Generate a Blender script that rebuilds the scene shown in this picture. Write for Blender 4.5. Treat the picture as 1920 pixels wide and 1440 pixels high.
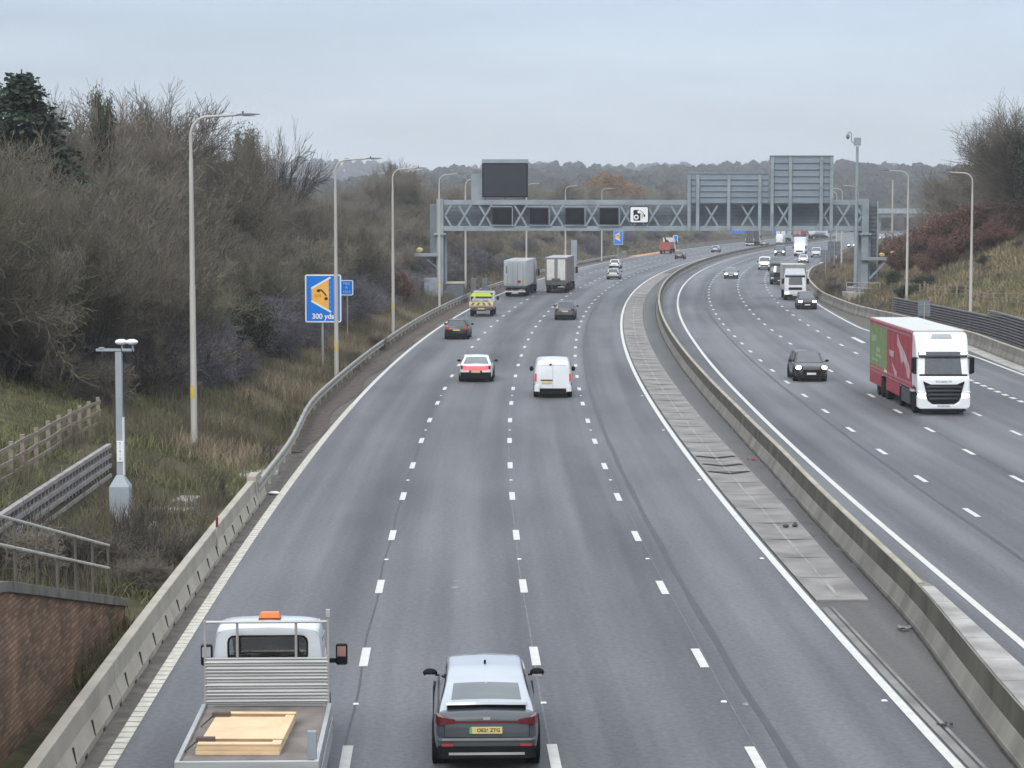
import bpy, math, random
import numpy as np
from mathutils import Vector, Matrix

for _o in list(bpy.data.objects):
    bpy.data.objects.remove(_o)
S = bpy.context.scene
COL = S.collection
R = math.radians
PI = math.pi

# ------------------------------------------------------------------ camera
CAM_H = 9.83
cam_d = bpy.data.cameras.new('camera')
cam_d.sensor_width = 36.0
cam_d.lens = 4130.0 / 1920.0 * 36.0
cam_d.clip_start = 0.5
cam_d.clip_end = 9000
cam = bpy.data.objects.new('camera', cam_d)
cam.location = (0, 0, CAM_H)
cam.rotation_euler = (R(90) - math.atan(330.0 / 4130.0), 0, 0)
COL.objects.link(cam)
S.camera = cam

# ------------------------------------------------------------------ sky, sun, exposure
SUN_EL, SUN_ROT = R(38), R(200)
W = bpy.data.worlds.new('World')
S.world = W
W.use_nodes = True
nt = W.node_tree
nt.nodes.clear()
def N(tree, typ, **kw):
    n = tree.nodes.new(typ)
    for k, v in kw.items():
        setattr(n, k, v)
    return n
out = N(nt, 'ShaderNodeOutputWorld')
bg = N(nt, 'ShaderNodeBackground')
bg.inputs['Strength'].default_value = 0.12
sky = N(nt, 'ShaderNodeTexSky', sky_type='NISHITA')
sky.sun_disc = False
sky.sun_elevation = SUN_EL
sky.sun_rotation = SUN_ROT
sky.air_density = 1.0
sky.dust_density = 3.0
tc = N(nt, 'ShaderNodeTexCoord')
sep = N(nt, 'ShaderNodeSeparateXYZ')
nt.links.new(tc.outputs['Generated'], sep.inputs[0])
# overcast deck: brightens towards the zenith as a covered sky does
grad = N(nt, 'ShaderNodeValToRGB')
cr = grad.color_ramp
cr.elements[0].position = 0.0
cr.elements[0].color = (4.75, 5.08, 5.38, 1)
cr.elements[1].position = 1.0
cr.elements[1].color = (11.0, 11.6, 12.4, 1)
for p, c in ((0.035, (4.40, 4.92, 5.48)), (0.075, (3.85, 4.55, 5.40)), (0.125, (3.05, 3.85, 5.15)), (0.2, (3.5, 4.2, 5.2)), (0.45, (6.6, 7.1, 7.8))):
    e = cr.elements.new(p)
    e.color = (*c, 1)
nt.links.new(sep.outputs['Z'], grad.inputs[0])
mp = N(nt, 'ShaderNodeMapping')
mp.inputs['Scale'].default_value = (2.6, 2.6, 17.0)
nz = N(nt, 'ShaderNodeTexNoise')
nz.inputs['Scale'].default_value = 1.7
nz.inputs['Detail'].default_value = 5
nz.inputs['Roughness'].default_value = 0.55
nt.links.new(tc.outputs['Generated'], mp.inputs[0])
nt.links.new(mp.outputs[0], nz.inputs['Vector'])
mr = N(nt, 'ShaderNodeMapRange')
mr.inputs['From Min'].default_value = 0.3
mr.inputs['From Max'].default_value = 0.7
mr.inputs['To Min'].default_value = 0.86
mr.inputs['To Max'].default_value = 1.10
nt.links.new(nz.outputs['Fac'], mr.inputs['Value'])
mul = N(nt, 'ShaderNodeVectorMath', operation='SCALE')
nt.links.new(grad.outputs['Color'], mul.inputs[0])
nt.links.new(mr.outputs['Result'], mul.inputs['Scale'])
mix = N(nt, 'ShaderNodeMix', data_type='RGBA')
mix.inputs[0].default_value = 0.92
nt.links.new(sky.outputs['Color'], mix.inputs[6])
nt.links.new(mul.outputs[0], mix.inputs[7])
nt.links.new(mix.outputs[2], bg.inputs['Color'])
nt.links.new(bg.outputs[0], out.inputs[0])

sun_d = bpy.data.lights.new('sun', 'SUN')
sun_d.energy = 1.2
sun_d.angle = R(25)
sun_d.color = (1.0, 0.97, 0.92)
sun = bpy.data.objects.new('sun', sun_d)
# Nishita: rotation 0 puts the sun on +Y, turning clockwise seen from above
_sd = Vector((math.sin(SUN_ROT) * math.cos(SUN_EL), math.cos(SUN_ROT) * math.cos(SUN_EL), math.sin(SUN_EL)))
sun.rotation_euler = _sd.to_track_quat('Z', 'Y').to_euler()
sun.location = (0, 0, 80)
COL.objects.link(sun)

S.view_settings.view_transform = 'Standard'
S.view_settings.look = 'None'
S.view_settings.gamma = 1.0
S.view_settings.use_curve_mapping = False
S.view_settings.exposure = 0.42
S.render.engine = 'CYCLES'
S.cycles.use_denoising = True
S.cycles.use_adaptive_sampling = True
S.cycles.adaptive_threshold = 0.02
S.cycles.max_bounces = 6
S.cycles.diffuse_bounces = 3
S.cycles.glossy_bounces = 3
S.cycles.transmission_bounces = 4
S.cycles.transparent_max_bounces = 6
S.cycles.volume_bounces = 0
S.cycles.caustics_reflective = False
S.cycles.caustics_refractive = False

HAZE = 0.00029
rnd = random.Random(7)
nrs = np.random.RandomState(11)

# ------------------------------------------------------------------ materials
MATS = {}
def M(name, col, rough=0.6, metal=0.0, var=0.12, scale=2.0, bump=0.0, bscale=20.0, coat=0.0, emit=0.0, ecol=None, col2=None, spec=0.5, stretch=None, detail=4, objvar=0.0):
    if name in MATS:
        return MATS[name]
    m = bpy.data.materials.new(name)
    m.use_nodes = True
    t = m.node_tree
    b = t.nodes['Principled BSDF']
    b.inputs['Roughness'].default_value = rough
    b.inputs['Metallic'].default_value = metal
    b.inputs['Specular IOR Level'].default_value = spec
    if coat:
        b.inputs['Coat Weight'].default_value = coat
        b.inputs['Coat Roughness'].default_value = 0.06
    cd = N(t, 'ShaderNodeTexCoord')
    vec = cd.outputs['Object']
    if stretch:
        mpn = N(t, 'ShaderNodeMapping')
        mpn.inputs['Scale'].default_value = stretch
        t.links.new(vec, mpn.inputs[0])
        vec = mpn.outputs[0]
    c1 = [max(0, c * (1 - var)) for c in col]
    c2 = list(col2) if col2 else [min(1, c * (1 + var)) for c in col]
    nzn = N(t, 'ShaderNodeTexNoise')
    nzn.inputs['Scale'].default_value = scale
    nzn.inputs['Detail'].default_value = detail
    t.links.new(vec, nzn.inputs['Vector'])
    rp = N(t, 'ShaderNodeValToRGB')
    rp.color_ramp.elements[0].position = 0.32
    rp.color_ramp.elements[1].position = 0.68
    rp.color_ramp.elements[0].color = (*c1, 1)
    rp.color_ramp.elements[1].color = (*c2, 1)
    t.links.new(nzn.outputs['Fac'], rp.inputs[0])
    colout = rp.outputs[0]
    if objvar:
        oi = N(t, 'ShaderNodeObjectInfo'); mrn = N(t, 'ShaderNodeMapRange')
        mrn.inputs['To Min'].default_value = 1 - objvar; mrn.inputs['To Max'].default_value = 1 + objvar
        sc_ = N(t, 'ShaderNodeVectorMath', operation='SCALE')
        t.links.new(oi.outputs['Random'], mrn.inputs['Value']); t.links.new(colout, sc_.inputs[0]); t.links.new(mrn.outputs[0], sc_.inputs['Scale'])
        colout = sc_.outputs[0]
    t.links.new(colout, b.inputs['Base Color'])
    if bump:
        n2 = N(t, 'ShaderNodeTexNoise')
        n2.inputs['Scale'].default_value = bscale
        n2.inputs['Detail'].default_value = 3
        t.links.new(vec, n2.inputs['Vector'])
        bp = N(t, 'ShaderNodeBump')
        bp.inputs['Strength'].default_value = bump
        bp.inputs['Distance'].default_value = 0.02
        t.links.new(n2.outputs['Fac'], bp.inputs['Height'])
        t.links.new(bp.outputs[0], b.inputs['Normal'])
    if emit:
        b.inputs['Emission Color'].default_value = (*(ecol or col), 1)
        b.inputs['Emission Strength'].default_value = emit
    MATS[name] = m
    return m

def road_material(name, base, dark, light):
    """worn asphalt: aggregate grain, streaks along the lanes (UV: u across in metres, v along)"""
    m = bpy.data.materials.new(name)
    m.use_nodes = True
    t = m.node_tree
    b = t.nodes['Principled BSDF']
    b.inputs['Roughness'].default_value = 0.62
    b.inputs['Specular IOR Level'].default_value = 0.42
    uv = N(t, 'ShaderNodeTexCoord')
    m1 = N(t, 'ShaderNodeMapping'); m1.inputs['Scale'].default_value = (0.62, 0.010, 1)
    n1 = N(t, 'ShaderNodeTexNoise'); n1.inputs['Scale'].default_value = 1.0; n1.inputs['Detail'].default_value = 4
    m2 = N(t, 'ShaderNodeMapping'); m2.inputs['Scale'].default_value = (0.25, 0.06, 1)
    n2 = N(t, 'ShaderNodeTexNoise'); n2.inputs['Scale'].default_value = 1.0; n2.inputs['Detail'].default_value = 6
    n3 = N(t, 'ShaderNodeTexNoise'); n3.inputs['Scale'].default_value = 7.5; n3.inputs['Detail'].default_value = 3
    n4 = N(t, 'ShaderNodeTexNoise'); n4.inputs['Scale'].default_value = 22.0; n4.inputs['Detail'].default_value = 2
    for mm, nn in ((m1, n1), (m2, n2)):
        t.links.new(uv.outputs['UV'], mm.inputs[0]); t.links.new(mm.outputs[0], nn.inputs['Vector'])
    t.links.new(uv.outputs['UV'], n3.inputs['Vector']); t.links.new(uv.outputs['UV'], n4.inputs['Vector'])
    a1 = N(t, 'ShaderNodeMath', operation='MULTIPLY_ADD'); a1.inputs[1].default_value = 1.9
    t.links.new(n1.outputs['Fac'], a1.inputs[0]); 
    s2 = N(t, 'ShaderNodeMath', operation='MULTIPLY'); s2.inputs[1].default_value = 0.9
    t.links.new(n2.outputs['Fac'], s2.inputs[0]); t.links.new(s2.outputs[0], a1.inputs[2])
    a2 = N(t, 'ShaderNodeMath', operation='MULTIPLY_ADD'); a2.inputs[1].default_value = 0.8
    t.links.new(n3.outputs['Fac'], a2.inputs[0]); t.links.new(a1.outputs[0], a2.inputs[2])
    a3 = N(t, 'ShaderNodeMath', operation='MULTIPLY_ADD'); a3.inputs[1].default_value = 0.5
    t.links.new(n4.outputs['Fac'], a3.inputs[0]); t.links.new(a2.outputs[0], a3.inputs[2])
    mrg = N(t, 'ShaderNodeMapRange')
    mrg.inputs['From Min'].default_value = 1.62; mrg.inputs['From Max'].default_value = 2.48
    t.links.new(a3.outputs[0], mrg.inputs['Value'])
    rp = N(t, 'ShaderNodeValToRGB')
    rp.color_ramp.elements[0].color = (*dark, 1); rp.color_ramp.elements[1].color = (*light, 1)
    e = rp.color_ramp.elements.new(0.5); e.color = (*base, 1)
    t.links.new(mrg.outputs[0], rp.inputs[0]); t.links.new(rp.outputs[0], b.inputs['Base Color'])
    bp = N(t, 'ShaderNodeBump'); bp.inputs['Strength'].default_value = 0.35; bp.inputs['Distance'].default_value = 0.01
    t.links.new(n4.outputs['Fac'], bp.inputs['Height']); t.links.new(bp.outputs[0], b.inputs['Normal'])
    return m

def ground_material():
    m = bpy.data.materials.new('bank_soil_and_grass')
    m.use_nodes = True
    t = m.node_tree
    b = t.nodes['Principled BSDF']; b.inputs['Roughness'].default_value = 0.95; b.inputs['Specular IOR Level'].default_value = 0.1
    cd = N(t, 'ShaderNodeTexCoord')
    n1 = N(t, 'ShaderNodeTexNoise'); n1.inputs['Scale'].default_value = 0.16; n1.inputs['Detail'].default_value = 6
    n2 = N(t, 'ShaderNodeTexNoise'); n2.inputs['Scale'].default_value = 1.3; n2.inputs['Detail'].default_value = 5
    t.links.new(cd.outputs['Object'], n1.inputs['Vector']); t.links.new(cd.outputs['Object'], n2.inputs['Vector'])
    r1 = N(t, 'ShaderNodeValToRGB')
    els = r1.color_ramp.elements
    els[0].position = 0.30; els[0].color = (0.055, 0.047, 0.037, 1)
    els[1].position = 0.72; els[1].color = (0.165, 0.138, 0.09, 1)
    e = els.new(0.5); e.color = (0.095, 0.094, 0.052, 1)
    t.links.new(n1.outputs['Fac'], r1.inputs[0])
    mx = N(t, 'ShaderNodeMix', data_type='RGBA', blend_type='MULTIPLY'); mx.inputs[0].default_value = 0.75
    r2 = N(t, 'ShaderNodeValToRGB')
    r2.color_ramp.elements[0].position = 0.3; r2.color_ramp.elements[0].color = (0.45, 0.45, 0.45, 1)
    r2.color_ramp.elements[1].position = 0.7; r2.color_ramp.elements[1].color = (1.3, 1.25, 1.15, 1)
    t.links.new(n2.outputs['Fac'], r2.inputs[0])
    t.links.new(r1.outputs[0], mx.inputs[6]); t.links.new(r2.outputs[0], mx.inputs[7]); t.links.new(mx.outputs[2], b.inputs['Base Color'])
    bp = N(t, 'ShaderNodeBump'); bp.inputs['Strength'].default_value = 0.8; bp.inputs['Distance'].default_value = 0.3
    t.links.new(n2.outputs['Fac'], bp.inputs['Height']); t.links.new(bp.outputs[0], b.inputs['Normal'])
    return m

def brick_material():
    m = bpy.data.materials.new('weathered_red_brick')
    m.use_nodes = True
    t = m.node_tree
    b = t.nodes['Principled BSDF']; b.inputs['Roughness'].default_value = 0.9; b.inputs['Specular IOR Level'].default_value = 0.2
    uv = N(t, 'ShaderNodeTexCoord')
    br = N(t, 'ShaderNodeTexBrick')
    br.inputs['Scale'].default_value = 1.0
    br.inputs['Color1'].default_value = (0.195, 0.118, 0.078, 1)
    br.inputs['Color2'].default_value = (0.345, 0.232, 0.160, 1)
    br.inputs['Mortar'].default_value = (0.16, 0.13, 0.11, 1)
    br.inputs['Mortar Size'].default_value = 0.013
    br.inputs['Brick Width'].default_value = 0.34
    br.inputs['Row Height'].default_value = 0.10
    t.links.new(uv.outputs['UV'], br.inputs['Vector'])
    n = N(t, 'ShaderNodeTexNoise'); n.inputs['Scale'].default_value = 0.9; n.inputs['Detail'].default_value = 5
    t.links.new(uv.outputs['UV'], n.inputs['Vector'])
    rp = N(t, 'ShaderNodeValToRGB')
    rp.color_ramp.elements[0].position = 0.32; rp.color_ramp.elements[0].color = (0.55, 0.55, 0.56, 1)
    rp.color_ramp.elements[1].position = 0.65; rp.color_ramp.elements[1].color = (1.15, 1.08, 1.02, 1)
    t.links.new(n.outputs['Fac'], rp.inputs[0])
    mx = N(t, 'ShaderNodeMix', data_type='RGBA', blend_type='MULTIPLY'); mx.inputs[0].default_value = 1.0
    t.links.new(br.outputs['Color'], mx.inputs[6]); t.links.new(rp.outputs[0], mx.inputs[7]); t.links.new(mx.outputs[2], b.inputs['Base Color'])
    bp = N(t, 'ShaderNodeBump'); bp.inputs['Strength'].default_value = 0.9; bp.inputs['Distance'].default_value = 0.02; bp.invert = True
    t.links.new(br.outputs['Fac'], bp.inputs['Height']); t.links.new(bp.outputs[0], b.inputs['Normal'])
    return m

ASPH = road_material('worn_grey_asphalt', (0.112, 0.115, 0.124), (0.056, 0.058, 0.064), (0.176, 0.179, 0.190))
ASPH2 = road_material('old_dark_asphalt', (0.088, 0.084, 0.081), (0.052, 0.051, 0.050), (0.135, 0.128, 0.122))
PAINT = M('road_marking_paint', (0.62, 0.61, 0.575), 0.6, var=0.09, scale=3.0, bump=0.2)
OLDPAINT = M('worn_edge_line_paint', (0.58, 0.55, 0.48), 0.7, var=0.16, scale=4.0, bump=0.3)
TAR = M('bitumen_seam', (0.050, 0.051, 0.055), 0.5, var=0.15, scale=1.0)
CONC = M('precast_concrete', (0.40, 0.365, 0.305), 0.85, var=0.14, scale=1.1, bump=0.4, bscale=14)
CONC_OLD = M('stained_barrier_concrete', (0.212, 0.20, 0.175), 0.88, var=0.28, scale=0.8, bump=0.4, bscale=14, stretch=(1, 1, 0.35))
CONC_TOP = M('pale_slab_concrete', (0.36, 0.345, 0.325), 0.85, var=0.3, scale=0.9, bump=0.3, bscale=14)
CHANNEL = M('drain_channel_concrete', (0.228, 0.216, 0.205), 0.85, var=0.3, scale=0.7, bump=0.3, bscale=12)
DIRT = M('dirty_verge_grit', (0.115, 0.102, 0.09), 0.95, var=0.35, scale=2.2, bump=0.8, bscale=9)
LITTER_SOIL = M('leaf_litter', (0.085, 0.068, 0.054), 0.95, var=0.45, scale=3.5, bump=0.9, bscale=7)
GALV = M('galvanised_steel', (0.37, 0.355, 0.325), 0.6, metal=0.15, var=0.14, scale=1.5, bump=0.1)
GALV_COL = M('weathered_lamp_steel', (0.46, 0.44, 0.40), 0.6, metal=0.1, var=0.12, scale=1.2, stretch=(1, 1, 0.15))
STEEL_GREY = M('pale_grey_painted_steel', (0.275, 0.318, 0.345), 0.5, var=0.16, scale=0.7)
STEEL_PANEL = M('grey_cladding_panel', (0.165, 0.19, 0.21), 0.55, var=0.18, scale=0.8)
STEEL_DK = M('dark_blue_grey_steel', (0.13, 0.15, 0.17), 0.55, var=0.15)
BLACK = M('black_plastic', (0.009, 0.009, 0.011), 0.6, var=0.2, spec=0.18)
SCREEN = M('unlit_sign_face', (0.012, 0.015, 0.023), 0.6, var=0.15, scale=4, spec=0.2)
RUBBER = M('tyre_rubber', (0.014, 0.014, 0.015), 0.85, var=0.2, spec=0.15)
RIM = M('grey_alloy_rim', (0.28, 0.28, 0.29), 0.4, metal=0.6, var=0.1)
GLASS = M('car_window_glass', (0.03, 0.038, 0.042), 0.06, var=0.1, spec=0.9, coat=1.0)
GLASS2 = M('pale_rear_glass', (0.095, 0.115, 0.122), 0.08, var=0.08, spec=0.9, coat=1.0)
WHITE = M('white_vehicle_paint', (0.82, 0.845, 0.87), 0.35, var=0.04, coat=0.6)
OFFWHITE = M('dirty_white_panel', (0.66, 0.655, 0.63), 0.5, var=0.12, scale=0.9)
PLATE_Y = M('yellow_number_plate', (0.70, 0.57, 0.24), 0.45, var=0.05)
PLATE_W = M('white_number_plate', (0.72, 0.72, 0.70), 0.45, var=0.05)
GREENTAB = M('green_plate_flash', (0.10, 0.48, 0.16), 0.45, var=0.05)
RED_LENS = M('red_lamp_lens', (0.11, 0.004, 0.008), 0.25, var=0.1, coat=0.8)
RED_LIT = M('lit_red_lamp', (0.9, 0.10, 0.11), 0.3, emit=0.62, ecol=(1.0, 0.16, 0.20))
RED_SOFT = M('soft_lit_red_lamp', (0.6, 0.05, 0.05), 0.3, emit=0.22, ecol=(1.0, 0.12, 0.10))
HEAD_LIT = M('lit_headlamp', (0.95, 0.95, 0.92), 0.3, emit=5.0, ecol=(1.0, 0.97, 0.90))
HEAD_WARM = M('lit_warm_headlamp', (0.95, 0.9, 0.7), 0.3, emit=2.0, ecol=(1.0, 0.88, 0.60))
HEAD_OFF = M('clear_headlamp', (0.42, 0.43, 0.45), 0.15, coat=1.0)
AMBER = M('amber_beacon', (0.75, 0.19, 0.02), 0.3, var=0.1, coat=0.7)
CHROME = M('satin_silver_trim', (0.55, 0.55, 0.52), 0.35, metal=0.5)
ALU = M('bare_aluminium', (0.47, 0.48, 0.475), 0.5, metal=0.45, var=0.12, scale=1.5, stretch=(0.4, 1, 6))
PLYDECK = M('worn_plywood_deck', (0.20, 0.172, 0.155), 0.85, var=0.22, scale=2.0, bump=0.2)
WOOD = M('fresh_pine_board', (0.74, 0.55, 0.335), 0.65, var=0.10, scale=2.5, bump=0.1)
WOOD_EDGE = M('pine_board_edge', (0.66, 0.47, 0.27), 0.7, var=0.14, scale=2.0)
FENCE_W = M('weathered_fence_timber', (0.25, 0.212, 0.165), 0.9, var=0.25, scale=4.0, bump=0.3)
CRIB = M('crib_wall_concrete', (0.32, 0.295, 0.285), 0.9, var=0.18, scale=1.5, bump=0.3)
CRIB_DK = M('dark_crib_wall_concrete', (0.17, 0.165, 0.17), 0.9, var=0.2, scale=1.5)
SOIL_DK = M('dark_soil', (0.035, 0.03, 0.026), 0.95, var=0.3)
SIGNBLUE = M('blue_sign_sheet', (0.0, 0.20, 0.72), 0.45, var=0.04)
SIGNWHITE = M('white_sign_sheet', (0.85, 0.87, 0.88), 0.45, var=0.03)
SIGNORANGE = M('orange_sign_sheet', (0.95, 0.50, 0.09), 0.45, var=0.05)
SIGNBROWN = M('dark_sign_print', (0.09, 0.012, 0.006), 0.5, var=0.05)
SIGNTAN = M('tan_sign_print', (0.62, 0.24, 0.02), 0.5, var=0.05)
YELLOW = M('yellow_plastic', (0.74, 0.55, 0.05), 0.4, var=0.08)
HIVIS = M('fluorescent_yellow', (0.60, 0.72, 0.05), 0.45, var=0.1)
CREAM = M('pale_yellow_board', (0.72, 0.64, 0.33), 0.5, var=0.1)
ORANGE_SURF = M('orange_lay_by_surface', (0.70, 0.32, 0.10), 0.8, var=0.12, scale=0.8)
BRICK = brick_material()
GROUND = ground_material()
TWIG_BROWN = M('brown_twigs', (0.192, 0.168, 0.136), 0.9, var=0.30, scale=0.5, spec=0.1, objvar=0.32)
TWIG_OLIVE = M('olive_grey_twigs', (0.190, 0.175, 0.130), 0.9, var=0.30, scale=0.5, spec=0.1, objvar=0.32)
TWIG_GREY = M('blue_grey_twigs', (0.148, 0.138, 0.152), 0.9, var=0.28, scale=0.6, spec=0.1, objvar=0.32)
TWIG_DK = M('dark_bark', (0.085, 0.076, 0.066), 0.9, var=0.3, scale=1.5, spec=0.1)
TWIG_RED = M('red_brown_leaves', (0.185, 0.105, 0.080), 0.9, var=0.3, scale=0.7, spec=0.1, objvar=0.32)
TWIG_OCHRE = M('ochre_willow_twigs', (0.26, 0.16, 0.072), 0.9, var=0.25, scale=0.7, spec=0.1)
NEEDLE = M('dark_conifer_needles', (0.052, 0.070, 0.050), 0.85, var=0.35, scale=1.2, spec=0.1)
IVY = M('dark_ivy_leaves', (0.066, 0.074, 0.042), 0.7, var=0.35, scale=1.5, spec=0.2, objvar=0.32)
GRASS_G = M('olive_grass', (0.178, 0.178, 0.090), 0.9, var=0.35, scale=0.5, spec=0.1)
GRASS_S = M('straw_grass', (0.275, 0.222, 0.138), 0.9, var=0.3, scale=0.4, spec=0.1)
GRASS_B = M('brown_dead_stalks', (0.155, 0.132, 0.10), 0.9, var=0.35, scale=0.5, spec=0.1)
REED = M('pale_seed_heads', (0.33, 0.27, 0.19), 0.9, var=0.25, scale=0.8, spec=0.1)

# ------------------------------------------------------------------ mesh helpers
def tag(o, label=None, cat=None, group=None, kind=None):
    if label: o['label'] = label
    if cat: o['category'] = cat
    if group: o['group'] = group
    if kind: o['kind'] = kind
    return o

def thing(name, label, cat, loc=(0, 0, 0), rotz=0.0, group=None):
    o = bpy.data.objects.new(name, None)
    o.empty_display_size = 0.2
    o.location = loc
    o.rotation_euler = (0, 0, rotz)
    COL.objects.link(o)
    return tag(o, label, cat, group)

def link(name, me, mat=None, parent=None, loc=None, rot=None):
    if mat is not None and len(me.materials) == 0:
        me.materials.append(mat)
    o = bpy.data.objects.new(name, me)
    if parent: o.parent = parent
    if loc is not None: o.location = loc
    if rot is not None: o.rotation_euler = rot
    COL.objects.link(o)
    return o

def np_mesh(name, V, F):
    """V (n,3), F (m,k) all faces with k corners"""
    V = np.asarray(V, dtype=np.float32); F = np.asarray(F, dtype=np.int32)
    me = bpy.data.meshes.new(name)
    k = F.shape[1]
    me.vertices.add(len(V)); me.vertices.foreach_set('co', V.ravel())
    me.loops.add(F.size); me.loops.foreach_set('vertex_index', F.ravel())
    me.polygons.add(len(F)); me.polygons.foreach_set('loop_start', np.arange(len(F), dtype=np.int32) * k)
    me.polygons.foreach_set('loop_total', np.full(len(F), k, dtype=np.int32))
    me.update(calc_edges=True)
    return me

class MB:
    def __init__(s):
        s.v = []; s.f = []
    def add(s, vs, fs):
        n = len(s.v); s.v += [tuple(p) for p in vs]; s.f += [tuple(i + n for i in f) for f in fs]
        return s
    def box(s, x0, x1, y0, y1, z0, z1):
        return s.add([(x0,y0,z0),(x1,y0,z0),(x1,y1,z0),(x0,y1,z0),(x0,y0,z1),(x1,y0,z1),(x1,y1,z1),(x0,y1,z1)],
                     [(0,3,2,1),(4,5,6,7),(0,1,5,4),(1,2,6,5),(2,3,7,6),(3,0,4,7)])
    def hexa(s, b, t):
        """bottom quad and top quad, both counter-clockwise seen from above"""
        return s.add(list(b) + list(t), [(0,3,2,1),(4,5,6,7),(0,1,5,4),(1,2,6,5),(2,3,7,6),(3,0,4,7)])
    def bar(s, p, q, w, h):
        p = Vector(p); q = Vector(q); d = (q - p).normalized()
        up = Vector((0,0,1)) if abs(d.z) < 0.95 else Vector((0,1,0))
        a = d.cross(up).normalized() * (w/2); b = a.cross(d).normalized() * (h/2)
        return s.add([p-a-b, p+a-b, p+a+b, p-a+b, q-a-b, q+a-b, q+a+b, q-a+b],
                     [(0,1,2,3),(7,6,5,4),(0,4,5,1),(1,5,6,2),(2,6,7,3),(3,7,4,0)])
    def tube(s, pts, r, n=8, cap=True):
        pts = [Vector(p) for p in pts]
        rs = r if isinstance(r, (list, tuple)) else [r] * len(pts)
        base = len(s.v); prev = None
        for i, p in enumerate(pts):
            d = (pts[min(i+1, len(pts)-1)] - pts[max(i-1, 0)]).normalized()
            if prev is None:
                up = Vector((0,0,1)) if abs(d.z) < 0.9 else Vector((1,0,0))
                a = d.cross(up).normalized()
            else:
                a = (prev - d * prev.dot(d)).normalized()
            prev = a; b = d.cross(a)
            for k in range(n):
                t = 2*PI*k/n
                s.v.append(tuple(p + (a*math.cos(t) + b*math.sin(t)) * rs[i]))
        for i in range(len(pts)-1):
            for k in range(n):
                k2 = (k+1) % n
                s.f.append((base+i*n+k, base+i*n+k2, base+(i+1)*n+k2, base+(i+1)*n+k))
        if cap:
            s.f.append(tuple(base + k for k in range(n))[::-1])
            s.f.append(tuple(base + (len(pts)-1)*n + k for k in range(n)))
        return s
    def cyl(s, c, axis, r, h, n=16, r2=None):
        c = Vector(c); a = {'x': Vector((1,0,0)), 'y': Vector((0,1,0)), 'z': Vector((0,0,1))}[axis]
        return s.tube([c - a*h/2, c + a*h/2], [r, r2 if r2 is not None else r], n)
    def prism(s, poly, a0, a1, axis='x'):
        """poly of (p,q); axis x: (y,z), axis y: (x,z), axis z: (x,y); extruded a0..a1"""
        n = len(poly)
        def P(a, p):
            return (a, p[0], p[1]) if axis == 'x' else ((p[0], a, p[1]) if axis == 'y' else (p[0], p[1], a))
        return s.add([P(a0, p) for p in poly] + [P(a1, p) for p in poly],
                     [tuple(range(n))[::-1], tuple(range(n, 2*n))] + [(i, (i+1) % n, n+(i+1) % n, n+i) for i in range(n)])
    def loft(s, rows, closed=False, cap=True):
        """rows of equal length point lists"""
        b = len(s.v); m = len(rows[0])
        for r_ in rows: s.v += [tuple(p) for p in r_]
        for i in range(len(rows)-1):
            for k in range(m if closed else m-1):
                k2 = (k+1) % m
                s.f.append((b+i*m+k, b+i*m+k2, b+(i+1)*m+k2, b+(i+1)*m+k))
        if cap:
            s.f.append(tuple(b+k for k in range(m))[::-1]); s.f.append(tuple(b+(len(rows)-1)*m+k for k in range(m)))
        return s
    def ball(s, c, rx, ry, rz, n=10, m=6):
        rows = []
        for i in range(m+1):
            t = -PI/2 + PI*i/m
            rr = max(math.cos(t), 0.02)
            rows.append([(c[0]+rx*rr*math.cos(2*PI*k/n), c[1]+ry*rr*math.sin(2*PI*k/n), c[2]+rz*math.sin(t)) for k in range(n)])
        return s.loft(rows, closed=True)
    def mesh(s, name, smooth=False, angle=38):
        me = bpy.data.meshes.new(name)
        me.from_pydata(s.v, [], s.f)
        me.validate()
        if smooth:
            me.polygons.foreach_set('use_smooth', [True] * len(me.polygons))
            try: me.set_sharp_from_angle(angle=R(angle))
            except Exception: pass
        me.update()
        return me
    def build(s, name, mat, parent=None, smooth=False, bevel=0.0, angle=38):
        o = link(name, s.mesh(name, smooth, angle), mat, parent)
        if bevel:
            md = o.modifiers.new('bevel', 'BEVEL'); md.width = bevel; md.segments = 2; md.limit_method = 'ANGLE'
        return o

def text(name, body, size, mat, parent, loc, rot=(PI/2, 0, 0), ext=0.002, bold=0.0, sx=1.0):
    cu = bpy.data.curves.new(name, 'FONT')
    cu.body = body; cu.size = size; cu.align_x = 'CENTER'; cu.align_y = 'CENTER'; cu.extrude = ext; cu.offset = bold
    o = bpy.data.objects.new(name, cu); o.parent = parent; o.location = loc; o.rotation_euler = rot; o.scale = (sx, 1, 1)
    cu.materials.append(mat)
    COL.objects.link(o)
    bpy.context.view_layer.update()
    me = bpy.data.meshes.new_from_object(o)
    bpy.data.objects.remove(o)
    if len(me.materials) == 0: me.materials.append(mat)
    o = bpy.data.objects.new(name, me); o.parent = parent; o.location = loc; o.rotation_euler = rot; o.scale = (sx, 1, 1)
    COL.objects.link(o)
    return o

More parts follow.
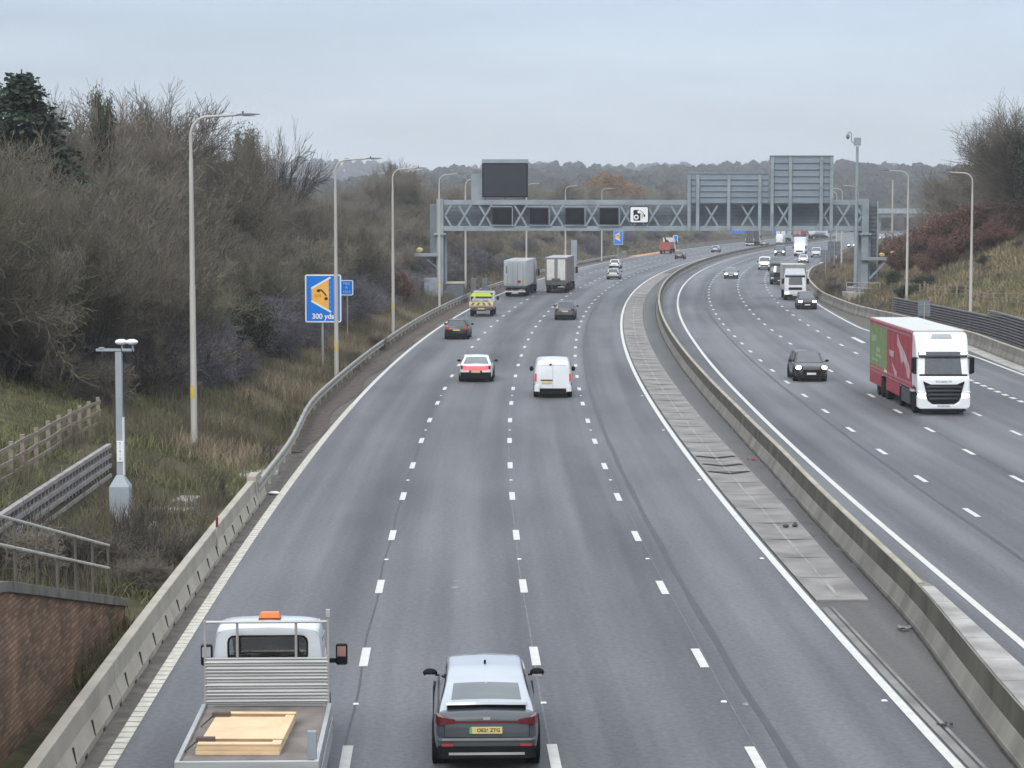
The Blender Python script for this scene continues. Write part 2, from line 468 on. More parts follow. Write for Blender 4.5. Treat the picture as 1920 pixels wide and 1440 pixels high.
# ------------------------------------------------------------------ road alignment
CLP = [2.344907276916262, -5.256376059838391, 2.8422489016766272, -0.07872927798955515, 0.022635427048484535, -0.0024275549218195636]
def _poly(y):
    t = y / 100.0
    return sum(a * t ** n for n, a in enumerate(CLP))
_c680, _s680 = _poly(680.0), 0.25
def cl(y):
    return _poly(y) if y <= 680 else _c680 + _s680 * (y - 680) + 0.00012 * (y - 680) ** 2
def dcl(y):
    return (cl(y + 0.5) - cl(y - 0.5))
def P(y, off, z=0.0):
    d = dcl(y); n = math.sqrt(1 + d * d)
    return Vector((cl(y) + off / n, y - off * d / n, z))
def head(y):
    return -math.atan(dcl(y))
def smooth_table(tab, win=9.0):
    xs = [a for a, b in tab]; ys = [b for a, b in tab]
    def f(y):
        return float(np.mean([np.interp(y + k * win / 3, xs, ys) for k in (-3, -2, -1, 0, 1, 2, 3)]))
    return f
D_R = smooth_table([(-60, 8.4), (0, 9.9), (40, 10.9), (60, 11.33), (71, 11.45), (91, 11.73), (113, 12.0), (130, 12.12), (162, 12.35), (200, 12.4), (300, 12.6), (2000, 12.6)])
E_R = smooth_table([(0, 17.6), (150, 17.9), (178, 14.3), (226, 14.3), (300, 14.7), (340, 16.0), (380, 18.0), (2000, 18.0)], 6)
B_R = smooth_table([(0, 19.4), (137, 19.5), (161, 19.9), (183, 18.3), (203, 16.2), (235, 15.3), (290, 15.9), (340, 17.3), (370, 19.2), (2000, 19.6)], 6)
MB_L = smooth_table([(0, 7.2), (30, 7.75), (38.6, 8.18), (43.5, 8.52), (51.4, 9.10), (59.6, 9.30), (71, 9.54), (81, 9.8), (100, 10.02), (122, 10.12), (150, 10.2), (200, 10.25), (2000, 10.3)], 3)
RAIL = smooth_table([(60, 8.4), (73, 8.45), (86, 8.55), (104, 9.45), (120, 9.5), (200, 9.75), (2000, 9.7)], 5)
def right_off(y, off):   # offset measured from the right carriageway's median edge line
    return D_R(y) + off

def frange(a, b, st):
    n = max(1, int(math.ceil((b - a) / st)))
    return [a + (b - a) * i / n for i in range(n + 1)]

def ribbon(name, fa, fb, y0, y1, z, mat, parent=None, step=3.0, ncol=1, zf=None):
    fa_ = fa if callable(fa) else (lambda y: fa)
    fb_ = fb if callable(fb) else (lambda y: fb)
    ys = []
    y = y0
    while y < y1:
        ys.append(y); y += step * (1 if y < 300 else 2.5)
    ys.append(y1)
    V, F, UV = [], [], []
    for y in ys:
        a, b = fa_(y), fb_(y)
        for k in range(ncol + 1):
            t = k / ncol; o = a + (b - a) * t
            V.append(P(y, o, z + (zf(t, y) if zf else 0.0))); UV.append((o, y))
    m = ncol + 1
    for i in range(len(ys) - 1):
        for k in range(ncol):
            F.append((i*m+k, i*m+k+1, (i+1)*m+k+1, (i+1)*m+k))
    me = bpy.data.meshes.new(name); me.from_pydata(V, [], F)
    uvl = me.uv_layers.new(name='UVMap')
    idx = np.empty(len(me.loops), dtype=np.int32); me.loops.foreach_get('vertex_index', idx)
    uvl.data.foreach_set('uv', np.array(UV, dtype=np.float32)[idx].ravel())
    return link(name, me, mat, parent)

# ------------------------------------------------------------------ terrain
def hill(x, y):
    """distant wooded ridge"""
    a = max(0.0, min(1.0, (y - 880.0) / 900.0)); a = a * a * (3 - 2 * a)
    s = 13 + 6 * math.sin(x * 0.0042 + 1.1) + 5 * math.sin(x * 0.011 + 0.4) + 3.5 * math.sin(x * 0.027 + 2)
    if x > 200: s += 15 * min(1.0, (x - 200) / 160.0)
    b = max(0.0, min(1.0, (y - 2100.0) / 700.0)); b = b * b * (3 - 2 * b)
    return a * s + b * (16 + 8 * math.sin(x * 0.003 + 2.2) + (14 if x < -150 else 0))
XS_L = [9.4, 10.2, 11.5, 13.2, 13.5, 15.0, 20.0, 28.0, 40.0, 120.0, 900.0]
def height(off, y):
    x = cl(y) + off
    hz = hill(x, y)
    if off < 0:
        e = -off
        if 46 < y < 73.5:
            z = np.interp(e, XS_L, [-0.05, 0.02, 0.25, 0.75, 1.95, 2.0, 3.6, 6.2, 7.0, 8, 9])
        else:
            k = min(1.0, max(0.0, (y - 73.5) / 30.0))
            z = np.interp(e, XS_L, [-0.05, 0.05, 0.45 + 0.1*k, 1.2, 1.35, 1.75, 3.7, 6.2, 7.0, 8, 9])
        if y > 300: z *= 1 - 0.12 * min(1, (y - 300) / 200)
        return float(z) + hz
    rb = D_R(y) + B_R(y)
    r = off - rb
    if r <= 0.6:
        return -0.05
    k = 1.0 if y < 215 else max(0.42, 1 - (y - 215) / 110.0)
    if 147 < y < 197:
        z = np.interp(r, [0.6, 2.6, 2.9, 4.5, 14, 32, 60, 900], [-0.05, 0.1, 1.75, 1.9, 6.6, 14.0, 16, 18])
    else:
        z = np.interp(r, [0.6, 3.0, 5.0, 14, 32, 60, 900], [-0.05, 0.7, 1.7, 6.4 * k, 14.0 * k, 16 * k, 18])
    return float(z) + hz
def terrain_point(px, Y, dz=0.0):
    """a ground point on the photo's bearing px at depth Y"""
    x = (px - 960.0) / 4130.0 * Y
    return Vector((x, Y, height(x - cl(Y), Y) + dz))
def gz(x, y):
    return height(x - cl(y), y)

def build_ground():
    ys = frange(-60, 30, 15)[:-1] + frange(30, 110, 1.6)[:-1] + frange(110, 320, 4)[:-1] + frange(320, 900, 14)[:-1] + frange(900, 4600, 60)
    offs = [-1500, -1000, -700, -500, -360, -250, -180, -130, -95, -70, -55, -46, -40] + frange(-36, -16, 1.6) + frange(-15.2, -9.0, 0.33) + \
           [-8, -4, 0, 4, 8, 12, 16, 20, 24, 26] + frange(26.6, 38, 0.5) + frange(39, 62, 1.6) + [66, 72, 80, 92, 110, 140, 180, 240, 320, 450, 650, 900, 1300, 1900]
    V = []; F = []
    m = len(offs)
    r = random.Random(3)
    for y in ys:
        for o in offs:
            z = height(o, y)
            if o < -11.5 or o > D_R(y) + B_R(y) + 3.5:
                z += r.uniform(-0.10, 0.10) * (1 if y < 400 else 3)
            V.append((cl(y) + o, y, z))
    for i in range(len(ys) - 1):
        for k in range(m - 1):
            F.append((i*m+k, i*m+k+1, (i+1)*m+k+1, (i+1)*m+k))
    me = np_mesh('ground', V, F)
    me.polygons.foreach_set('use_smooth', [True] * len(me.polygons))
    o = link('ground', me, GROUND)
    tag(o, 'grassy earth banks either side of the motorway', None, None, 'structure')
build_ground()

# ------------------------------------------------------------------ carriageways
YN, YF = -20.0, 1050.0
road_l = ribbon('road_leading_away', lambda y: -RAIL(y) + 0.02 if y > 74 else -8.9, 7.35, YN, YF, 0.0, ASPH, ncol=4)
tag(road_l, 'grey four-lane carriageway of traffic driving away', None, None, 'structure')
road_r = ribbon('road_coming_nearer', lambda y: D_R(y) - 1.9, lambda y: D_R(y) + B_R(y) + 0.2, YN, YF, 0.004, ASPH, ncol=5)
tag(road_r, 'grey carriageway of oncoming traffic', None, None, 'structure')
med = ribbon('median_strip', 7.3, lambda y: D_R(y) - 1.85, YN, YF, 0.002, ASPH2, ncol=3)
tag(med, 'dark asphalt strip between the carriageways', None, None, 'structure')

def part(o, parent):
    o.parent = parent
    return o
# verge grit between edge line and safety fence
ribbon('verge_grit', lambda y: -RAIL(y) - 1.1 if y > 74 else -8.9, -8.02, YN, 430, 0.006, DIRT, road_l, ncol=4, zf=lambda t, y: 0.03 * math.sin(t * 9 + y * 0.7) * (1 - t) + (0.012 if t < 1 else 0))
ribbon('leaf_litter_strip', lambda y: -RAIL(y) - 1.0, lambda y: -8.3 - 0.25 * math.sin(y * 0.31) * (1 if y > 90 else 0.3), 88, 330, 0.035, LITTER_SOIL, road_l, ncol=3, zf=lambda t, y: 0.06 * math.sin(t * 3.1) * abs(math.sin(y * 0.9)))
ribbon('hard_strip', lambda y: D_R(y) + E_R(y) + 0.45, lambda y: D_R(y) + B_R(y) + 0.1, YN, 700, 0.012, DIRT, road_r)
ribbon('kerb_apron', lambda y: D_R(y) + B_R(y) - 1.25, lambda y: D_R(y) + B_R(y) - 0.2, 100, 178, 0.016, CONC_TOP, road_r)
# edge lines
ribbon('edge_line', -8.0, -7.78, 110, YF, 0.012, PAINT, road_l)
rb_ = MB()
y = 20.0
while y < 110:
    a, b, c, d = P(y, -8.02), P(y, -7.76), P(y + 0.36, -7.76), P(y + 0.36, -8.02)
    rb_.hexa([(p.x, p.y, 0.004) for p in (a, b, c, d)], [(p.x, p.y, 0.016) for p in (a, b, c, d)])
    y += 0.42
rb_.build('ribbed_edge_line', OLDPAINT, road_l)
ribbon('edge_line', 7.02, 7.22, YN, YF, 0.012, PAINT, road_l)
ribbon('edge_line', lambda y: D_R(y) - 0.1, lambda y: D_R(y) + 0.1, YN, YF, 0.016, PAINT, road_r)
ribbon('edge_line', lambda y: D_R(y) + E_R(y) - 0.1, lambda y: D_R(y) + E_R(y) + 0.1, YN, YF, 0.018, PAINT, road_r)
# bitumen seams
ribbon('tar_seam', lambda y: 4.13 + 0.02 * math.sin(y * 0.8), lambda y: 4.29 + 0.025 * math.sin(y * 0.5 + 1), YN, 600, 0.008, TAR, road_l, step=1.5)
ribbon('tar_seam', lambda y: D_R(y) + 2.76, lambda y: D_R(y) + 2.90 + 0.03 * math.sin(y * 0.4), YN, 600, 0.012, TAR, road_r, step=1.5)
CRACK = M('fine_pale_joint', (0.165, 0.168, 0.178), 0.7, var=0.2)
ribbon('joint_line', lambda y: 0.012 * math.sin(y * .4) - 0.015, lambda y: 0.012 * math.sin(y * .4) + 0.02, YN, 160, 0.008, CRACK, road_l, step=1.0)
ribbon('joint_line', lambda y: 3.74 + 0.015 * math.sin(y * .4), lambda y: 3.76 + 0.015 * math.sin(y * .4), YN, 120, 0.008, CRACK, road_l, step=1.0)
ribbon('joint_line', lambda y: -3.75 + 0.03 * math.sin(y * .6), lambda y: -3.71 + 0.03 * math.sin(y * .6), YN, 160, 0.008, TAR, road_l, step=1.0)
ribbon('joint_line', lambda y: D_R(y) + 7.0, lambda y: D_R(y) + 7.03, YN, 200, 0.012, TAR, road_r, step=1.5)

dash_me = MB().box(-0.095, 0.095, -1.0, 1.0, 0.0, 0.007).mesh('lane_dash')
dash_me.materials.append(PAINT)
def dashes(parent, offf, y0, sp, y1, sl=1.0, sw=1.0):
    y = y0
    while y < y1:
        p = P(y, offf(y), 0.010)
        o = link('lane_dash', dash_me, None, parent, p, (0, 0, head(y)))
        o.scale = (sw * (1 if y < 200 else 1.15), sl, 1)
        y += sp
dashes(road_l, lambda y: -3.70, 38.8 - 18, 9.0, 560)
dashes(road_l, lambda y: 0.03, 38.8 - 18, 9.0, 560)
dashes(road_l, lambda y: 3.63, 38.5 - 18, 9.0, 560)
dashes(road_r, lambda y: D_R(y) + 3.38, 70.5 - 45, 9.0, 520)
dashes(road_r, lambda y: D_R(y) + 6.88, 70.4 - 45, 9.0, 520)
dashes(road_r, lambda y: D_R(y) + 10.42, 69.0 - 45, 9.0, 520)
dashes(road_r, lambda y: D_R(y) + 14.0, 90.0, 2.0, 150, 0.5, 1.5)
ar = MB()
ar.prism([(-0.17, -3.6), (0.17, -3.6), (0.17, 3.6), (-0.17, 3.6)], 0, 0.006, 'z')
pa = P(165.0, D_R(165.0) + 12.3, 0.012)
oa = ar.build('long_dash', PAINT, road_r); oa.location = pa; oa.rotation_euler = (0, 0, head(165))
stud = MB().hexa([(-0.06,-.05,0),(0.06,-.05,0),(0.06,.05,0),(-0.06,.05,0)], [(-0.04,-.03,.02),(0.04,-.03,.02),(0.04,.03,.02),(-0.04,.03,.02)]).mesh('road_stud')
stud.materials.append(SIGNWHITE)
for k in range(-1, 5):
    for off, par in ((-3.7, road_l), (0.03, road_l), (3.63, road_l), (6.85, road_l)):
        link('road_stud', stud, None, par, P(43.2 + 18 * k, off, 0.01), (0, 0, head(43)))

SPL = M('pale_road_splash', (0.22, 0.225, 0.24), 0.7, var=0.3, scale=8)
for yy, oo, sz in ((56.6, -1.75, .11), (57.6, -1.72, .06), (43.0, 4.05, .07)):
    rs2 = random.Random(int(yy * 10))
    pts = [(sz * rs2.uniform(.6, 1.2) * math.cos(2*PI*k/10), 2.2 * sz * rs2.uniform(.6, 1.2) * math.sin(2*PI*k/10)) for k in range(10)]
    sp_ = MB().prism(pts, 0, .003, 'z').build('paint_splash', SPL, road_l); sp_.location = P(yy, oo, .006)
# concrete V channel in the median, slab by slab
def chan_l(y): return 7.30
def chan_r(y): return 8.62 + 0.38 * min(1.0, max(0.0, (y - 54.4) / 18.0))
y = 54.4; i = 0
r3 = random.Random(5)
while y < 330:
    L = 3.4 if y < 170 else 9.0
    y2 = y + L - 0.009
    mb = MB()
    a0, a1, b0, b1 = chan_l(y), chan_r(y), chan_l(y2), chan_r(y2)
    dz = r3.uniform(-0.002, 0.002)
    rows = []
    for yy, a, b in ((y, a0, a1), (y2, b0, b1)):
        m_ = (a + b) / 2
        rows.append([P(yy, a, 0.05 + dz), P(yy, m_ - 0.12, 0.016 + dz), P(yy, m_ + 0.12, 0.016 + dz), P(yy, b, 0.05 + dz)])
    mb.loft(rows, cap=False)
    mb.add([P(y, a0, 0), P(y, a1, 0), P(y, a1, 0.05 + dz), P(y, a0, 0.05 + dz)], [(0, 1, 2, 3)])
    mb.build('channel_slab', CHANNEL, med)
    y += L; i += 1
SEDIMENT = M('pale_channel_sediment', (0.31, 0.30, 0.295), 0.9, var=0.15)
ribbon('channel_sediment', lambda y: (chan_l(y) + chan_r(y)) / 2 - 0.03 - 0.03 * math.sin(y * .6), lambda y: (chan_l(y) + chan_r(y)) / 2 + 0.035 + 0.03 * math.sin(y * 1.7), 55, 300, 0.026, SEDIMENT, med, step=1.2)
GRATE = M('black_slot', (0.02, 0.02, 0.022), 0.8)
for yy in (81.2, 83.6, 86.3):
    g_ = MB()
    m_ = (chan_l(yy) + chan_r(yy)) / 2
    for s_ in (-1, 1):
        e_ = chan_l(yy) + 0.12 if s_ < 0 else chan_r(yy) - 0.12
        p0, p1 = P(yy - 0.25, m_, 0.036), P(yy + 0.2, e_, 0.066)
        g_.bar(p0, p1, 0.22, 0.02)
    g_.build('drain_grating', GRATE, med)
ribbon('kerb_drain', 7.28, 7.46, YN, 53.5, 0.02, CHANNEL, med)
ribbon('kerb_drain', 7.52, 7.60, YN, 53.5, 0.02, CHANNEL, med)
# water stains creeping from the barrier foot
STAIN = M('damp_dirt_stain', (0.075, 0.074, 0.074), 0.6, var=0.3, scale=3)
sb = MB(); rr = random.Random(21)
y = 60.0
while y < 200:
    o1 = MB_L(y) - 0.02; w = rr.uniform(0.25, 0.95); h_ = rr.uniform(0.12, 0.5)
    k = rr.uniform(-0.4, 0.4)
    pts = [P(y - h_, o1, 0.010), P(y - h_ * 0.4, o1 - w * 0.45, 0.010), P(y + k, o1 - w, 0.010), P(y + h_ * 0.3, o1 - w * 0.5, 0.010), P(y + h_, o1, 0.010)]
    sb.add(pts, [(0, 4, 3, 2, 1)])
    y += rr.uniform(1.3, 4.5)
sb.build('water_stain', STAIN, med)

# ------------------------------------------------------------------ barriers
def step_profile(h=0.86, wt=0.2, wb=0.52, side=0):
    a, b = wt / 2, wb / 2
    return [(-b, 0), (-b, 0.17), (-b + 0.015, 0.19), (-a - 0.035, 0.43), (-a - 0.02, 0.47), (-a, h - .015), (-a + .015, h), (a - .015, h), (a, h - .015), (a + 0.02, 0.47), (a + 0.035, 0.43), (b - 0.015, 0.19), (b, 0.17), (b, 0)]
# near left precast barrier, 8.3 m sections
cb = thing('precast_barrier', 'pale precast concrete barrier sections along the left edge line', 'barrier', (0, 0, 0))
slot = MB().bar((0.075, -0.10, 0.17), (-0.005, 0.07, 0.42), 0.028, 0.04).mesh('slot'); slot.materials.append(SOIL_DK)
foot = MB().box(-0.07, 0.03, -0.11, 0.11, 0.0, 0.09).mesh('foot_slot'); foot.materials.append(SOIL_DK)
for k in range(-2, 5):
    y0 = 35.0 + 8.3 * k; y1 = y0 + 8.26
    if k == 4: y1 = 72.2; 
    if y0 > 71: continue
    mb = MB(); rows = []
    for yy in frange(y0, y1, 2.1):
        o_ = -8.60
        rows.append([P(yy, o_ + q[0], q[1]) for q in step_profile(0.87, 0.22, 0.52)])
    mb.loft(rows)
    sec = mb.build('section', CONC, cb, bevel=0.012)
    for j in range(4):
        ym = y0 + 1.0 + 2.08 * j
        if ym > y1 - 0.3: continue
        link('slot', slot, None, sec, P(ym, -8.425, 0.0), (0, 0, head(ym)))
        link('foot_slot', foot, None, sec, P(ym + 0.9, -8.36, 0.0), (0, 0, head(ym)))
end = MB(); rows = []
for yy, h_ in ((72.2, 1.02), (73.4, 1.02), (74.6, 0.5)):
    rows.append([P(yy, -8.60 + q[0], q[1]) for q in step_profile(h_ if h_ > .9 else .62, 0.3, 0.5)])
end.loft(rows); end.build('end_block', CONC, cb, bevel=0.012)
mk = thing('marker_post', 'slim red topped marker post on the near concrete barrier', 'marker post', P(61.0, -8.40, 0.35))
MB().tube([(0, 0, 0), (0, 0, 0.62)], 0.03, 8).build('post', CONC_TOP, mk)
MB().tube([(0, 0, 0.62), (0, 0, 0.92)], 0.036, 8).build('reflector', M('dull_red_reflector', (0.22, 0.02, 0.025), 0.5), mk)

# steel open box rail
gr = thing('steel_guardrail', 'galvanised steel safety rail curving along the left verge', 'guardrail', (0, 0, 0))
for zc, nm in ((0.70, 'beam'), (0.48, 'beam')):
    mb = MB(); rows = []
    for yy in frange(72.6, 430, 2.4):
        w_ = 0.055
        q = [(-w_, -0.075), (w_, -0.075), (w_ + .02, 0.0), (w_, 0.075), (-w_, 0.075)]
        rows.append([P(yy, -RAIL(yy) + a, zc + b) for a, b in q])
    mb.loft(rows, closed=True); mb.build(nm, GALV, gr)
pm = MB().box(-0.05, 0.05, -0.06, 0.06, -0.1, 0.66).mesh('post'); pm.materials.append(GALV)
y = 75.0
while y < 330:
    link('post', pm, None, gr, P(y, -RAIL(y) - 0.11, 0.0), (0, 0, head(y))); y += 3.2
wt_ = MB(); wt_.ball((0, 0, 0.06), 0.2, 0.14, 0.06); o_ = wt_.build('litter_bag', SIGNWHITE, None, True)
o_.location = P(75.2, -8.15, 0.02); tag(o_, 'small crumpled white litter at the end of the concrete barrier', 'litter')

# far left concrete barrier beyond the gantry
fb = MB(); rows = []
for yy in frange(432, 900, 10):
    rows.append([P(yy, -11.8 if 446 < yy < 520 else -9.6, 0) + Vector((q[0], 0, q[1])) for q in step_profile(0.95, 0.3, 0.6)])
fb.loft(rows); o_ = fb.build('far_concrete_barrier', CONC_OLD)
tag(o_, 'far concrete barrier bending behind the orange lay-by', 'barrier')
ob = ribbon('lay_by', -11.4, -8.1, 447, 520, 0.02, ORANGE_SURF)
tag(ob, 'orange surfaced emergency lay-by beside the far left lane', None, None, 'structure')

# median barrier
mbr = thing('median_barrier', 'long stained concrete barrier between the two carriageways', 'barrier', (0, 0, 0))
ALGAE = M('algae_stained_concrete', (0.085, 0.079, 0.06), 0.9, var=0.4, scale=0.9, bump=0.4, bscale=14, stretch=(1, 1, 0.3))
def right_top(y):   # right edge of the barrier top
    ml = MB_L(y) + 0.2
    return ml + 0.2 if y > 52 else max(ml + 0.2, 10.0 - cl(y))
mb = MB(); rows = []
def mb_rows(y0, y1, st):
    rws = []
    for yy in frange(y0, y1, st):
        b = MB_L(yy); rt = right_top(yy)
        rws.append([P(yy, b, 0), P(yy, b, 0.10), P(yy, b + 0.02, 0.13), P(yy, b + 0.135, 0.42), P(yy, b + 0.15, 0.45), P(yy, b + 0.2, 0.9), P(yy, rt, 0.9), P(yy, rt + 0.05, 0.45), P(yy, rt + 0.065, 0.42), P(yy, rt + 0.18, 0.13), P(yy, rt + 0.2, 0.10), P(yy, rt + 0.2, 0)])
    return rws
for k in range(0, 30):
    ya = -20 + 24.3 * k if k else -20.0
    yb = ya + 24.27
    so = MB().loft(mb_rows(ya, yb, 1.6 if ya < 200 else 5.0)).build('section', CONC_OLD, mbr)
    so.data.materials.append(ALGAE)
    for f_ in so.data.polygons:
        if 0.6 < f_.center.z < 0.75: f_.material_index = 1
CAPC = M('pale_weathered_cap', (0.37, 0.335, 0.265), 0.85, var=0.2, scale=0.8)
mb = MB(); rows = []
for yy in frange(51.8, 420, 2.0):
    b = MB_L(yy) + 0.2
    rows.append([P(yy, b + 0.01, 0.903), P(yy, b + 0.03, 0.925), P(yy, b + 0.17, 0.925), P(yy, b + 0.19, 0.903)])
mb.loft(rows); mb.build('capping', CAPC, mbr)
y = 24.0; k = 0
while y < 49.5:
    y2 = y + 2.1
    mb = MB(); rows = []
    for yy in (y, y2 - 0.05):
        a, b = MB_L(yy) + 0.24, right_top(yy) - 0.03
        rows.append([P(yy, a, 0.9), P(yy, a, 0.935), P(yy, b, 0.935), P(yy, b, 0.9)])
    mb.loft(rows); mb.build('top_slab', CONC_TOP, mbr, bevel=0.01); y = y2
ribbon('foot_dirt', lambda y: MB_L(y) - 0.07 - 0.012 * math.sin(y * 2.3), lambda y: MB_L(y) + 0.02, YN, 330, 0.009, SOIL_DK, med, step=1.0)
# right hand barrier
rbt = thing('verge_barrier', 'concrete barrier curving along the right verge below the gantry leg', 'barrier', (0, 0, 0))
for k in range(0, 24):
    ya = 60 + 24.3 * k; yb = ya + 24.27
    rows = []
    for yy in frange(ya, yb, 2.4):
        o_ = D_R(yy) + B_R(yy)
        rows.append([P(yy, o_ + q[0], q[1]) for q in step_profile(0.92, 0.26, 0.56)])
    MB().loft(rows).build('section', CONC_OLD, rbt)
rows = []
for yy in frange(60, 430, 2.4):
    o_ = D_R(yy) + B_R(yy)
    rows.append([P(yy, o_ - 0.12, 0.925), P(yy, o_ - 0.10, 0.95), P(yy, o_ + 0.10, 0.95), P(yy, o_ + 0.12, 0.925)])
MB().loft(rows).build('capping', CAPC, rbt)

# litter
def litter(name, label, p, mat, s, seed):
    r = random.Random(seed); mb = MB()
    for k in range(5):
        c = Vector((r.uniform(-1, 1), r.uniform(-1, 1), r.uniform(0.05, .4))) * s
        mb.ball(c, s * r.uniform(.2, .5), s * r.uniform(.2, .6), s * r.uniform(.08, .25), 6, 4)
    o = mb.build(name, mat); o.location = p
    return tag(o, label, 'litter')
litter('litter', 'small red rag of litter beside the median barrier', P(85.6, 9.45, 0.02), M('red_rag', (0.42, 0.03, 0.03), 0.8), 0.16, 1)
litter('debris', 'little heap of grey debris at the foot of the median barrier', P(50.6, 8.72, 0.02), M('grey_debris', (0.2, 0.19, 0.18), 0.8, var=0.5, scale=12), 0.22, 2)
litter('debris', 'dark scrap lying on the drain strip near the right bottom', P(41.0, 7.6, 0.02), M('dark_scrap', (0.05, 0.05, 0.05), 0.8), 0.14, 3)
litter('debris', 'black scraps lying in the concrete channel of the median', P(67.3, 8.5, 0.05), M('dark_scrap', (0.05, 0.05, 0.05), 0.8), 0.22, 4)

# ------------------------------------------------------------------ bridge wing wall, railing
ww = thing('brick_wing_wall', 'weathered red brick wing wall sloping down beside the left barrier', 'wall', (0, 0, 0))
WX = -9.05
def wing_top(y):
    return float(np.interp(y, [20, 38.8, 51.0, 52], [5.4, 3.02, 0.52, 0.4]))
ys_ = frange(20, 51.0, 1.0)
V, F, UV = [], [], []
for y in ys_:
    V += [(WX, y, -0.1), (WX, y, wing_top(y))]; UV += [(y, -0.1), (y, wing_top(y))]
for i in range(len(ys_) - 1):
    F.append((2*i, 2*i+2, 2*i+3, 2*i+1))
n0 = len(V)
V += [(p[0] - 0.45, p[1], p[2]) for p in V]; UV += UV[:]
for i in range(len(ys_) - 1):
    F.append((n0+2*i+1, n0+2*i+3, n0+2*i+2, n0+2*i))
e_ = 2 * (len(ys_) - 1)
F.append((e_, e_ + n0, e_ + n0 + 1, e_ + 1))
me = bpy.data.meshes.new('brickwork'); me.from_pydata(V, [], F)
uvl = me.uv_layers.new(name='UVMap')
for lp in me.loops: uvl.data[lp.index].uv = UV[lp.vertex_index]
link('brickwork', me, BRICK, ww)
COPE = M('mossy_coping_stone', (0.15, 0.142, 0.122), 0.9, var=0.3, scale=2.0, bump=0.5)
y = 21.0
while y < 51.0:
    y2 = min(y + 0.6, 51.3)
    z0, z1 = wing_top(y), wing_top(min(y2 - 0.012, 51.3))
    MB().hexa([(WX - 0.52, y, z0 + .002), (WX + 0.07, y, z0 + .002), (WX + 0.07, y2 - .012, z1 + .002), (WX - 0.52, y2 - .012, z1 + .002)],
              [(WX - 0.52, y, z0 + .2), (WX + 0.07, y, z0 + .2), (WX + 0.07, y2 - .012, z1 + .2), (WX - 0.52, y2 - .012, z1 + .2)]).build('coping_stone', COPE, ww, bevel=0.012)
    y = y2
rl = thing('tube_railing', 'two-rail tubular metal handrail on top of the brick wing wall', 'railing', (0, 0, 0))
RX = -9.35
RAILM = M('pale_grey_railing_tube', (0.55, 0.54, 0.48), 0.5, metal=0.2, var=0.15)
RAILP = M('rusty_railing_post', (0.11, 0.10, 0.085), 0.7, var=0.3)
for dz in (1.25, 0.72):
    MB().tube([(RX, y, wing_top(y) + 0.18 + dz) for y in frange(22, 50.6, 2)], 0.032, 8).build('rail', RAILM, rl, True)
for y in frange(24, 50.5, 1.9):
    MB().tube([(RX, y, wing_top(y) + 0.1), (RX, y, wing_top(y) + 0.18 + 1.25)], 0.03, 6).build('post', RAILP, rl)

# ------------------------------------------------------------------ crib walls
def crib(name, label, y0, y1, offf, zbase, nrow, bh, gh, unit, header, mat, zslope=0.0):
    t = thing(name, label, 'retaining wall', (0, 0, 0))
    ys = frange(y0, y1, unit)
    hm = MB().box(-0.26, -0.02, -0.085, 0.085, 0, gh).mesh('header'); hm.materials.append(mat)
    for r_ in range(nrow):
        z0 = zbase + r_ * (bh + gh)
        for a, b in zip(ys[:-1], ys[1:]):
            b2 = b - 0.012
            p = [P(a, offf(a) - 0.10), P(a, offf(a) + 0.06), P(b2, offf(b2) + 0.06), P(b2, offf(b2) - 0.10)]
            za, zb = z0 + zslope * (a - y0), z0 + zslope * (b2 - y0)
            zz = [za, za, zb, zb]
            MB().hexa([(q.x, q.y, z) for q, z in zip(p, zz)], [(q.x, q.y, z + bh) for q, z in zip(p, zz)]).build('stretcher', mat, t, bevel=0.012)
        if r_ < nrow - 1:
            for yy in frange(y0 + 0.25, y1 - 0.25, header):
                link('header', hm, None, t, P(yy, offf(yy), z0 + bh + zslope * (yy - y0)), (0, 0, head(yy)))
    # earth fill behind the frame
    rows = []
    for yy in frange(y0, y1, 2):
        h_ = nrow * (bh + gh) - gh + zslope * (yy - y0) - 0.02
        rows.append([P(yy, offf(yy) - 0.30, zbase - 0.3), P(yy, offf(yy) - 0.24, zbase - 0.3), P(yy, offf(yy) - 0.24, zbase + h_), P(yy, offf(yy) - 0.30, zbase + h_)])
    MB().loft(rows).build('earth_fill', SOIL_DK, t)
    rows = []
    for yy in frange(y0, y1, 2):
        z_ = zbase + nrow * (bh + gh) - gh - 0.03
        rows.append([P(yy, offf(yy) - 0.9, z_ - .15), P(yy, offf(yy) - 0.11, z_ - .15), P(yy, offf(yy) - 0.11, z_), P(yy, offf(yy) - 0.9, z_ + .06)])
    MB().loft(rows).build('top_fill', GROUND, t)
    return t
crib('crib_wall', 'concrete crib retaining wall of stacked beams behind the camera pole', 49.0, 72.6, lambda y: -13.30, 0.62, 5, 0.13, 0.20, 2.15, 0.53, CRIB)
def crib_r_off(y): return D_R(y) + B_R(y) + 1.7
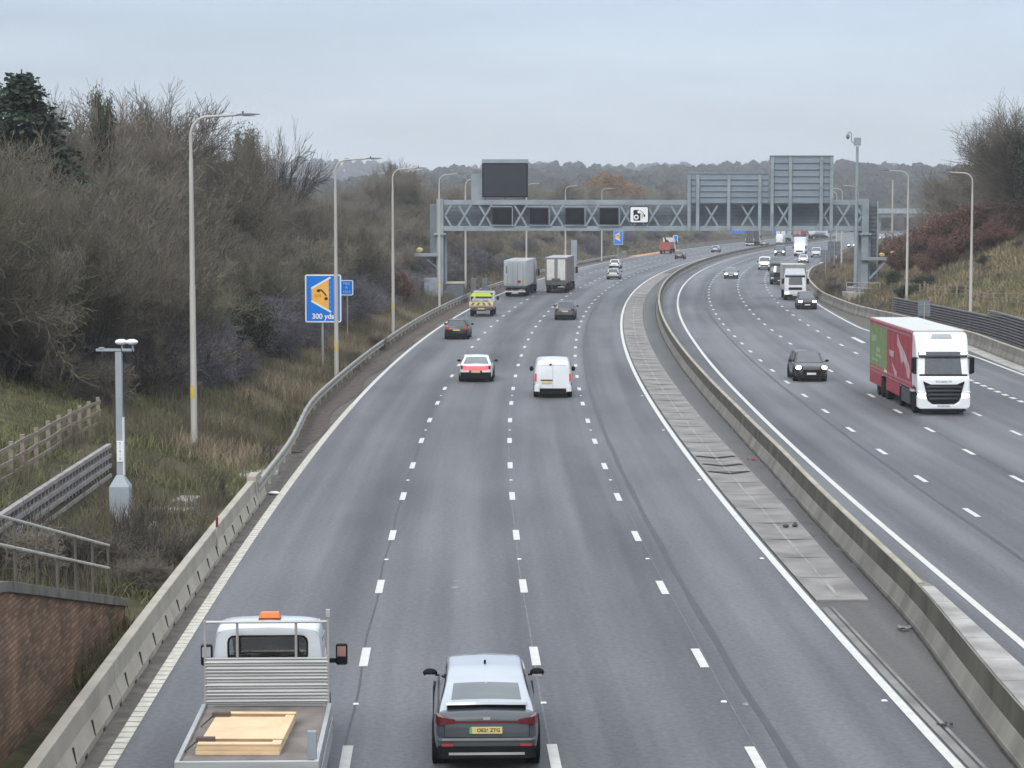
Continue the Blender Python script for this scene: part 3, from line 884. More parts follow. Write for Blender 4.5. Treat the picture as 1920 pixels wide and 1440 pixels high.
# right wall faces the road on its left, so it is mirrored
def crib_right():
    t = thing('crib_wall', 'dark slatted crib retaining wall behind the right verge barrier', 'retaining wall', (0, 0, 0))
    for r_ in range(12):
        z0 = 0.02 + r_ * 0.205
        ys = frange(140, 196.5, 2.9)
        for j, (a, b) in enumerate(zip(ys[:-1], ys[1:])):
            if r_ > 9 and a > 160: continue
            b2 = b - 0.015
            p = [P(a, crib_r_off(a)), P(a, crib_r_off(a) + 0.26), P(b2, crib_r_off(b2) + 0.26), P(b2, crib_r_off(b2))]
            MB().hexa([(q.x, q.y, z0) for q in p], [(q.x, q.y, z0 + 0.105) for q in p]).build('stretcher', CRIB_DK, t)
    rows = []
    for yy in frange(140, 196.5, 3):
        o_ = crib_r_off(yy) + 0.27
        rows.append([P(yy, o_, -0.2), P(yy, o_ + 0.05, -0.2), P(yy, o_ + 0.05, 2.3 if yy < 160 else 1.9), P(yy, o_, 2.3 if yy < 160 else 1.9)])
    MB().loft(rows).build('earth_fill', SOIL_DK, t)
crib_right()

# ------------------------------------------------------------------ fences
pf = thing('post_and_rail_fence', 'weathered timber three-rail fence above the left crib wall', 'fence', (0, 0, 0))
fp = [(15, 62.0, 1.95), (38, 64.0, 1.94), (63, 66.2, 1.92), (87, 68.5, 1.9), (107, 70.7, 1.88), (126, 73.0, 1.84), (146, 75.2, 1.78), (164, 77.6, 1.72), (182, 80.0, 1.66)]
posts = [(-15.2 + 1.1, 58.0, 1.97), (-14.15, 60.0, 1.96)] + [((px - 960) / 4130 * Y, Y, z) for px, Y, z in fp]
pm = MB().box(-0.06, 0.06, -0.075, 0.075, -0.3, 1.22).mesh('post'); pm.materials.append(FENCE_W)
rf = random.Random(2)
for x, y, z in posts:
    o = link('post', pm, None, pf, (x, y, z + .08), (R(rf.uniform(-1.5, 1.5)), R(rf.uniform(-1.5, 1.5)), 0.05))
for a, b in zip(posts[:-1], posts[1:]):
    for dz in (0.40, 0.78, 1.16):
        j = rf.uniform(-0.03, 0.03)
        MB().bar((a[0] + 0.08, a[1] + 0.02, a[2] + dz + j), (b[0] + 0.08, b[1] - 0.02, b[2] + dz + rf.uniform(-0.03, 0.03)), 0.04, 0.11).build('rail', FENCE_W, pf)
wf = thing('wire_fence', 'post and wire fence on the grass above the right crib wall', 'fence', (0, 0, 0))
pm2 = MB().box(-0.07, 0.07, -0.07, 0.07, -0.3, 1.2).mesh('post'); pm2.materials.append(FENCE_W)
wp = []
for k, yy in enumerate(frange(146, 210, 2.9)):
    p = P(yy, crib_r_off(yy) + 3.3 + 0.3 * math.sin(k)); p.z = gz(p.x, p.y); wp.append(p)
    link('post', pm2, None, wf, p, (R(rf.uniform(-3, 3)), R(rf.uniform(-3, 3)), 0))
for dz in (0.45, 0.8, 1.1):
    MB().tube([p + Vector((0, 0, dz)) for p in wp], 0.018, 4).build('wire', FENCE_W, wf)

# ------------------------------------------------------------------ camera pole on the left
X0 = (221 - 960) / 4130 * 66.0
cp = thing('camera_pole', 'grey steel pole with cabinet foot and two white cameras on the left verge', 'camera pole', (X0, 66.0, 0.30))
POLEG = M('mid_grey_pole_paint', (0.33, 0.375, 0.41), 0.5, var=0.08)
POLEW = M('pale_pole_edge', (0.74, 0.76, 0.75), 0.5, var=0.05)
MB().box(-0.30, 0.30, -0.28, 0.28, 0.0, 1.16).build('cabinet', POLEG, cp, bevel=0.012)
MB().hexa([(-0.30, -0.28, 1.163), (0.30, -0.28, 1.163), (0.30, 0.28, 1.163), (-0.30, 0.28, 1.163)], [(-0.10, -0.10, 1.52), (0.10, -0.10, 1.52), (0.10, 0.10, 1.52), (-0.10, 0.10, 1.52)]).build('cabinet_cap', POLEG, cp, bevel=0.01)
MB().box(-0.095, 0.095, -0.095, 0.095, 1.52, 5.22).build('mast', POLEG, cp, bevel=0.008)
MB().box(0.097, 0.135, -0.10, 0.10, 1.50, 3.25).build('cable_cover', POLEW, cp)
MB().box(-0.075, 0.135, -0.125, -0.098, 1.92, 2.55).build('name_plate', SIGNWHITE, cp)
text('plate_lettering', '2\n1\n0\n1\nA', 0.115, M('grey_print', (0.18, 0.2, 0.2), 0.6), cp, (0.02, -0.128, 2.235))
MB().box(-0.68, 0.46, -0.05, 0.05, 5.24, 5.32).build('cross_arm', POLEG, cp, bevel=0.008)
MB().box(-0.58, -0.44, -0.07, 0.07, 5.323, 5.36).build('arm_clamp', POLEG, cp)
for xx in (0.10, 0.42):
    h = MB(); h.tube([(xx, 0, 5.32), (xx, 0, 5.44)], 0.03, 6); o1 = h.build('camera_bracket', POLEG, cp)
    c = MB(); c.ball((xx - 0.02, 0, 5.52), 0.19, 0.15, 0.09, 12, 8); c.build('camera', SIGNWHITE, cp, True)
    MB().tube([(xx - 0.05, -0.05, 5.43), (xx + 0.02, -0.05, 5.2), (xx + 0.1, -0.05, 5.08), (xx + 0.13, -0.05, 4.9)], 0.012, 5).build('cable', BLACK, cp)
sl = MB(); sl.box(-1.0, 0.0, -0.9, 0.6, -0.25, -0.005); sl.box(0.05, 1.0, -0.7, 0.7, -0.25, -0.008)
o = sl.build('foundation_slab', CONC_TOP, cp, bevel=0.01)
for j, (px, Y, w, l) in enumerate([(318, 69.5, 1.3, .6), (345, 72.0, 0.7, 1.4), (478, 81.0, 1.6, .7), (455, 80, 0.6, 1.5)]):
    q = terrain_point(px, Y, 0.16)
    o = MB().box(-w/2, w/2, -l/2, l/2, -0.2, 0.03).build('concrete_slab', CONC_TOP, None, bevel=0.01)
    o.location = q; o.rotation_euler = (0, 0, 0.2 * j - 0.3)
    tag(o, ['grey concrete slab in the grass right of the camera pole', 'long broken slab in the grass behind the camera pole', 'pale slab in the grass just behind the bend of the steel rail', 'narrow slab edge in the grass near the end of the concrete barrier'][j], 'slab')

# ------------------------------------------------------------------ lamp columns
LANT = M('dark_lantern_housing', (0.10, 0.085, 0.10), 0.5, var=0.1)
LENS = M('clear_lantern_glass', (0.45, 0.46, 0.46), 0.2)
LAMP_ME = {}
def lamp_mesh(kind):
    if kind in LAMP_ME: return LAMP_ME[kind]
    d = {}
    mb = MB()
    mb.tube([(0,0,-0.4),(0,0,1.9),(0,0,1.92),(0,0,5.6),(0,0,5.66),(0,0,8.4),(0,0,8.45),(0,0,10.3),(0,0,10.4),(0,0,11.2)], [.125,.125,.118,.112,.098,.092,.084,.078,.062,.060], 12)
    d['column'] = mb.mesh('column', True)
    pts = [(0, 0, 11.2)]
    for k in range(1, 9):
        a = PI/2 * k/8
        pts.append((0.62*(1-math.cos(a)), 0, 11.2 + 0.72*math.sin(a)))
    pts.append((1.75, 0, 11.99))
    mb = MB(); mb.tube(pts, [.058]*5 + [.05]*5, 10); d['arm'] = mb.mesh('arm', True)
    mb = MB(); rows = []
    for t, w, h in ((0, .05, .03), (.08, .11, .06), (.3, .16, .075), (.6, .14, .06), (.85, .09, .035), (.92, .03, .02)):
        rows.append([(1.68+t, -w, 11.96+t*.04), (1.68+t, -w*.6, 11.96+t*.04+h), (1.68+t, w*.6, 11.96+t*.04+h), (1.68+t, w, 11.96+t*.04)])
    mb.loft(rows, closed=True); d['lantern'] = mb.mesh('lantern', True)
    d['photocell'] = MB().tube([(1.95, 0, 12.03), (1.95, 0, 12.13)], 0.035, 8).mesh('photocell')
    d['lantern_glass'] = MB().box(1.95, 2.4, -0.09, 0.09, 11.945, 11.968).mesh('lantern_glass')
    st_ = [[(0.129*math.cos(R(a)), 0.129*math.sin(R(a)), z) for a in range(195, 300, 15)] for z in (1.38, 1.86)]
    d['sticker'] = MB().loft(st_, cap=False).mesh('sticker')
    for k, m in (('column', GALV_COL), ('arm', GALV_COL), ('lantern', LANT), ('photocell', LANT), ('lantern_glass', LENS), ('sticker', M('faded_yellow_sticker', (0.62, 0.47, 0.06), 0.6))):
        d[k].materials.append(m)
    LAMP_ME[kind] = d
    return d
def lamp(px, Y, zb, side, label, sticker=True, h=1.0, X=None):
    x = X if X is not None else (px - 960) / 4130 * Y
    t = thing('lamp_column', label, 'street lamp', (x, Y, zb), head(Y) if side > 0 else head(Y) + PI, 'motorway lamp columns')
    for k, me in lamp_mesh('a').items():
        if k == 'sticker' and not sticker: continue
        o = link(k, me, None, t); 
    t.scale = (1, 1, h)
    return t
lamp(361, 82.6, 1.30, 1, 'nearest tall lamp column on the left, in the grass')
lamp(630, 122, 0.55, 1, 'lamp column in front of the blue SOS sign')
lamp(737, 165, 0.8, 1, 'lamp column to the right of the two blue signs')
lamp(824, 206, 1.0, 1, 'lamp column right beside the left gantry leg')
lamp(873, 249, 1.1, 1, 'lamp column showing behind the gantry left of the message sign', False)
lamp(987, 292, 1.1, 1, 'lamp column behind the gantry hidden by the message sign', False)
lamp(1060, 335, 1.2, 1, 'lamp column behind the gantry above the darker trailer', False)
lamp(1128, 378, 1.2, 1, 'lamp column behind the gantry in front of the orange tree', False)
lamp(1820, 168, 0.55, -1, 'nearest lamp column on the right, before the slatted crib wall', False)
lamp(1700, 199, 1.2, -1, 'lamp column on the right between the crib wall and the gantry', False)
lamp(1607, 252, 0.4, -1, 'lamp column hidden behind the tall camera mast', False)
lamp(1577, 312, 0.6, -1, 'taller of the two lamp columns just left of the camera mast', False)
lamp(1567, 372, 0.6, -1, 'shorter of the two lamp columns just left of the camera mast', False)
o = MB().tube([(0, 0, 0), (0, 0, 13.5)], [0.16, 0.11], 10).build('plain_pole', GALV_COL, None, True)
q = terrain_point(1671, 330); o.location = (q.x, q.y, q.z - 2); tag(o, 'plain armless pole beyond the right leg of the gantry', 'pole')

# ------------------------------------------------------------------ signs
def rounded(w, h, r, n=5):
    pts = []
    for cx, cy, a0 in ((w/2-r, h/2-r, 0), (-w/2+r, h/2-r, 90), (-w/2+r, -h/2+r, 180), (w/2-r, -h/2+r, 270)):
        for k in range(n+1):
            a = R(a0 + 90*k/n); pts.append((cx + r*math.cos(a), cy + r*math.sin(a)))
    return pts
def board(root, w, h, zc, mat_face, mat_border, r=0.1, bw=0.09, y=0.0):
    """a flat sign face looking towards -Y, white rim proud of the sheet"""
    pz = [(a, b + zc) for a, b in rounded(w, h, r)]
    pi_ = [(a, b + zc) for a, b in rounded(w - 2*bw, h - 2*bw, max(r - bw, 0.02))]
    MB().prism(pz, y - 0.02, y + 0.03, 'y').build('border', mat_border, root)
    MB().prism(pi_, y - 0.026, y - 0.021, 'y').build('face', mat_face, root)
def sos_sign(name, label, px, Y, w, h, zc, full=True):
    x = (px - 960) / 4130 * Y
    zg = gz(x, Y)
    t = thing(name, label, 'road sign', (x, Y, zg), head(Y) * 0.5)
    zc -= zg
    board(t, w, h, zc, SIGNBLUE, SIGNWHITE, 0.12 * w/2.1, 0.075 * w/2.1)
    s = w / 2.1
    def q(a, b): return (a * s, zc + b * s)
    MB().prism([q(-0.66, 0.56), q(0.33, 1.10), q(0.33, -0.66), q(-0.66, -0.12)], -0.031, -0.027, 'y').build('orange_panel', SIGNORANGE, t)
    ln = MB()
    for a, b in (((-0.69, 0.58), (0.43, 1.22)), ((-0.69, 0.62), (-0.69, -0.18)), ((-0.69, -0.14), (0.46, -0.79))):
        pa_, pb_ = q(*a), q(*b)
        ln.bar((pa_[0], -0.034, pa_[1]), (pb_[0], -0.034, pb_[1]), 0.006, 0.10 * s)
    ln.build('lane_outline', SIGNWHITE, t)
    dt = MB()
    for k in range(6):
        z_ = 1.0 - k * 0.285
        pa_, pb_ = q(0.42, z_), q(0.42, z_ - 0.13)
        dt.bar((pa_[0], -0.034, pa_[1]), (pb_[0], -0.034, pb_[1]), 0.006, 0.09 * s)
    dt.build('dashed_line', SIGNWHITE, t)
    ph = MB(); pts = [q(-0.30, 0.50), q(-0.12, 0.50), q(0.06, 0.32), q(0.18, 0.16), q(0.19, 0.02)]
    for a, b in zip(pts[:-1], pts[1:]): ph.bar((a[0], -0.036, a[1]), (b[0], -0.036, b[1]), 0.005, 0.085 * s)
    for c in (q(-0.27, 0.45), q(0.17, -0.01)):
        ph.prism([(c[0] + 0.115*s*math.cos(2*PI*k/12), c[1] + 0.095*s*math.sin(2*PI*k/12)) for k in range(12)], -0.039, -0.033, 'y')
    ph.build('phone_symbol', SIGNBROWN, t)
    if full:
        text('sos_lettering', 'SOS', 0.23 * s, SIGNTAN, t, (q(-0.30, 0)[0], -0.036, q(0, 0.15)[1]), bold=0.006)
        text('distance_lettering', '300 yds', 0.42 * s, SIGNWHITE, t, (q(-0.02, 0)[0], -0.034, q(0, -1.05)[1]), bold=0.012, sx=0.98)
    p = MB(); p.tube([(-0.06 * s, 0.09, -0.6), (-0.06 * s, 0.09, zc + h/2 - 0.15)], 0.07 * max(s, .8), 10); p.build('post', GALV, t, True)
    return t
sos_sign('phone_sign', 'big blue and orange SOS phone sign reading 300 yds', 606, 128, 2.1, 2.78, 4.59)
sos_sign('phone_sign', 'small distant blue and orange phone sign under the gantry', 1159, 420, 1.75, 2.6, 4.2, False)
xs_ = (650 - 960) / 4130 * 150
zs_ = gz(xs_, 150)
t = thing('location_sign', 'small blue location sign on a thin post right of the SOS sign', 'road sign', (xs_, 150, zs_), head(150) * 0.5)
zc = 9.83 - (539 - 390) / 4130 * 150 - zs_
board(t, 0.90, 1.04, zc, SIGNBLUE, SIGNWHITE, 0.11, 0.06)
SIGNPALE = M('pale_blue_sign_print', (0.42, 0.62, 0.88), 0.5)
text('road_number', 'M62', 0.26, SIGNPALE, t, (0, -0.03, zc + 0.29))
text('direction_letter', 'A', 0.28, SIGNPALE, t, (0, -0.03, zc + 0.02))
text('distance_figures', '102.4', 0.24, SIGNPALE, t, (0, -0.03, zc - 0.28))
MB().tube([(0.03, 0.07, -0.4), (0.03, 0.07, zc + 0.4)], 0.045, 8).build('post', GALV, t)
t = thing('location_sign', 'tiny far blue sign just beyond the red lorry', 'road sign', terrain_point(1266, 500), 0)
board(t, 1.1, 1.4, 3.0, SIGNBLUE, SIGNWHITE, 0.1, 0.1); MB().tube([(0, .06, -.3), (0, .06, 3.2)], 0.06, 6).build('post', GALV, t)
def sign_back(label, px, Y, w, h, ztop, dark=False):
    x = (px - 960) / 4130 * Y; zg = gz(x, Y)
    t = thing('small_sign', label, 'road sign', (x, Y, zg), 0)
    MB().box(-w/2, w/2, -0.02, 0.02, ztop - h - zg, ztop - zg).build('panel', STEEL_PANEL if not dark else STEEL_DK, t, bevel=0.008)
    MB().bar((-w/2 + .05, -0.045, ztop - zg - h*.25), (w/2 - .05, -0.045, ztop - zg - h*.25), 0.04, 0.05).build('rib', STEEL_GREY, t)
    MB().bar((-w/2 + .05, -0.045, ztop - zg - h*.75), (w/2 - .05, -0.045, ztop - zg - h*.75), 0.04, 0.05).build('rib', STEEL_GREY, t)
    MB().tube([(0, -0.11, -0.4), (0, -0.11, ztop - zg - 0.1)], 0.04, 8).build('post', GALV, t)
sign_back('grey back of a small sign in front of the slatted crib wall', 1733, 160, 0.9, 1.15, 3.15)
sign_back('dark square sign back in the grass left of the camera mast', 1563, 300, 1.75, 1.9, 5.3, True)
sign_back('lower grey sign back leaning against the darker sign back', 1547, 296, 1.3, 1.6, 4.2)

# ------------------------------------------------------------------ gantry over both carriageways
GY = 230.0
def gp(px, py, dy=0.0):
    """photo point on the gantry plane"""
    Yv = GY + dy
    v = (py - 720) / 4130.0; p_ = math.atan(330 / 4130.0); cp_, sp_ = math.cos(p_), math.sin(p_)
    d = Vector(((px - 960) / 4130.0, cp_ - v * sp_, -sp_ - v * cp_))
    return Vector((0, 0, CAM_H)) + d * (Yv / d.y)
gx0, gx1 = gp(832, 400).x, gp(1619, 400).x
gt = thing('sign_gantry', 'pale grey steel truss gantry spanning all the lanes', 'gantry', (0, 0, 0))
zt, zb = gp(960, 375).z, gp(960, 433).z
MB().box(gx0 - .35, gx1 + .35, GY - 0.2, GY + 0.2, zt - 0.5, zt).build('top_chord', STEEL_GREY, gt, bevel=0.02)
MB().box(gx0 - .35, gx1 + .35, GY - 0.2, GY + 0.2, zb, zb + 0.5).build('bottom_chord', STEEL_GREY, gt, bevel=0.02)
MB().box(gx0 - .35, gx1 + .35, GY + 2.0, GY + 2.4, zt - 0.5, zt).build('top_chord', STEEL_GREY, gt, bevel=0.02)
MB().box(gx0 - .35, gx1 + .35, GY + 2.0, GY + 2.4, zb, zb + 0.5).build('bottom_chord', STEEL_GREY, gt, bevel=0.02)
MB().box(gx0, gx1, GY + 0.2, GY + 2.0, zb + 0.12, zb + 0.2).build('walkway', STEEL_DK, gt)
def xbrace(px):
    c = gp(px, 404).x; w = 0.66
    for s_ in (-1, 1):
        MB().bar((c - s_ * w, GY - 0.08 + 0.06 * s_, zt - 0.5), (c + s_ * w, GY - 0.08 + 0.06 * s_, zb + 0.5), 0.12, 0.2).build('brace', STEEL_GREY, gt)
for px in (871, 910, 976, 1044, 1110, 1174, 1224, 1269, 1334, 1402, 1469, 1545, 1581):
    xbrace(px)
for px, s_ in ((838, 1), (1612, -1)):
    c = gp(px, 404).x
    MB().bar((c + s_ * .45, GY - 0.1, zt - 0.5), (c - s_ * .2, GY - 0.1, (zt + zb) / 2), 0.12, 0.2).build('brace', STEEL_GREY, gt)
    MB().bar((c - s_ * .2, GY - 0.1, (zt + zb) / 2), (c + s_ * .45, GY - 0.1, zb + 0.5), 0.12, 0.2).build('brace', STEEL_GREY, gt)
# slatted cladding on the far face
nsl = 6
for k in range(nsl):
    z0 = zb + 0.5 + (zt - zb - 1.0) * k / nsl
    z1 = z0 + (zt - zb - 1.0) / nsl - 0.04
    for j, (a, b) in enumerate(zip(frange(gx0, gx1, 4.6)[:-1], frange(gx0, gx1, 4.6)[1:])):
        MB().box(a, b - 0.02, GY + 1.9, GY + 1.95, z0, z1).build('cladding_slat', STEEL_PANEL, gt)
MB().box(gx0, gx1, GY + 1.955, GY + 1.985, zb + 0.5, zt - 0.5).build('cladding_backing', STEEL_DK, gt)
# lane signals
for px in (941.5, 1010.5, 1077.5, 1141.5):
    c = gp(px, 405)
    t = thing('lane_signal', {941.5: 'unlit black lane signal nearest the left end of the gantry', 1010.5: 'second unlit black lane signal from the left on the gantry', 1077.5: 'third unlit black lane signal from the left on the gantry', 1141.5: 'unlit black lane signal next to the white camera sign'}[px], 'lane signal', (c.x, GY - 0.35, c.z), 0, 'lane signals on the gantry')
    MB().box(-0.97, 0.97, -0.20, 0.12, -0.84, 0.84).build('housing', SCREEN, t, bevel=0.06)
    MB().box(-0.80, 0.80, -0.225, -0.203, -0.68, 0.68).build('display', BLACK, t)
    MB().box(-0.36, 0.36, -0.231, -0.227, -0.36, 0.36).build('inner_display', SCREEN, t)
    MB().box(-1.25, 1.05, -0.05, 0.12, 0.92, 1.05).build('mounting_rail', STEEL_GREY, t)
    MB().box(-1.05, 1.25, -0.05, 0.12, -1.05, -0.93).build('mounting_rail', STEEL_GREY, t)
    MB().box(1.02, 1.12, -0.04, 0.1, -0.9, 0.9).build('mounting_post', STEEL_GREY, t)
c = gp(1198, 402.5)
t = thing('speed_camera_sign', 'white square sign with a black camera symbol on the gantry', 'road sign', (c.x, GY - 0.4, c.z), 0)
MB().prism(rounded(2.0, 1.78, 0.2), -0.04, 0.02, 'y').build('rim', BLACK, t)
MB().prism(rounded(1.82, 1.58, 0.14), -0.055, -0.042, 'y').build('face', SIGNWHITE, t)
sy = MB()
sy.prism([(-0.60, -0.5), (-0.52, -0.62), (0.12, -0.62), (0.14, 0.25), (0.05, 0.42), (-0.1, 0.5), (-0.60, 0.48)], -0.062, -0.056, 'y')
sy.prism([(0.44, 0.08), (0.6, 0.02), (0.62, -0.18), (0.54, -0.27), (0.46, -0.2)], -0.062, -0.056, 'y')
sy.bar((0.1, -0.06, 0.45), (0.5, -0.06, 0.08), 0.008, 0.05)
sy.build('camera_symbol', BLACK, t)
def ring(cx, cz, r0, r1, y0, y1):
    mb = MB(); rows = []
    for k in range(25):
        a = 2*PI*k/24
        rows.append([(cx + r0*math.cos(a), y0, cz + r0*math.sin(a)), (cx + r1*math.cos(a), y0, cz + r1*math.sin(a)), (cx + r1*math.cos(a), y1, cz + r1*math.sin(a))])
    mb.loft(rows, cap=False); return mb
ring(-0.30, -0.25, 0.13, 0.26, -0.068, -0.063).build('lens_symbol', SIGNWHITE, t)
MB().prism([(-0.02 + 0.17*math.cos(2*PI*k/14), 0.28 + 0.15*math.sin(2*PI*k/14)) for k in range(14)], -0.067, -0.063, 'y').build('flash_symbol', SIGNWHITE, t)
MB().prism([(0.22, 0.2), (0.40, 0.06), (0.42, -0.25), (0.36, -0.45), (0.22, -0.48)], -0.061, -0.056, 'y').build('bellows_symbol', M('pale_stone_print', (0.55, 0.57, 0.5), 0.5), t)
MB().box(-0.5, -0.42, -0.03, 0.1, -1.1, 1.1).build('mounting_post', STEEL_GREY, t); MB().box(0.42, 0.5, -0.03, 0.1, -1.1, 1.1).build('mounting_post', STEEL_GREY, t)
# big message sign on top
a, b = gp(904, 306), gp(990, 370)
t = thing('message_sign', 'big unlit dark message sign standing on the gantry', 'message sign', ((a.x + b.x) / 2, GY - 0.1, zt), 0)
w_, h_ = (b.x - a.x), a.z - b.z
zz = b.z - zt
MB().box(-w_/2, w_/2, -0.3, 0.3, zz, zz + h_).build('housing', SCREEN, t, bevel=0.05)
MB().box(-w_/2 + .18, w_/2 - .18, -0.325, -0.303, zz + 0.15, zz + h_ - 0.12).build('display', M('matt_led_panel', (0.018, 0.024, 0.034), 0.6, var=0.12, scale=1), t)
MB().box(-w_/2 - .03, w_/2 + .03, -0.32, 0.32, zz + h_ + 0.004, zz + h_ + 0.42).build('hood', STEEL_GREY, t, bevel=0.03)
for xx in (-w_/2 + .35, 0, w_/2 - .35):
    MB().box(xx - .08, xx + .08, -0.1, 0.1, 0.0, zz - 0.004).build('leg', STEEL_DK, t)
a, b = gp(884, 327, 3), gp(908, 369, 3)
o = MB().box(a.x, b.x, GY + 1.0, GY + 1.8, zt + 0.004, a.z).build('equipment_cabinet', STEEL_GREY, None, bevel=0.02)
tag(o, 'light grey equipment cabinet on the gantry behind the message sign', 'cabinet')
# direction signs seen from behind
def dir_back(label, pxl, pxr, pyt, posts, nrib):
    a, b = gp(pxl, pyt), gp(pxr, 380)
    t = thing('direction_sign', label, 'direction sign', (0, 0, 0))
    MB().box(a.x, b.x, GY - 0.42, GY - 0.38, zt - 0.42, a.z).build('sign_panel', M('sign_back_aluminium', (0.225, 0.275, 0.325), 0.5, var=0.08, scale=.6), t)
    hh = a.z - zt + 0.42
    for k in range(nrib):
        z_ = zt - 0.36 + hh * k / (nrib - 1) * 0.985
        MB().box(a.x + .02, b.x - .02, GY - 0.5, GY - 0.423, z_, z_ + 0.09).build('rib', STEEL_DK, t)
        MB().box(a.x + .02, b.x - .02, GY - 0.485, GY - 0.423, z_ + 0.092, z_ + 0.16).build('rib', STEEL_GREY, t)
    for px in posts:
        c = gp(px, 400).x
        MB().box(c - 0.17, c + 0.17, GY - 0.70, GY - 0.505, zb + 0.02, a.z - 0.05).build('post', STEEL_GREY, t, bevel=0.015)
    return t
dir_back('lower wide direction sign on the gantry seen from behind', 1288, 1440, 327, (1291, 1307, 1365, 1423), 6)
dir_back('taller direction sign on the gantry seen from behind', 1442, 1561, 294, (1446, 1480, 1538, 1557), 8)
# legs
for px, nm in ((825, 'left'), (1622, 'right')):
    c = gp(px, 400).x
    zg = gz(c, GY)
    MB().box(c - 0.36, c + 0.36, GY - 0.3, GY + 0.3, zg - 0.3, zt + 0.12).build('leg', STEEL_GREY, gt, bevel=0.03)
    MB().box(c - 0.32, c + 0.32, GY + 1.9, GY + 2.5, zg - 0.3, zt + 0.10).build('leg', STEEL_GREY, gt, bevel=0.03)
    MB().box(c - 0.62, c + 0.62, GY - 0.5, GY + 0.5, zb - 0.45, zb - 0.2).build('collar', STEEL_GREY, gt, bevel=0.03)
    MB().box(c - 1.3, c + 1.3, GY - 1.2, GY + 3.4, zg - 0.8, zg + 0.35).build('footing', CONC, gt, bevel=0.03)
    for k in range(2):
        za = zg + 0.5 + k * (zb - zg) / 2; zb_ = za + (zb - zg) / 2 - 0.3
        MB().bar((c, GY + 0.3, za), (c, GY + 1.9, zb_), 0.14, 0.14).build('brace', STEEL_GREY, gt)
    for dx in (0.5, 0.62):
        MB().tube([(c + dx, GY + 0.5, zg + 0.2), (c + dx, GY + 0.5, zb - 0.2)], 0.09, 8).build('cable_duct', STEEL_GREY, gt, True)
# left ladder cage and camera shelf
a, b = gp(806, 383), gp(819, 480)
MB().box(a.x, b.x, GY + 0.6, GY + 1.5, b.z, a.z).build('ladder_cage', STEEL_PANEL, gt, bevel=0.02)
MB().box(a.x + .25, b.x - .05, GY + 0.6, GY + 1.4, gz(-7, GY), b.z - 0.005).build('ladder_cage', STEEL_PANEL, gt, bevel=0.02)
a, b = gp(776, 475), gp(822, 480)
MB().box(a.x, b.x, GY - 0.5, GY + 0.5, b.z - 0.05, a.z).build('camera_shelf', STEEL_GREY, gt, bevel=0.02)
MB().bar((b.x, GY, b.z - 1.3), (b.x - 1.5, GY, b.z - 0.1), 0.12, 0.14).build('shelf_strut', STEEL_GREY, gt)
def yellow_cam(px, py, label, s=1.0):
    c = gp(px, py)
    t = thing('speed_camera', label, 'speed camera', (c.x, GY, c.z), 0)
    mb = MB(); rows = []
    for yy, r_ in ((-0.5, .14), (-0.46, .24), (0.1, .26), (0.35, .22), (0.42, .1)):
        rows.append([(r_*1.35*s*math.cos(2*PI*k/12), yy, 0.02 + r_*s*math.sin(2*PI*k/12)) for k in range(12)])
    mb.loft(rows, closed=True); mb.build('housing', YELLOW, t, True)
    MB().prism([(0.2*math.cos(2*PI*k/10), 0.02 + 0.14*math.sin(2*PI*k/10)) for k in range(10)], -0.515, -0.503, 'y').build('lens', HEAD_OFF, t)
    MB().box(-0.05, 0.05, -0.05, 0.05, -0.35, -0.2).build('bracket', STEEL_GREY, t)
yellow_cam(787, 469, 'yellow speed camera on the shelf left of the gantry leg')
yellow_cam(1653, 478, 'pale yellow speed camera close to the right gantry leg', 0.8)
yellow_cam(1675, 475, 'yellow speed camera at the outer end of the right gantry arm')
a, b = gp(1612, 482), gp(1684, 488)
MB().box(a.x, b.x, GY - 0.75, GY - 0.31, b.z, a.z).build('camera_shelf', STEEL_GREY, gt, bevel=0.02)
p0, p1 = gp(1628, 523), gp(1660, 489)
MB().bar((p0.x, GY - 0.5, p0.z), (p1.x, GY - 0.5, p1.z), 0.16, 0.2).build('shelf_strut', STEEL_GREY, gt)
# right access tower with rungs
a, b = gp(1630, 377), gp(1647, 560)
for xx in (a.x + 0.06, b.x - 0.06):
    MB().box(xx - 0.07, xx + 0.07, GY + 0.75, GY + 0.95, gz(37.5, GY) - .3, a.z).build('tower_upright', STEEL_GREY, gt)
MB().box(a.x, b.x, GY + 0.98, GY + 1.05, gz(37.5, GY), a.z - 0.03).build('tower_panel', STEEL_PANEL, gt)
z_ = gz(37.5, GY) + 0.4
while z_ < a.z - 0.3:
    MB().box(a.x + .14, b.x - .14, GY + 0.78, GY + 0.86, z_, z_ + 0.07).build('rung', STEEL_DK, gt); z_ += 0.42
# base rails right
bx = gp(1575, 540).x; cx = gp(1655, 540).x
zg = gz(36.5, GY)
br = thing('base_railing', 'grey guard railing round the right gantry foot', 'railing', (0, 0, 0))
pts = [(bx, GY - 4.5, zg), (bx + 1.2, GY - 6, zg), (bx + 3.1, GY - 6.4, zg), (cx, GY - 3, zg), (cx, GY + 0.5, zg)]
for dz in (0.6, 1.15): MB().tube([(p[0], p[1], p[2] + dz) for p in pts], 0.05, 6).build('rail', STEEL_GREY, br)
for p in pts: MB().tube([(p[0], p[1], p[2] - .5), (p[0], p[1], p[2] + 1.15)], 0.05, 6).build('post', STEEL_GREY, br)
MB().box(bx, cx - 1.2, GY - 5.8, GY - 1.4, zg - 1.2, zg + 0.12).build('plinth', CONC, br, bevel=0.03)
o = MB().box(-0.95, 0.95, -0.5, 0.5, 0, 1.9).build('roadside_cabinet', M('pale_blue_grey_cabinet', (0.27, 0.30, 0.34), 0.5), None, bevel=0.03)
c = gp(813, 556, -6); o.location = (c.x, GY - 6, c.z); tag(o, 'grey roadside cabinet at the foot of the left gantry leg', 'cabinet')
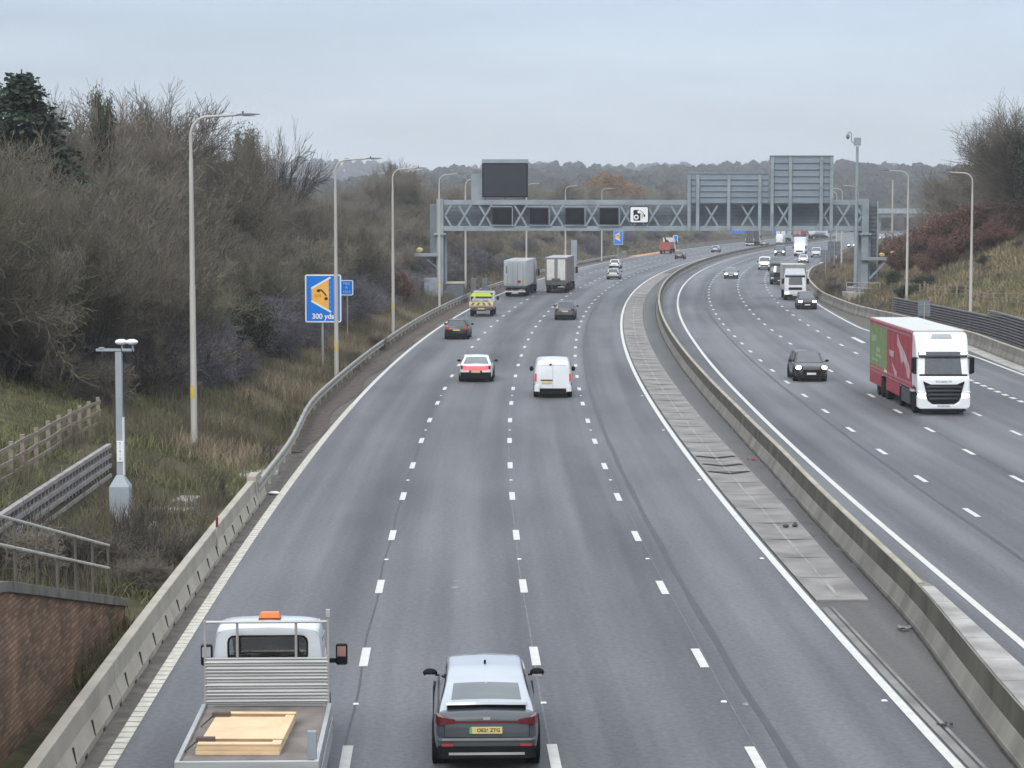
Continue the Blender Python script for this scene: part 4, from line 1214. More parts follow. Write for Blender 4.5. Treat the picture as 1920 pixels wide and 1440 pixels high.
# dark scaffold barrier at the left foot
kb = thing('access_steps', 'dark steel access steps behind the rail at the left gantry foot', 'steps', (0, 0, 0))
a, b = gp(838, 530), gp(870, 556)
MB().box(a.x, b.x, GY - 1.6, GY + 2.5, b.z - 0.6, a.z - 0.1).build('stringer', STEEL_DK, kb, bevel=0.03)
MB().box(a.x - .1, b.x + .1, GY - 1.7, GY + 2.6, a.z - 0.09, a.z + 0.05).build('platform', CONC, kb)
for px in (888, 909):
    c = gp(px, 545)
    o = MB().box(-0.28, 0.28, -0.2, 0.2, -1.2, 1.3).build('dark_bollard', STEEL_DK, None, bevel=0.03); o.location = c
    tag(o, 'dark upright cabinet behind the rail left of the works truck' if px == 888 else 'dark slim cabinet behind the rail between the works truck and the silver trailer', 'cabinet')

# CCTV mast
t = thing('camera_mast', 'tall grey camera mast with hooked camera beside the right gantry leg', 'camera mast', (gp(1606, 400, -5).x, GY - 5, gz(36, GY - 5)), 0)
zt_ = gp(1606, 258, -5).z - t.location.z
MB().tube([(0, 0, -0.4), (0, 0, zt_ * .5), (0, 0, zt_ - 0.9)], [0.24, 0.19, 0.14], 12).build('mast', STEEL_GREY, t, True)
MB().box(-0.32, 0.32, -0.3, 0.3, zt_ - 0.8, zt_).build('head_box', STEEL_GREY, t, bevel=0.03)
MB().tube([(-0.3, 0, zt_ - 0.6), (-0.6, 0, zt_ - 0.4), (-0.62, 0, zt_ + 0.45), (-0.78, 0, zt_ + 0.58), (-0.95, 0, zt_ + 0.5), (-0.98, 0, zt_ + 0.3)], 0.06, 8).build('hook_arm', STEEL_GREY, t, True)
mb = MB(); mb.ball((-0.98, 0, zt_ + 0.1), 0.2, 0.2, 0.26); mb.build('dome_camera', STEEL_PANEL, t, True)
# second post under the gantry and grey monopole by the far lane
o = MB().box(-0.42, 0.42, -0.35, 0.35, -0.5, 5.4).build('grey_monopole', STEEL_GREY, None, bevel=0.03)
q = terrain_point(1076, 322); o.location = (q.x, q.y, q.z - 0.2); tag(o, 'square grey post standing left of the far bend behind the trailers', 'post')

# far overbridge and far gantry
fbz = thing('overbridge', 'far grey road bridge crossing behind the right gantry leg', 'bridge', (0, 0, 0))
MB().box(120, 330, 900, 912, 6.0, 7.6).build('deck', CONC_OLD, fbz)
MB().box(120, 330, 899.0, 899.8, 7.6, 9.6).build('parapet', STEEL_GREY, fbz)
for xx in (150, 176, 205): MB().box(xx - .6, xx + .6, 902, 908, -0.5, 6.0).build('pier', CONC_OLD, fbz)
fg = thing('far_gantry', 'distant gantry with two blue signs over the far bend', 'gantry', (0, 0, 0))
FGY = 640.0
def fx(px): return (px - 960) / 4130 * FGY
def fz(py): return CAM_H - (py - 390) / 4130 * FGY
MB().box(fx(1366), fx(1412), FGY, FGY + .3, fz(437), fz(425)).build('sign_panel', SIGNBLUE, fg)
MB().box(fx(1446), fx(1474), FGY, FGY + .3, fz(438), fz(427)).build('sign_panel', M('faded_blue_sign', (0.09, 0.17, 0.42), 0.5), fg)
MB().box(fx(1300), fx(1560), FGY + .4, FGY + 1.4, fz(424), fz(412)).build('beam', STEEL_PANEL, fg)
MB().box(fx(1300), fx(1304), FGY + .4, FGY + 1.4, -1, fz(412)).build('leg', STEEL_PANEL, fg)
MB().box(fx(1556), fx(1560), FGY + .4, FGY + 1.4, -1, fz(412)).build('leg', STEEL_PANEL, fg)
MB().bar((fx(1392), FGY - 0.02, fz(429)), (fx(1404), FGY - 0.02, fz(432)), 0.02, 0.35).build('arrow_mark', SIGNWHITE, fg)

# ------------------------------------------------------------------ vehicles
def clamp(v, a=0.0, b=1.0): return max(a, min(b, v))
def chaikin(pts, n=2):
    for _ in range(n):
        q = [pts[0]]
        for a, b in zip(pts[:-1], pts[1:]):
            q.append(tuple(a[i]*.75 + b[i]*.25 for i in range(len(a)))); q.append(tuple(a[i]*.25 + b[i]*.75 for i in range(len(a))))
        q.append(pts[-1]); pts = q
    return pts
def paint(name, col, rough=0.32, coat=0.7, var=0.05):
    return M(name, col, rough, var=var, scale=1.2, coat=coat)

WHEELS = {}
def wheel(parent, x, y, r, w, rim=RIM, dual=False):
    key = (round(r, 3), round(w, 3), x > 0)
    if key not in WHEELS:
        s = 1 if x > 0 else -1
        t_ = MB(); rows = []
        for xx, rr in ((-w/2, r*.6), (-w/2, r*.94), (-w/2+.03, r), (w/2-.03, r), (w/2, r*.94), (w/2, r*.66)):
            rows.append([(xx*s, rr*math.cos(2*PI*k/24), rr*math.sin(2*PI*k/24)) for k in range(24)])
        t_.loft(rows, closed=True)
        rm = MB(); rows = []
        for xx, rr in ((w/2-.06, r*.66), (w/2-.01, r*.64), (w/2-.03, r*.5), (w/2-.05, r*.2), (w/2-.01, r*.16), (w/2-.01, .01)):
            rows.append([(xx*s, rr*math.cos(2*PI*k/16), rr*math.sin(2*PI*k/16)) for k in range(16)])
        rm.loft(rows, closed=True)
        a, b = t_.mesh('tyre', True), rm.mesh('rim', True)
        a.materials.append(RUBBER); b.materials.append(rim)
        WHEELS[key] = (a, b)
    a, b = WHEELS[key]
    o = bpy.data.objects.new('wheel', None); o.parent = parent; o.location = (x, y, r); o.empty_display_size = .1
    COL.objects.link(o)
    link('tyre', a, None, o); link('rim', b, None, o)
    return o

class Car:
    """local frame: +Y forward, wheels on z=0"""
    def __init__(s, name, label, cat, Y, off, away, spec, group=None):
        s.sp = spec
        s.L, s.W, s.H = spec['L'], spec['W'], spec['H']
        p = P(Y, off, 0.012)
        s.root = thing(name, label, cat, p, head(Y) + (0 if away else PI), group)
        s.keys = spec['top']
        s.paint = spec['paint']
        s.body()
    def zt(s, y):
        return float(np.interp(y / s.L, [k[0] for k in s.keys], [k[1] for k in s.keys]))
    def w(s, y):
        k = clamp((abs(y) - (s.L/2 - 0.75)) / 0.75)
        return s.W/2 * (1 - s.sp.get('taper', .17) * k ** 2.6)
    def zl(s, y):
        k = clamp((abs(y) - (s.L/2 - 0.55)) / 0.55)
        return s.sp.get('zl', 0.20) + 0.06 * k ** 2
    def body(s):
        L = s.L
        ys = [-L/2, -L/2+.03, -L/2+.09, -L/2+.2] + frange(-L/2+.35, L/2-.35, 0.24) + [L/2-.2, L/2-.09, L/2-.03, L/2]
        rows = []
        for i, y in enumerate(ys):
            w, zl, zt = s.w(y), s.zl(y), s.zt(y)
            e = clamp((abs(y) - (L/2 - 0.09)) / 0.09)
            w *= 1 - 0.05 * e; zt -= 0.07 * e * e; zl += 0.05 * e
            h = zt - zl
            half = [(0, zl), (w*.84, zl), (w*.97, zl + .10*h), (w, zl + .40*h), (w*.985, zl + .72*h), (w*s.sp.get('shoulder', .93), zt - .03*h), (w*.72, zt), (0, zt + .025)]
            half = chaikin(half, 2)
            full = [(-x, y, z) for x, z in reversed(half)][:-1] + [(x, y, z) for x, z in half]
            rows.append(full[:-1])
        MB().loft(rows, closed=True).build('body', s.paint, s.root, True, angle=50)
        # arches and wheels
        wb, r = s.sp.get('wb', L * .6), s.sp.get('wr', .34)
        yo = s.sp.get('wy', 0.0)
        for sx in (-1, 1):
            for y in (-wb/2 + yo, wb/2 + yo):
                x0 = s.w(y)
                MB().cyl((sx * (x0 - .105), y, r + .02), 'x', r + .055, .235, 20).build('wheel_arch', BLACK, s.root)
                wheel(s.root, sx * (x0 - .085), y, r, .215)
        # sills and number of dark lower trims
        for sx in (-1, 1):
            MB().box(sx * (s.W/2 - .06) - .07, sx * (s.W/2 - .06) + .07, -wb/2 + yo + r + .08, wb/2 + yo - r - .08, s.zl(0) - .02, s.zl(0) + .10).build('sill', BLACK, s.root, bevel=.02)
    def path(s, end):
        """plan outline round one end, list of (x,y,arclength from centre)"""
        sg = -1 if end == 'rear' else 1
        pts = []
        for k in range(0, 15):
            pts.append((s.w(s.L/2) * .95 * k / 14, sg * s.L/2))
        for k in range(1, 13):
            y = s.L/2 - .7 * (k / 12) ** 1.6
            pts.append((s.w(y), sg * y))
        out_, d = [(pts[0][0], pts[0][1], 0.0)], 0.0
        for a, b in zip(pts[:-1], pts[1:]):
            d += math.hypot(b[0]-a[0], b[1]-a[1]); out_.append((b[0], b[1], d))
        return out_
    def at(s, end, d, pth=None):
        p = pth or s.path(end)
        sx = 1 if d >= 0 else -1; d = abs(d)
        ds = [q[2] for q in p]
        x = float(np.interp(d, ds, [q[0] for q in p])); y = float(np.interp(d, ds, [q[1] for q in p]))
        x2 = float(np.interp(d + .01, ds, [q[0] for q in p])); y2 = float(np.interp(d + .01, ds, [q[1] for q in p]))
        x1 = float(np.interp(d - .01, ds, [q[0] for q in p])); y1 = float(np.interp(d - .01, ds, [q[1] for q in p]))
        tx, ty = x2 - x1, y2 - y1; n = math.hypot(tx, ty) or 1
        sg = -1 if end == 'rear' else 1
        nx, ny = (-ty/n * (-1 if sg > 0 else 1)), 0
        nx = abs(ty) / n; ny = sg * abs(tx) / n
        return (sx * x, y, sx * nx, ny)
    def wrap(s, nm, mat, end, d0, d1, z0, z1, off=.014, thick=.05, zz0=None, zz1=None, n=None, lean=0.0, parent=None):
        """panel following the body end; z0,z1 at d0; zz0,zz1 at d1"""
        p = s.path(end)
        zz0 = z0 if zz0 is None else zz0; zz1 = z1 if zz1 is None else zz1
        n = n or max(2, int(abs(d1 - d0) / .08) + 1)
        rows = []
        for k in range(n + 1):
            t = k / n; d = d0 + (d1 - d0) * t
            x, y, nx, ny = s.at(end, d, p)
            a, b = z0 + (zz0 - z0) * t, z1 + (zz1 - z1) * t
            o = off - lean * 0
            rows.append([(x - nx*thick, y - ny*thick, a), (x + nx*o, y + ny*o, a), (x + nx*(o - lean), y + ny*(o - lean), b), (x - nx*thick, y - ny*thick, b)])
        return MB().loft(rows, closed=True).build(nm, mat, parent or s.root, True, angle=30)
    def pair(s, nm, mat, end, d0, d1, z0, z1, **k):
        for sg in (-1, 1): s.wrap(nm, mat, end, sg * d0, sg * d1, z0, z1, **k)
    def cabin(s, k0, k1, k2, k3, zb, wb=.90, wr=.70, crown=.03, drop=0.0):
        """k0..k3 fractions of length: rear base, roof rear, roof front, windscreen base"""
        L, H = s.L, s.H
        y0, y1, y2, y3 = k0*L, k1*L, k2*L, k3*L
        Wb, Wr = s.W/2*wb, s.W/2*wr
        s.cb = (y0, y1, y2, y3, Wb, Wr)
        zr = H - crown
        kys = [y0, y0 + (y1-y0)*.5, y1, (y1*.6+y2*.4), y2, y2 + (y3-y2)*.5, y3]
        kz = [zb(y0) - .03, 0, zr - .035 - drop, zr + .01 - drop * .3, zr - .03, 0, zb(y3) - .03]
        kz[1] = (kz[0] + kz[2])/2 + .02; kz[5] = (kz[4] + kz[6])/2 + .015
        s.kys, s.kz = kys, kz
        def wr_(y):
            zz = np.interp(y, kys, kz); t = clamp((zz - zb(y)) / (zr - zb(y) + 1e-6))
            return Wb + (Wr - Wb) * t
        s.cw = wr_
        s.zb = zb
        s.crown = crown
        rows = []
        ys = sorted(set([round(v, 4) for a, b in zip(kys[:-1], kys[1:]) for v in frange(a, b, .2)]))
        for y in ys:
            zt = float(np.interp(y, kys, kz)); zB = zb(y) - .05
            zt = max(zt, zB + .02)
            w1 = wr_(y)
            half = [(Wb, zB), (Wb + (w1 - Wb)*.9, zB + (zt - zB)*.9), (w1*.93, zt), (0, zt + crown)]
            c = chaikin(half, 2)
            rows.append([(-x, y, z) for x, z in reversed(c)] + [(x, y, z) for x, z in c[1:]] )
        rows = [[(-x, y, z) for (x, y, z) in r[::-1]][::-1] if False else r for r in rows]
        MB().loft([[ (x, y, z) for (x, y, z) in r] + [] for r in rows], closed=False).build('cabin', s.sp.get('cabpaint', s.paint), s.root, True, angle=40)
        return s
    def topz(s, y, x):
        zt = float(np.interp(y, s.kys, s.kz)); w1 = s.cw(y)
        return zt + s.crown * (1 - (abs(x) / w1) ** 1.5) - .012
    def screen(s, nm, mat, ya, yb, wa, wb_, lift=.016):
        """glass on the sloping end surface between stations ya and yb, half widths as share of the local width"""
        rows = []
        for i in range(7):
            t = i / 6; y = ya + (yb - ya) * t; f = wa + (wb_ - wa) * t
            w1 = s.cw(y) * .93 * f
            rows.append([(w1 * (k/5 - 1), y, s.topz(y, w1 * (k/5 - 1)) + lift) for k in range(11)])
        return MB().loft(rows, cap=False).build(nm, mat, s.root, True, angle=60)
    def side_windows(s, spans, mat=GLASS, zlo=.10, zhi=.86):
        y0, y1, y2, y3, Wb, Wr = s.cb
        for sg in (-1, 1):
            for ya, yb in spans:
                rows = []
                for y in frange(ya, yb, .15):
                    zt = float(np.interp(y, s.kys, s.kz)); zB = s.zb(y) - .05; w1 = s.cw(y)
                    col = []
                    for t in (zlo, zhi):
                        tt = t if zt - zB > .25 else t * .6
                        col.append((sg * (Wb + (w1 - Wb)*.9*tt/.9 + .014), y, zB + (zt - zB)*tt))
                    rows.append(col)
                MB().loft(rows, cap=False).build('side_window', mat, s.root)
    def mirrors(s, y, z, mat=BLACK, dx=.12, sz=(.11, .07, .075)):
        for sg in (-1, 1):
            mb = MB(); mb.ball((sg * (s.W/2 + dx), y, z), sz[0], sz[1], sz[2], 10, 6)
            o = mb.build('mirror', mat, s.root, True)
            MB().box(min(sg*(s.W/2-.1), sg*(s.W/2+dx)), max(sg*(s.W/2-.1), sg*(s.W/2+dx)), y-.02, y+.02, z-.06, z-.03).build('mirror_arm', BLACK, o)
    def plate(s, end, z, mat=None, w=.52, h=.115, d=0.0):
        return s.wrap('number_plate', mat or (PLATE_Y if end == 'rear' else PLATE_W), end, d - w/2, d + w/2, z - h/2, z + h/2, off=.032, n=1)

def T(*a): return list(a)
HATCH = [(-.5, .86), (-.47, .93), (-.3, .96), (.2, .93), (.3, .90), (.43, .78), (.5, .66)]
SUVT = [(-.5, .94), (-.46, 1.02), (-.3, 1.04), (.18, 1.02), (.3, .99), (.44, .88), (.5, .74)]
SALT = [(-.5, .92), (-.47, .98), (-.33, 1.0), (.2, .94), (.3, .90), (.43, .78), (.5, .64)]

def rear_car(c, lights, zl=(0.70, 0.92), plate_z=0.72, bumper=(.19, .46), lw=(.54, .86)):
    c.wrap('rear_bumper_trim', BLACK, 'rear', -.8, .8, bumper[0], bumper[1], off=.02)
    c.pair('tail_light', lights, 'rear', lw[0], lw[1], zl[0], zl[1])
    c.plate('rear', plate_z)
def front_car(c, lights, z=(0.62, 0.78), grille=(.36, .58), plate_z=.46, bumper=(.17, .34), bl=BLACK):
    c.wrap('front_bumper_trim', BLACK, 'front', -.82, .82, bumper[0], bumper[1], off=.02)
    c.wrap('grille', bl, 'front', -.5, .5, grille[0], grille[1], off=.016)
    c.pair('headlight', lights, 'front', .50, .95, z[0], z[1])
    c.plate('front', plate_z)

def simple_car(label, Y, off, away, col, kind='hatch', light=None, name='car', W=1.82, front_light=None, roof=None, glass=GLASS, group=None, plz=None):
    dims = {'hatch': (4.3, 1.50, HATCH), 'suv': (4.55, 1.66, SUVT), 'saloon': (4.7, 1.45, SALT)}[kind]
    pm_ = col
    c = Car(name, label, 'car', Y, off, away, dict(L=dims[0], W=W, H=dims[1], top=dims[2], paint=pm_, wr=.33 if kind != 'suv' else .36, zl=.2 if kind != 'suv' else .24, cabpaint=roof or pm_), group)
    zb = lambda y: c.zt(y)
    if kind == 'hatch': c.cabin(-.485, -.40, .04, .27, zb)
    elif kind == 'suv': c.cabin(-.485, -.41, .05, .26, zb)
    else: c.cabin(-.37, -.20, .05, .27, zb)
    y0, y1, y2, y3 = c.cb[:4]
    c.screen('rear_window', glass, y0 + .03, y1 - .04 * (1 if kind != 'saloon' else 3), .9, .86)
    c.screen('windscreen', GLASS, y3 - .06, y2 + .08, .93, .88)
    c.side_windows([(y1 + .1, (y1 + y2) / 2 - .05), ((y1 + y2) / 2 + .05, y2 + .25)])
    c.mirrors(y3 - .35, c.zt(y3) + .1)
    if away: rear_car(c, light or RED_LENS, zl=(.74, .94) if kind != 'suv' else (.82, 1.0), plate_z=plz or (.70 if kind != 'suv' else .76))
    else: front_car(c, front_light or HEAD_OFF, z=(.60, .76) if kind != 'suv' else (.70, .86), grille=(.34, .56) if kind != 'suv' else (.42, .68))
    if away: c.pair('headlight', HEAD_OFF, 'front', .5, .9, .6, .74)
    else: c.pair('tail_light', RED_LENS, 'rear', .5, .85, .74, .92)
    return c

# ---- near grey coupe SUV
GREY_SUV = paint('slate_grey_metallic', (0.052, 0.062, 0.070), .3, .9)
SILV_ROOF = paint('pale_silver_roof', (0.44, 0.475, 0.52), .3, .9)
c = Car('grey_suv', 'slate grey coupe SUV with silver roof, nearest the camera', 'car', 40.05, -1.20, True,
        dict(L=4.59, W=1.87, H=1.60, top=[(-.5, .99), (-.478, 1.06), (-.40, 1.08), (-.3, 1.06), (.18, 1.02), (.3, .99), (.44, .88), (.5, .74)], paint=GREY_SUV, wr=.38, zl=.26, cabpaint=SILV_ROOF, taper=.13))
zb = lambda y: c.zt(y)
c.cabin(-.445, -.32, .09, .27, zb, wb=.88, wr=.71, drop=.14)
y0, y1, y2, y3 = c.cb[:4]
c.screen('rear_window', GLASS2, y0 + .20, y1 + .02, .84, .86)
c.screen('lower_rear_window', BLACK, y0 + .01, y0 + .14, .90, .92)
c.screen('windscreen', GLASS, y3 - .06, y2 + .08, .93, .88)
c.side_windows([(y0 + .38, -.35), (-.27, y2 + .35)])
c.mirrors(y3 - .42, 1.12, BLACK, .07, (.14, .08, .085))
for sg in (-1, 1):
    MB().box(sg*1.0-.09, sg*1.0+.09, y3 - .515, y3 - .497, 1.06, 1.10).build('mirror_glass', HEAD_OFF, c.root)
# spoiler lip and dark lower window
sp = MB(); rows = []
for k in range(-9, 10):
    x = .70 * k / 9; bow = .05 * (k / 9) ** 2
    yb_ = y0 + .07 + bow
    z0 = c.topz(y0 + .15, x * .9)
    rows.append([(x, yb_ + .16, z0 + .055), (x, yb_ - .08, z0 + .045), (x, yb_ - .10, z0 + .005), (x, yb_ + .12, z0 + .0)])
sp.loft(rows, closed=True); sp.build('spoiler', SILV_ROOF, c.root, True)
RED_DK = M('deep_red_lamp', (0.14, 0.004, 0.010), .25, coat=.8)
c.pair('tail_light', RED_LENS, 'rear', .55, .98, .885, .955, zz0=.84, zz1=1.03, off=.02)
c.wrap('light_bar', RED_DK, 'rear', -.56, .56, .892, .928, off=.017)
c.plate('rear', .765, w=.54, h=.115)
MB().box(-.30, -.255, -c.L/2 - .036, -c.L/2 - .0325, .71, .82).build('plate_flash', GREENTAB, c.root)
text('plate_lettering', 'OE26 ZTG', .088, M('plate_print', (.03, .025, .015), .6), c.root, (.03, -c.L/2 - .034, .765), sx=1.0, bold=.002)
SEAM = M('dark_panel_gap', (.012, .013, .015), .6, spec=.1)
for sg in (-1, 1):
    c.wrap('tailgate_seam', SEAM, 'rear', sg*.735, sg*.745, .62, .87, off=.003, n=1)
c.wrap('tailgate_seam', SEAM, 'rear', -.74, .74, .630, .640, off=.004)
c.wrap('tailgate_badge', CHROME, 'rear', -.06, .06, .945, .985, off=.008, n=1)
c.wrap('bumper_crease', GREY_SUV, 'rear', -.93, .93, .585, .625, off=.034, lean=.02)
c.wrap('rear_bumper_trim', BLACK, 'rear', -.86, .86, .27, .48, off=.022)
c.pair('reflector', M('dull_red_reflector_lens', (.38, .05, .05), .4), 'rear', .58, .78, .485, .525, off=.028)
c.wrap('skid_plate', CHROME, 'rear', -.66, .66, .335, .375, off=.045)
mb = MB(); mb.prism([(-.55, 0), (-.43, .015), (-.52, .075), (-.56, .08)], -.02, .02, 'x'); o = mb.build('roof_aerial', BLACK, c.root); o.location = (0, 0, c.topz(-.5, 0) + .004)
# ---- white saloon with lit red rear panel
WH_CAR = paint('white_car_paint', (0.80, 0.835, 0.855), .3, .8)
c = simple_car('white saloon with a wide glowing red tail panel', 126.5, -2.15, True, WH_CAR, 'saloon', RED_LENS, 'white_saloon', 1.92, glass=GLASS2, plz=.60)
c.wrap('light_bar', RED_LIT, 'rear', -.72, .72, .68, .91, off=.022)
c.wrap('lower_bumper', BLACK, 'rear', -.9, .9, .20, .56, off=.028)
c.wrap('plate_recess', BLACK, 'rear', -.36, .36, .56, .66, off=.026)
# ---- white van
c = Car('white_van', 'white panel van seen from behind in the third lane', 'van', 116.3, 2.16, True,
        dict(L=5.0, W=1.96, H=1.92, top=[(-.5, 1.80), (-.485, 1.86), (-.45, 1.92), (.1, 1.95), (.2, 1.88), (.32, 1.18), (.36, 1.12), (.47, .95), (.5, .8)], paint=WHITE, wr=.34, zl=.24, taper=.08, shoulder=.86))
c.wrap('rear_bumper', BLACK, 'rear', -.68, .68, .24, .50, off=.05)
c.pair('bumper_corner', WHITE, 'rear', .70, .98, .34, .66, off=.05)
c.pair('tail_light', RED_SOFT, 'rear', .84, 1.0, .88, 1.26, off=.02)
c.plate('rear', .80, d=-.32)
c.wrap('handle_strip', BLACK, 'rear', -.63, -.02, .90, .955, off=.03)
c.wrap('door_seam', M('shadow_gap_grey', (.34, .35, .37), .6), 'rear', -.008, .008, .52, 1.72, off=.004, n=1)
c.wrap('door_seam', M('shadow_gap_grey', (.34, .35, .37), .6), 'rear', -.66, .66, 1.70, 1.715, off=.004)
mb = MB(); mb.ball((-.12, -2.51, 1.74), .08, .05, .06); mb.build('brake_lamp', RED_DK, c.root, True)
for sg in (-1, 1):
    MB().prism([(.98, 1.12), (1.5, 1.12), (1.2, 1.66), (.98, 1.7)], sg * .985 - .01, sg * .985 + .01, 'x').build('side_window', GLASS, c.root)
    mb = MB(); mb.ball((sg * 1.12, 1.35, 1.25), .11, .07, .14); mb.build('mirror', BLACK, c.root, True)
RED_SMALL = M('dim_lit_red_lamp', (.40, .03, .03), .3, emit=.12, ecol=(1., .15, .12))
# ---- other cars leading away
simple_car('black hatchback in the left lane behind the works truck', 166.8, -5.35, True, paint('black_car_paint', (.012, .012, .015)), 'hatch', RED_SMALL, 'black_hatchback')
simple_car('dark grey SUV in the third lane behind the trailers', 196.0, 2.15, True, paint('dark_grey_car_paint', (.09, .095, .105)), 'suv', RED_LENS, 'grey_suv')
SILVER = paint('silver_car_paint', (.46, .48, .50))
simple_car('silver hatchback, nearer of the two pale cars on the bend', 306.3, 2.2, True, SILVER, 'hatch', RED_LENS, 'silver_hatchback')
simple_car('white hatchback, farther of the two pale cars on the bend', 359.9, -2.0, True, WH_CAR, 'hatch', RED_LENS, 'white_hatchback')
simple_car('dark car beside the red tipper lorry on the far bend', 427, 2.9, True, paint('dark_green_black', (.03, .034, .034)), 'hatch', RED_LENS, 'dark_car')
simple_car('pale lilac car alone on the far bend', 494, 3.1, True, paint('lilac_silver', (.36, .37, .46)), 'hatch', RED_LENS, 'lilac_car')
simple_car('far greenish car behind the black lorry', 577, 5.0, True, paint('dull_green_grey', (.22, .25, .22)), 'hatch', RED_LENS, 'far_car')
# ---- oncoming cars
BLK = paint('black_metallic', (.011, .012, .014), .28)
c = simple_car('black SUV with lit round headlamps left of the red lorry', 127.0, right_off(125, 4.78), False, BLK, 'suv', None, 'black_suv', 1.86, front_light=BLK)
for sg in (-1, 1):
    x, y, nx, ny = c.at('front', sg * .72)
    mb = MB(); mb.ball((x*1.0, y - .06, .80), .17, .14, .11, 12, 8); mb.build('headlamp', HEAD_LIT, c.root, True)
simple_car('dark SUV just in front of the white box lorry', 217.6, right_off(217, 12.5), False, paint('ink_blue_black', (.03, .03, .042)), 'suv', None, 'dark_suv', 1.86, HEAD_LIT)
simple_car('dark blue car with bright headlamps alone in its lane', 311, right_off(309, 5.7), False, paint('blue_grey_car', (.10, .13, .16)), 'hatch', None, 'blue_car', 1.85, HEAD_LIT)
simple_car('white car partly hidden behind the dark lorry cab', 402, right_off(400, 14.9), False, WH_CAR, 'hatch', None, 'white_car', 1.85, HEAD_OFF)
simple_car('far car with lamps lit at the right edge of the road', 556, right_off(556, 16.6), False, paint('far_dark', (.04, .04, .045)), 'hatch', None, 'far_oncoming_car', 1.85, HEAD_LIT)
simple_car('farthest car with yellow headlamps beyond the gantry foot', 600, right_off(600, 19.0), False, SILVER, 'suv', None, 'far_oncoming_car', 1.9, HEAD_WARM)
simple_car('far white car half hidden by the lamp columns', 690, right_off(690, 14.0), False, WH_CAR, 'hatch', None, 'far_white_car', 1.85, HEAD_OFF)

def van_front(label, Y, off, paint_, H=2.0, name='van', lights=HEAD_OFF, L=5.0, W=1.96, dark_low=True):
    c = Car(name, label, 'van', Y + L/2, off, False, dict(L=L, W=W, H=H, top=[(-.5, H-.12), (-.47, H-.04), (.1, H), (.18, H-.06), (.34, 1.22), (.38, 1.15), (.47, 1.0), (.5, .84)], paint=paint_, wr=.34, zl=.24, taper=.10, shoulder=.86))
    rows = []
    for i in range(6):
        t = i / 5; y = (.325 - (.325 - .195) * t) * L; z = c.zt(y) + .03
        w = W/2 * (.86 - .12 * t)
        rows.append([(w * (k/4 - 1), y, z - .03 * abs(k/4 - 1) ** 2) for k in range(9)])
    MB().loft(rows, cap=False).build('windscreen', GLASS, c.root, True, angle=60)
    c.wrap('grille', BLACK, 'front', -.6, .6, .52, .78, off=.02)
    c.wrap('front_bumper_trim', BLACK, 'front', -.86, .86, .26, .44, off=.022)
    c.pair('headlight', lights, 'front', .62, 1.02, .76, .98, off=.02)
    c.plate('front', .48)
    for sg in (-1, 1):
        MB().prism([(.08*L, 1.2), (.28*L, 1.2), (.2*L, H-.28), (.08*L, H-.26)], sg * W/2 * .985 - .012, sg * W/2 * .985 + .012, 'x').build('side_window', GLASS, c.root)
        mb = MB(); mb.ball((sg * (W/2 + .13), .26*L, 1.3), .1, .07, .15); mb.build('mirror', BLACK, c.root, True)
    return c
van_front('white van oncoming between the blue car and the box lorry', 354.5, right_off(354, 9.7), WHITE, 2.05, 'white_van', HEAD_OFF)
van_front('dark blue jeep-like van with bright round headlamps', 458, right_off(458, 7.4), paint('dark_navy', (.05, .065, .09)), 2.15, 'navy_van', HEAD_LIT, 4.8, 2.0)
van_front('silver pickup-like van near the right edge of the road', 443, right_off(443, 15.6), SILVER, 2.0, 'silver_van', HEAD_OFF, 5.2)
c = Car('tall_white_van', 'far tall white van behind the navy van', 'van', 603, 6.1, True,
        dict(L=6.0, W=2.1, H=2.7, top=[(-.5, 2.5), (-.48, 2.62), (-.45, 2.68), (.2, 2.7), (.28, 2.5), (.38, 1.3), (.47, 1.0), (.5, .85)], paint=WHITE, wr=.36, zl=.26, taper=.08, shoulder=.80))
c.wrap('rear_bumper', BLACK, 'rear', -.8, .8, .28, .52, off=.05)
c.pair('tail_light', RED_LENS, 'rear', .84, 1.0, .9, 1.4, off=.02)
c.plate('rear', .8)

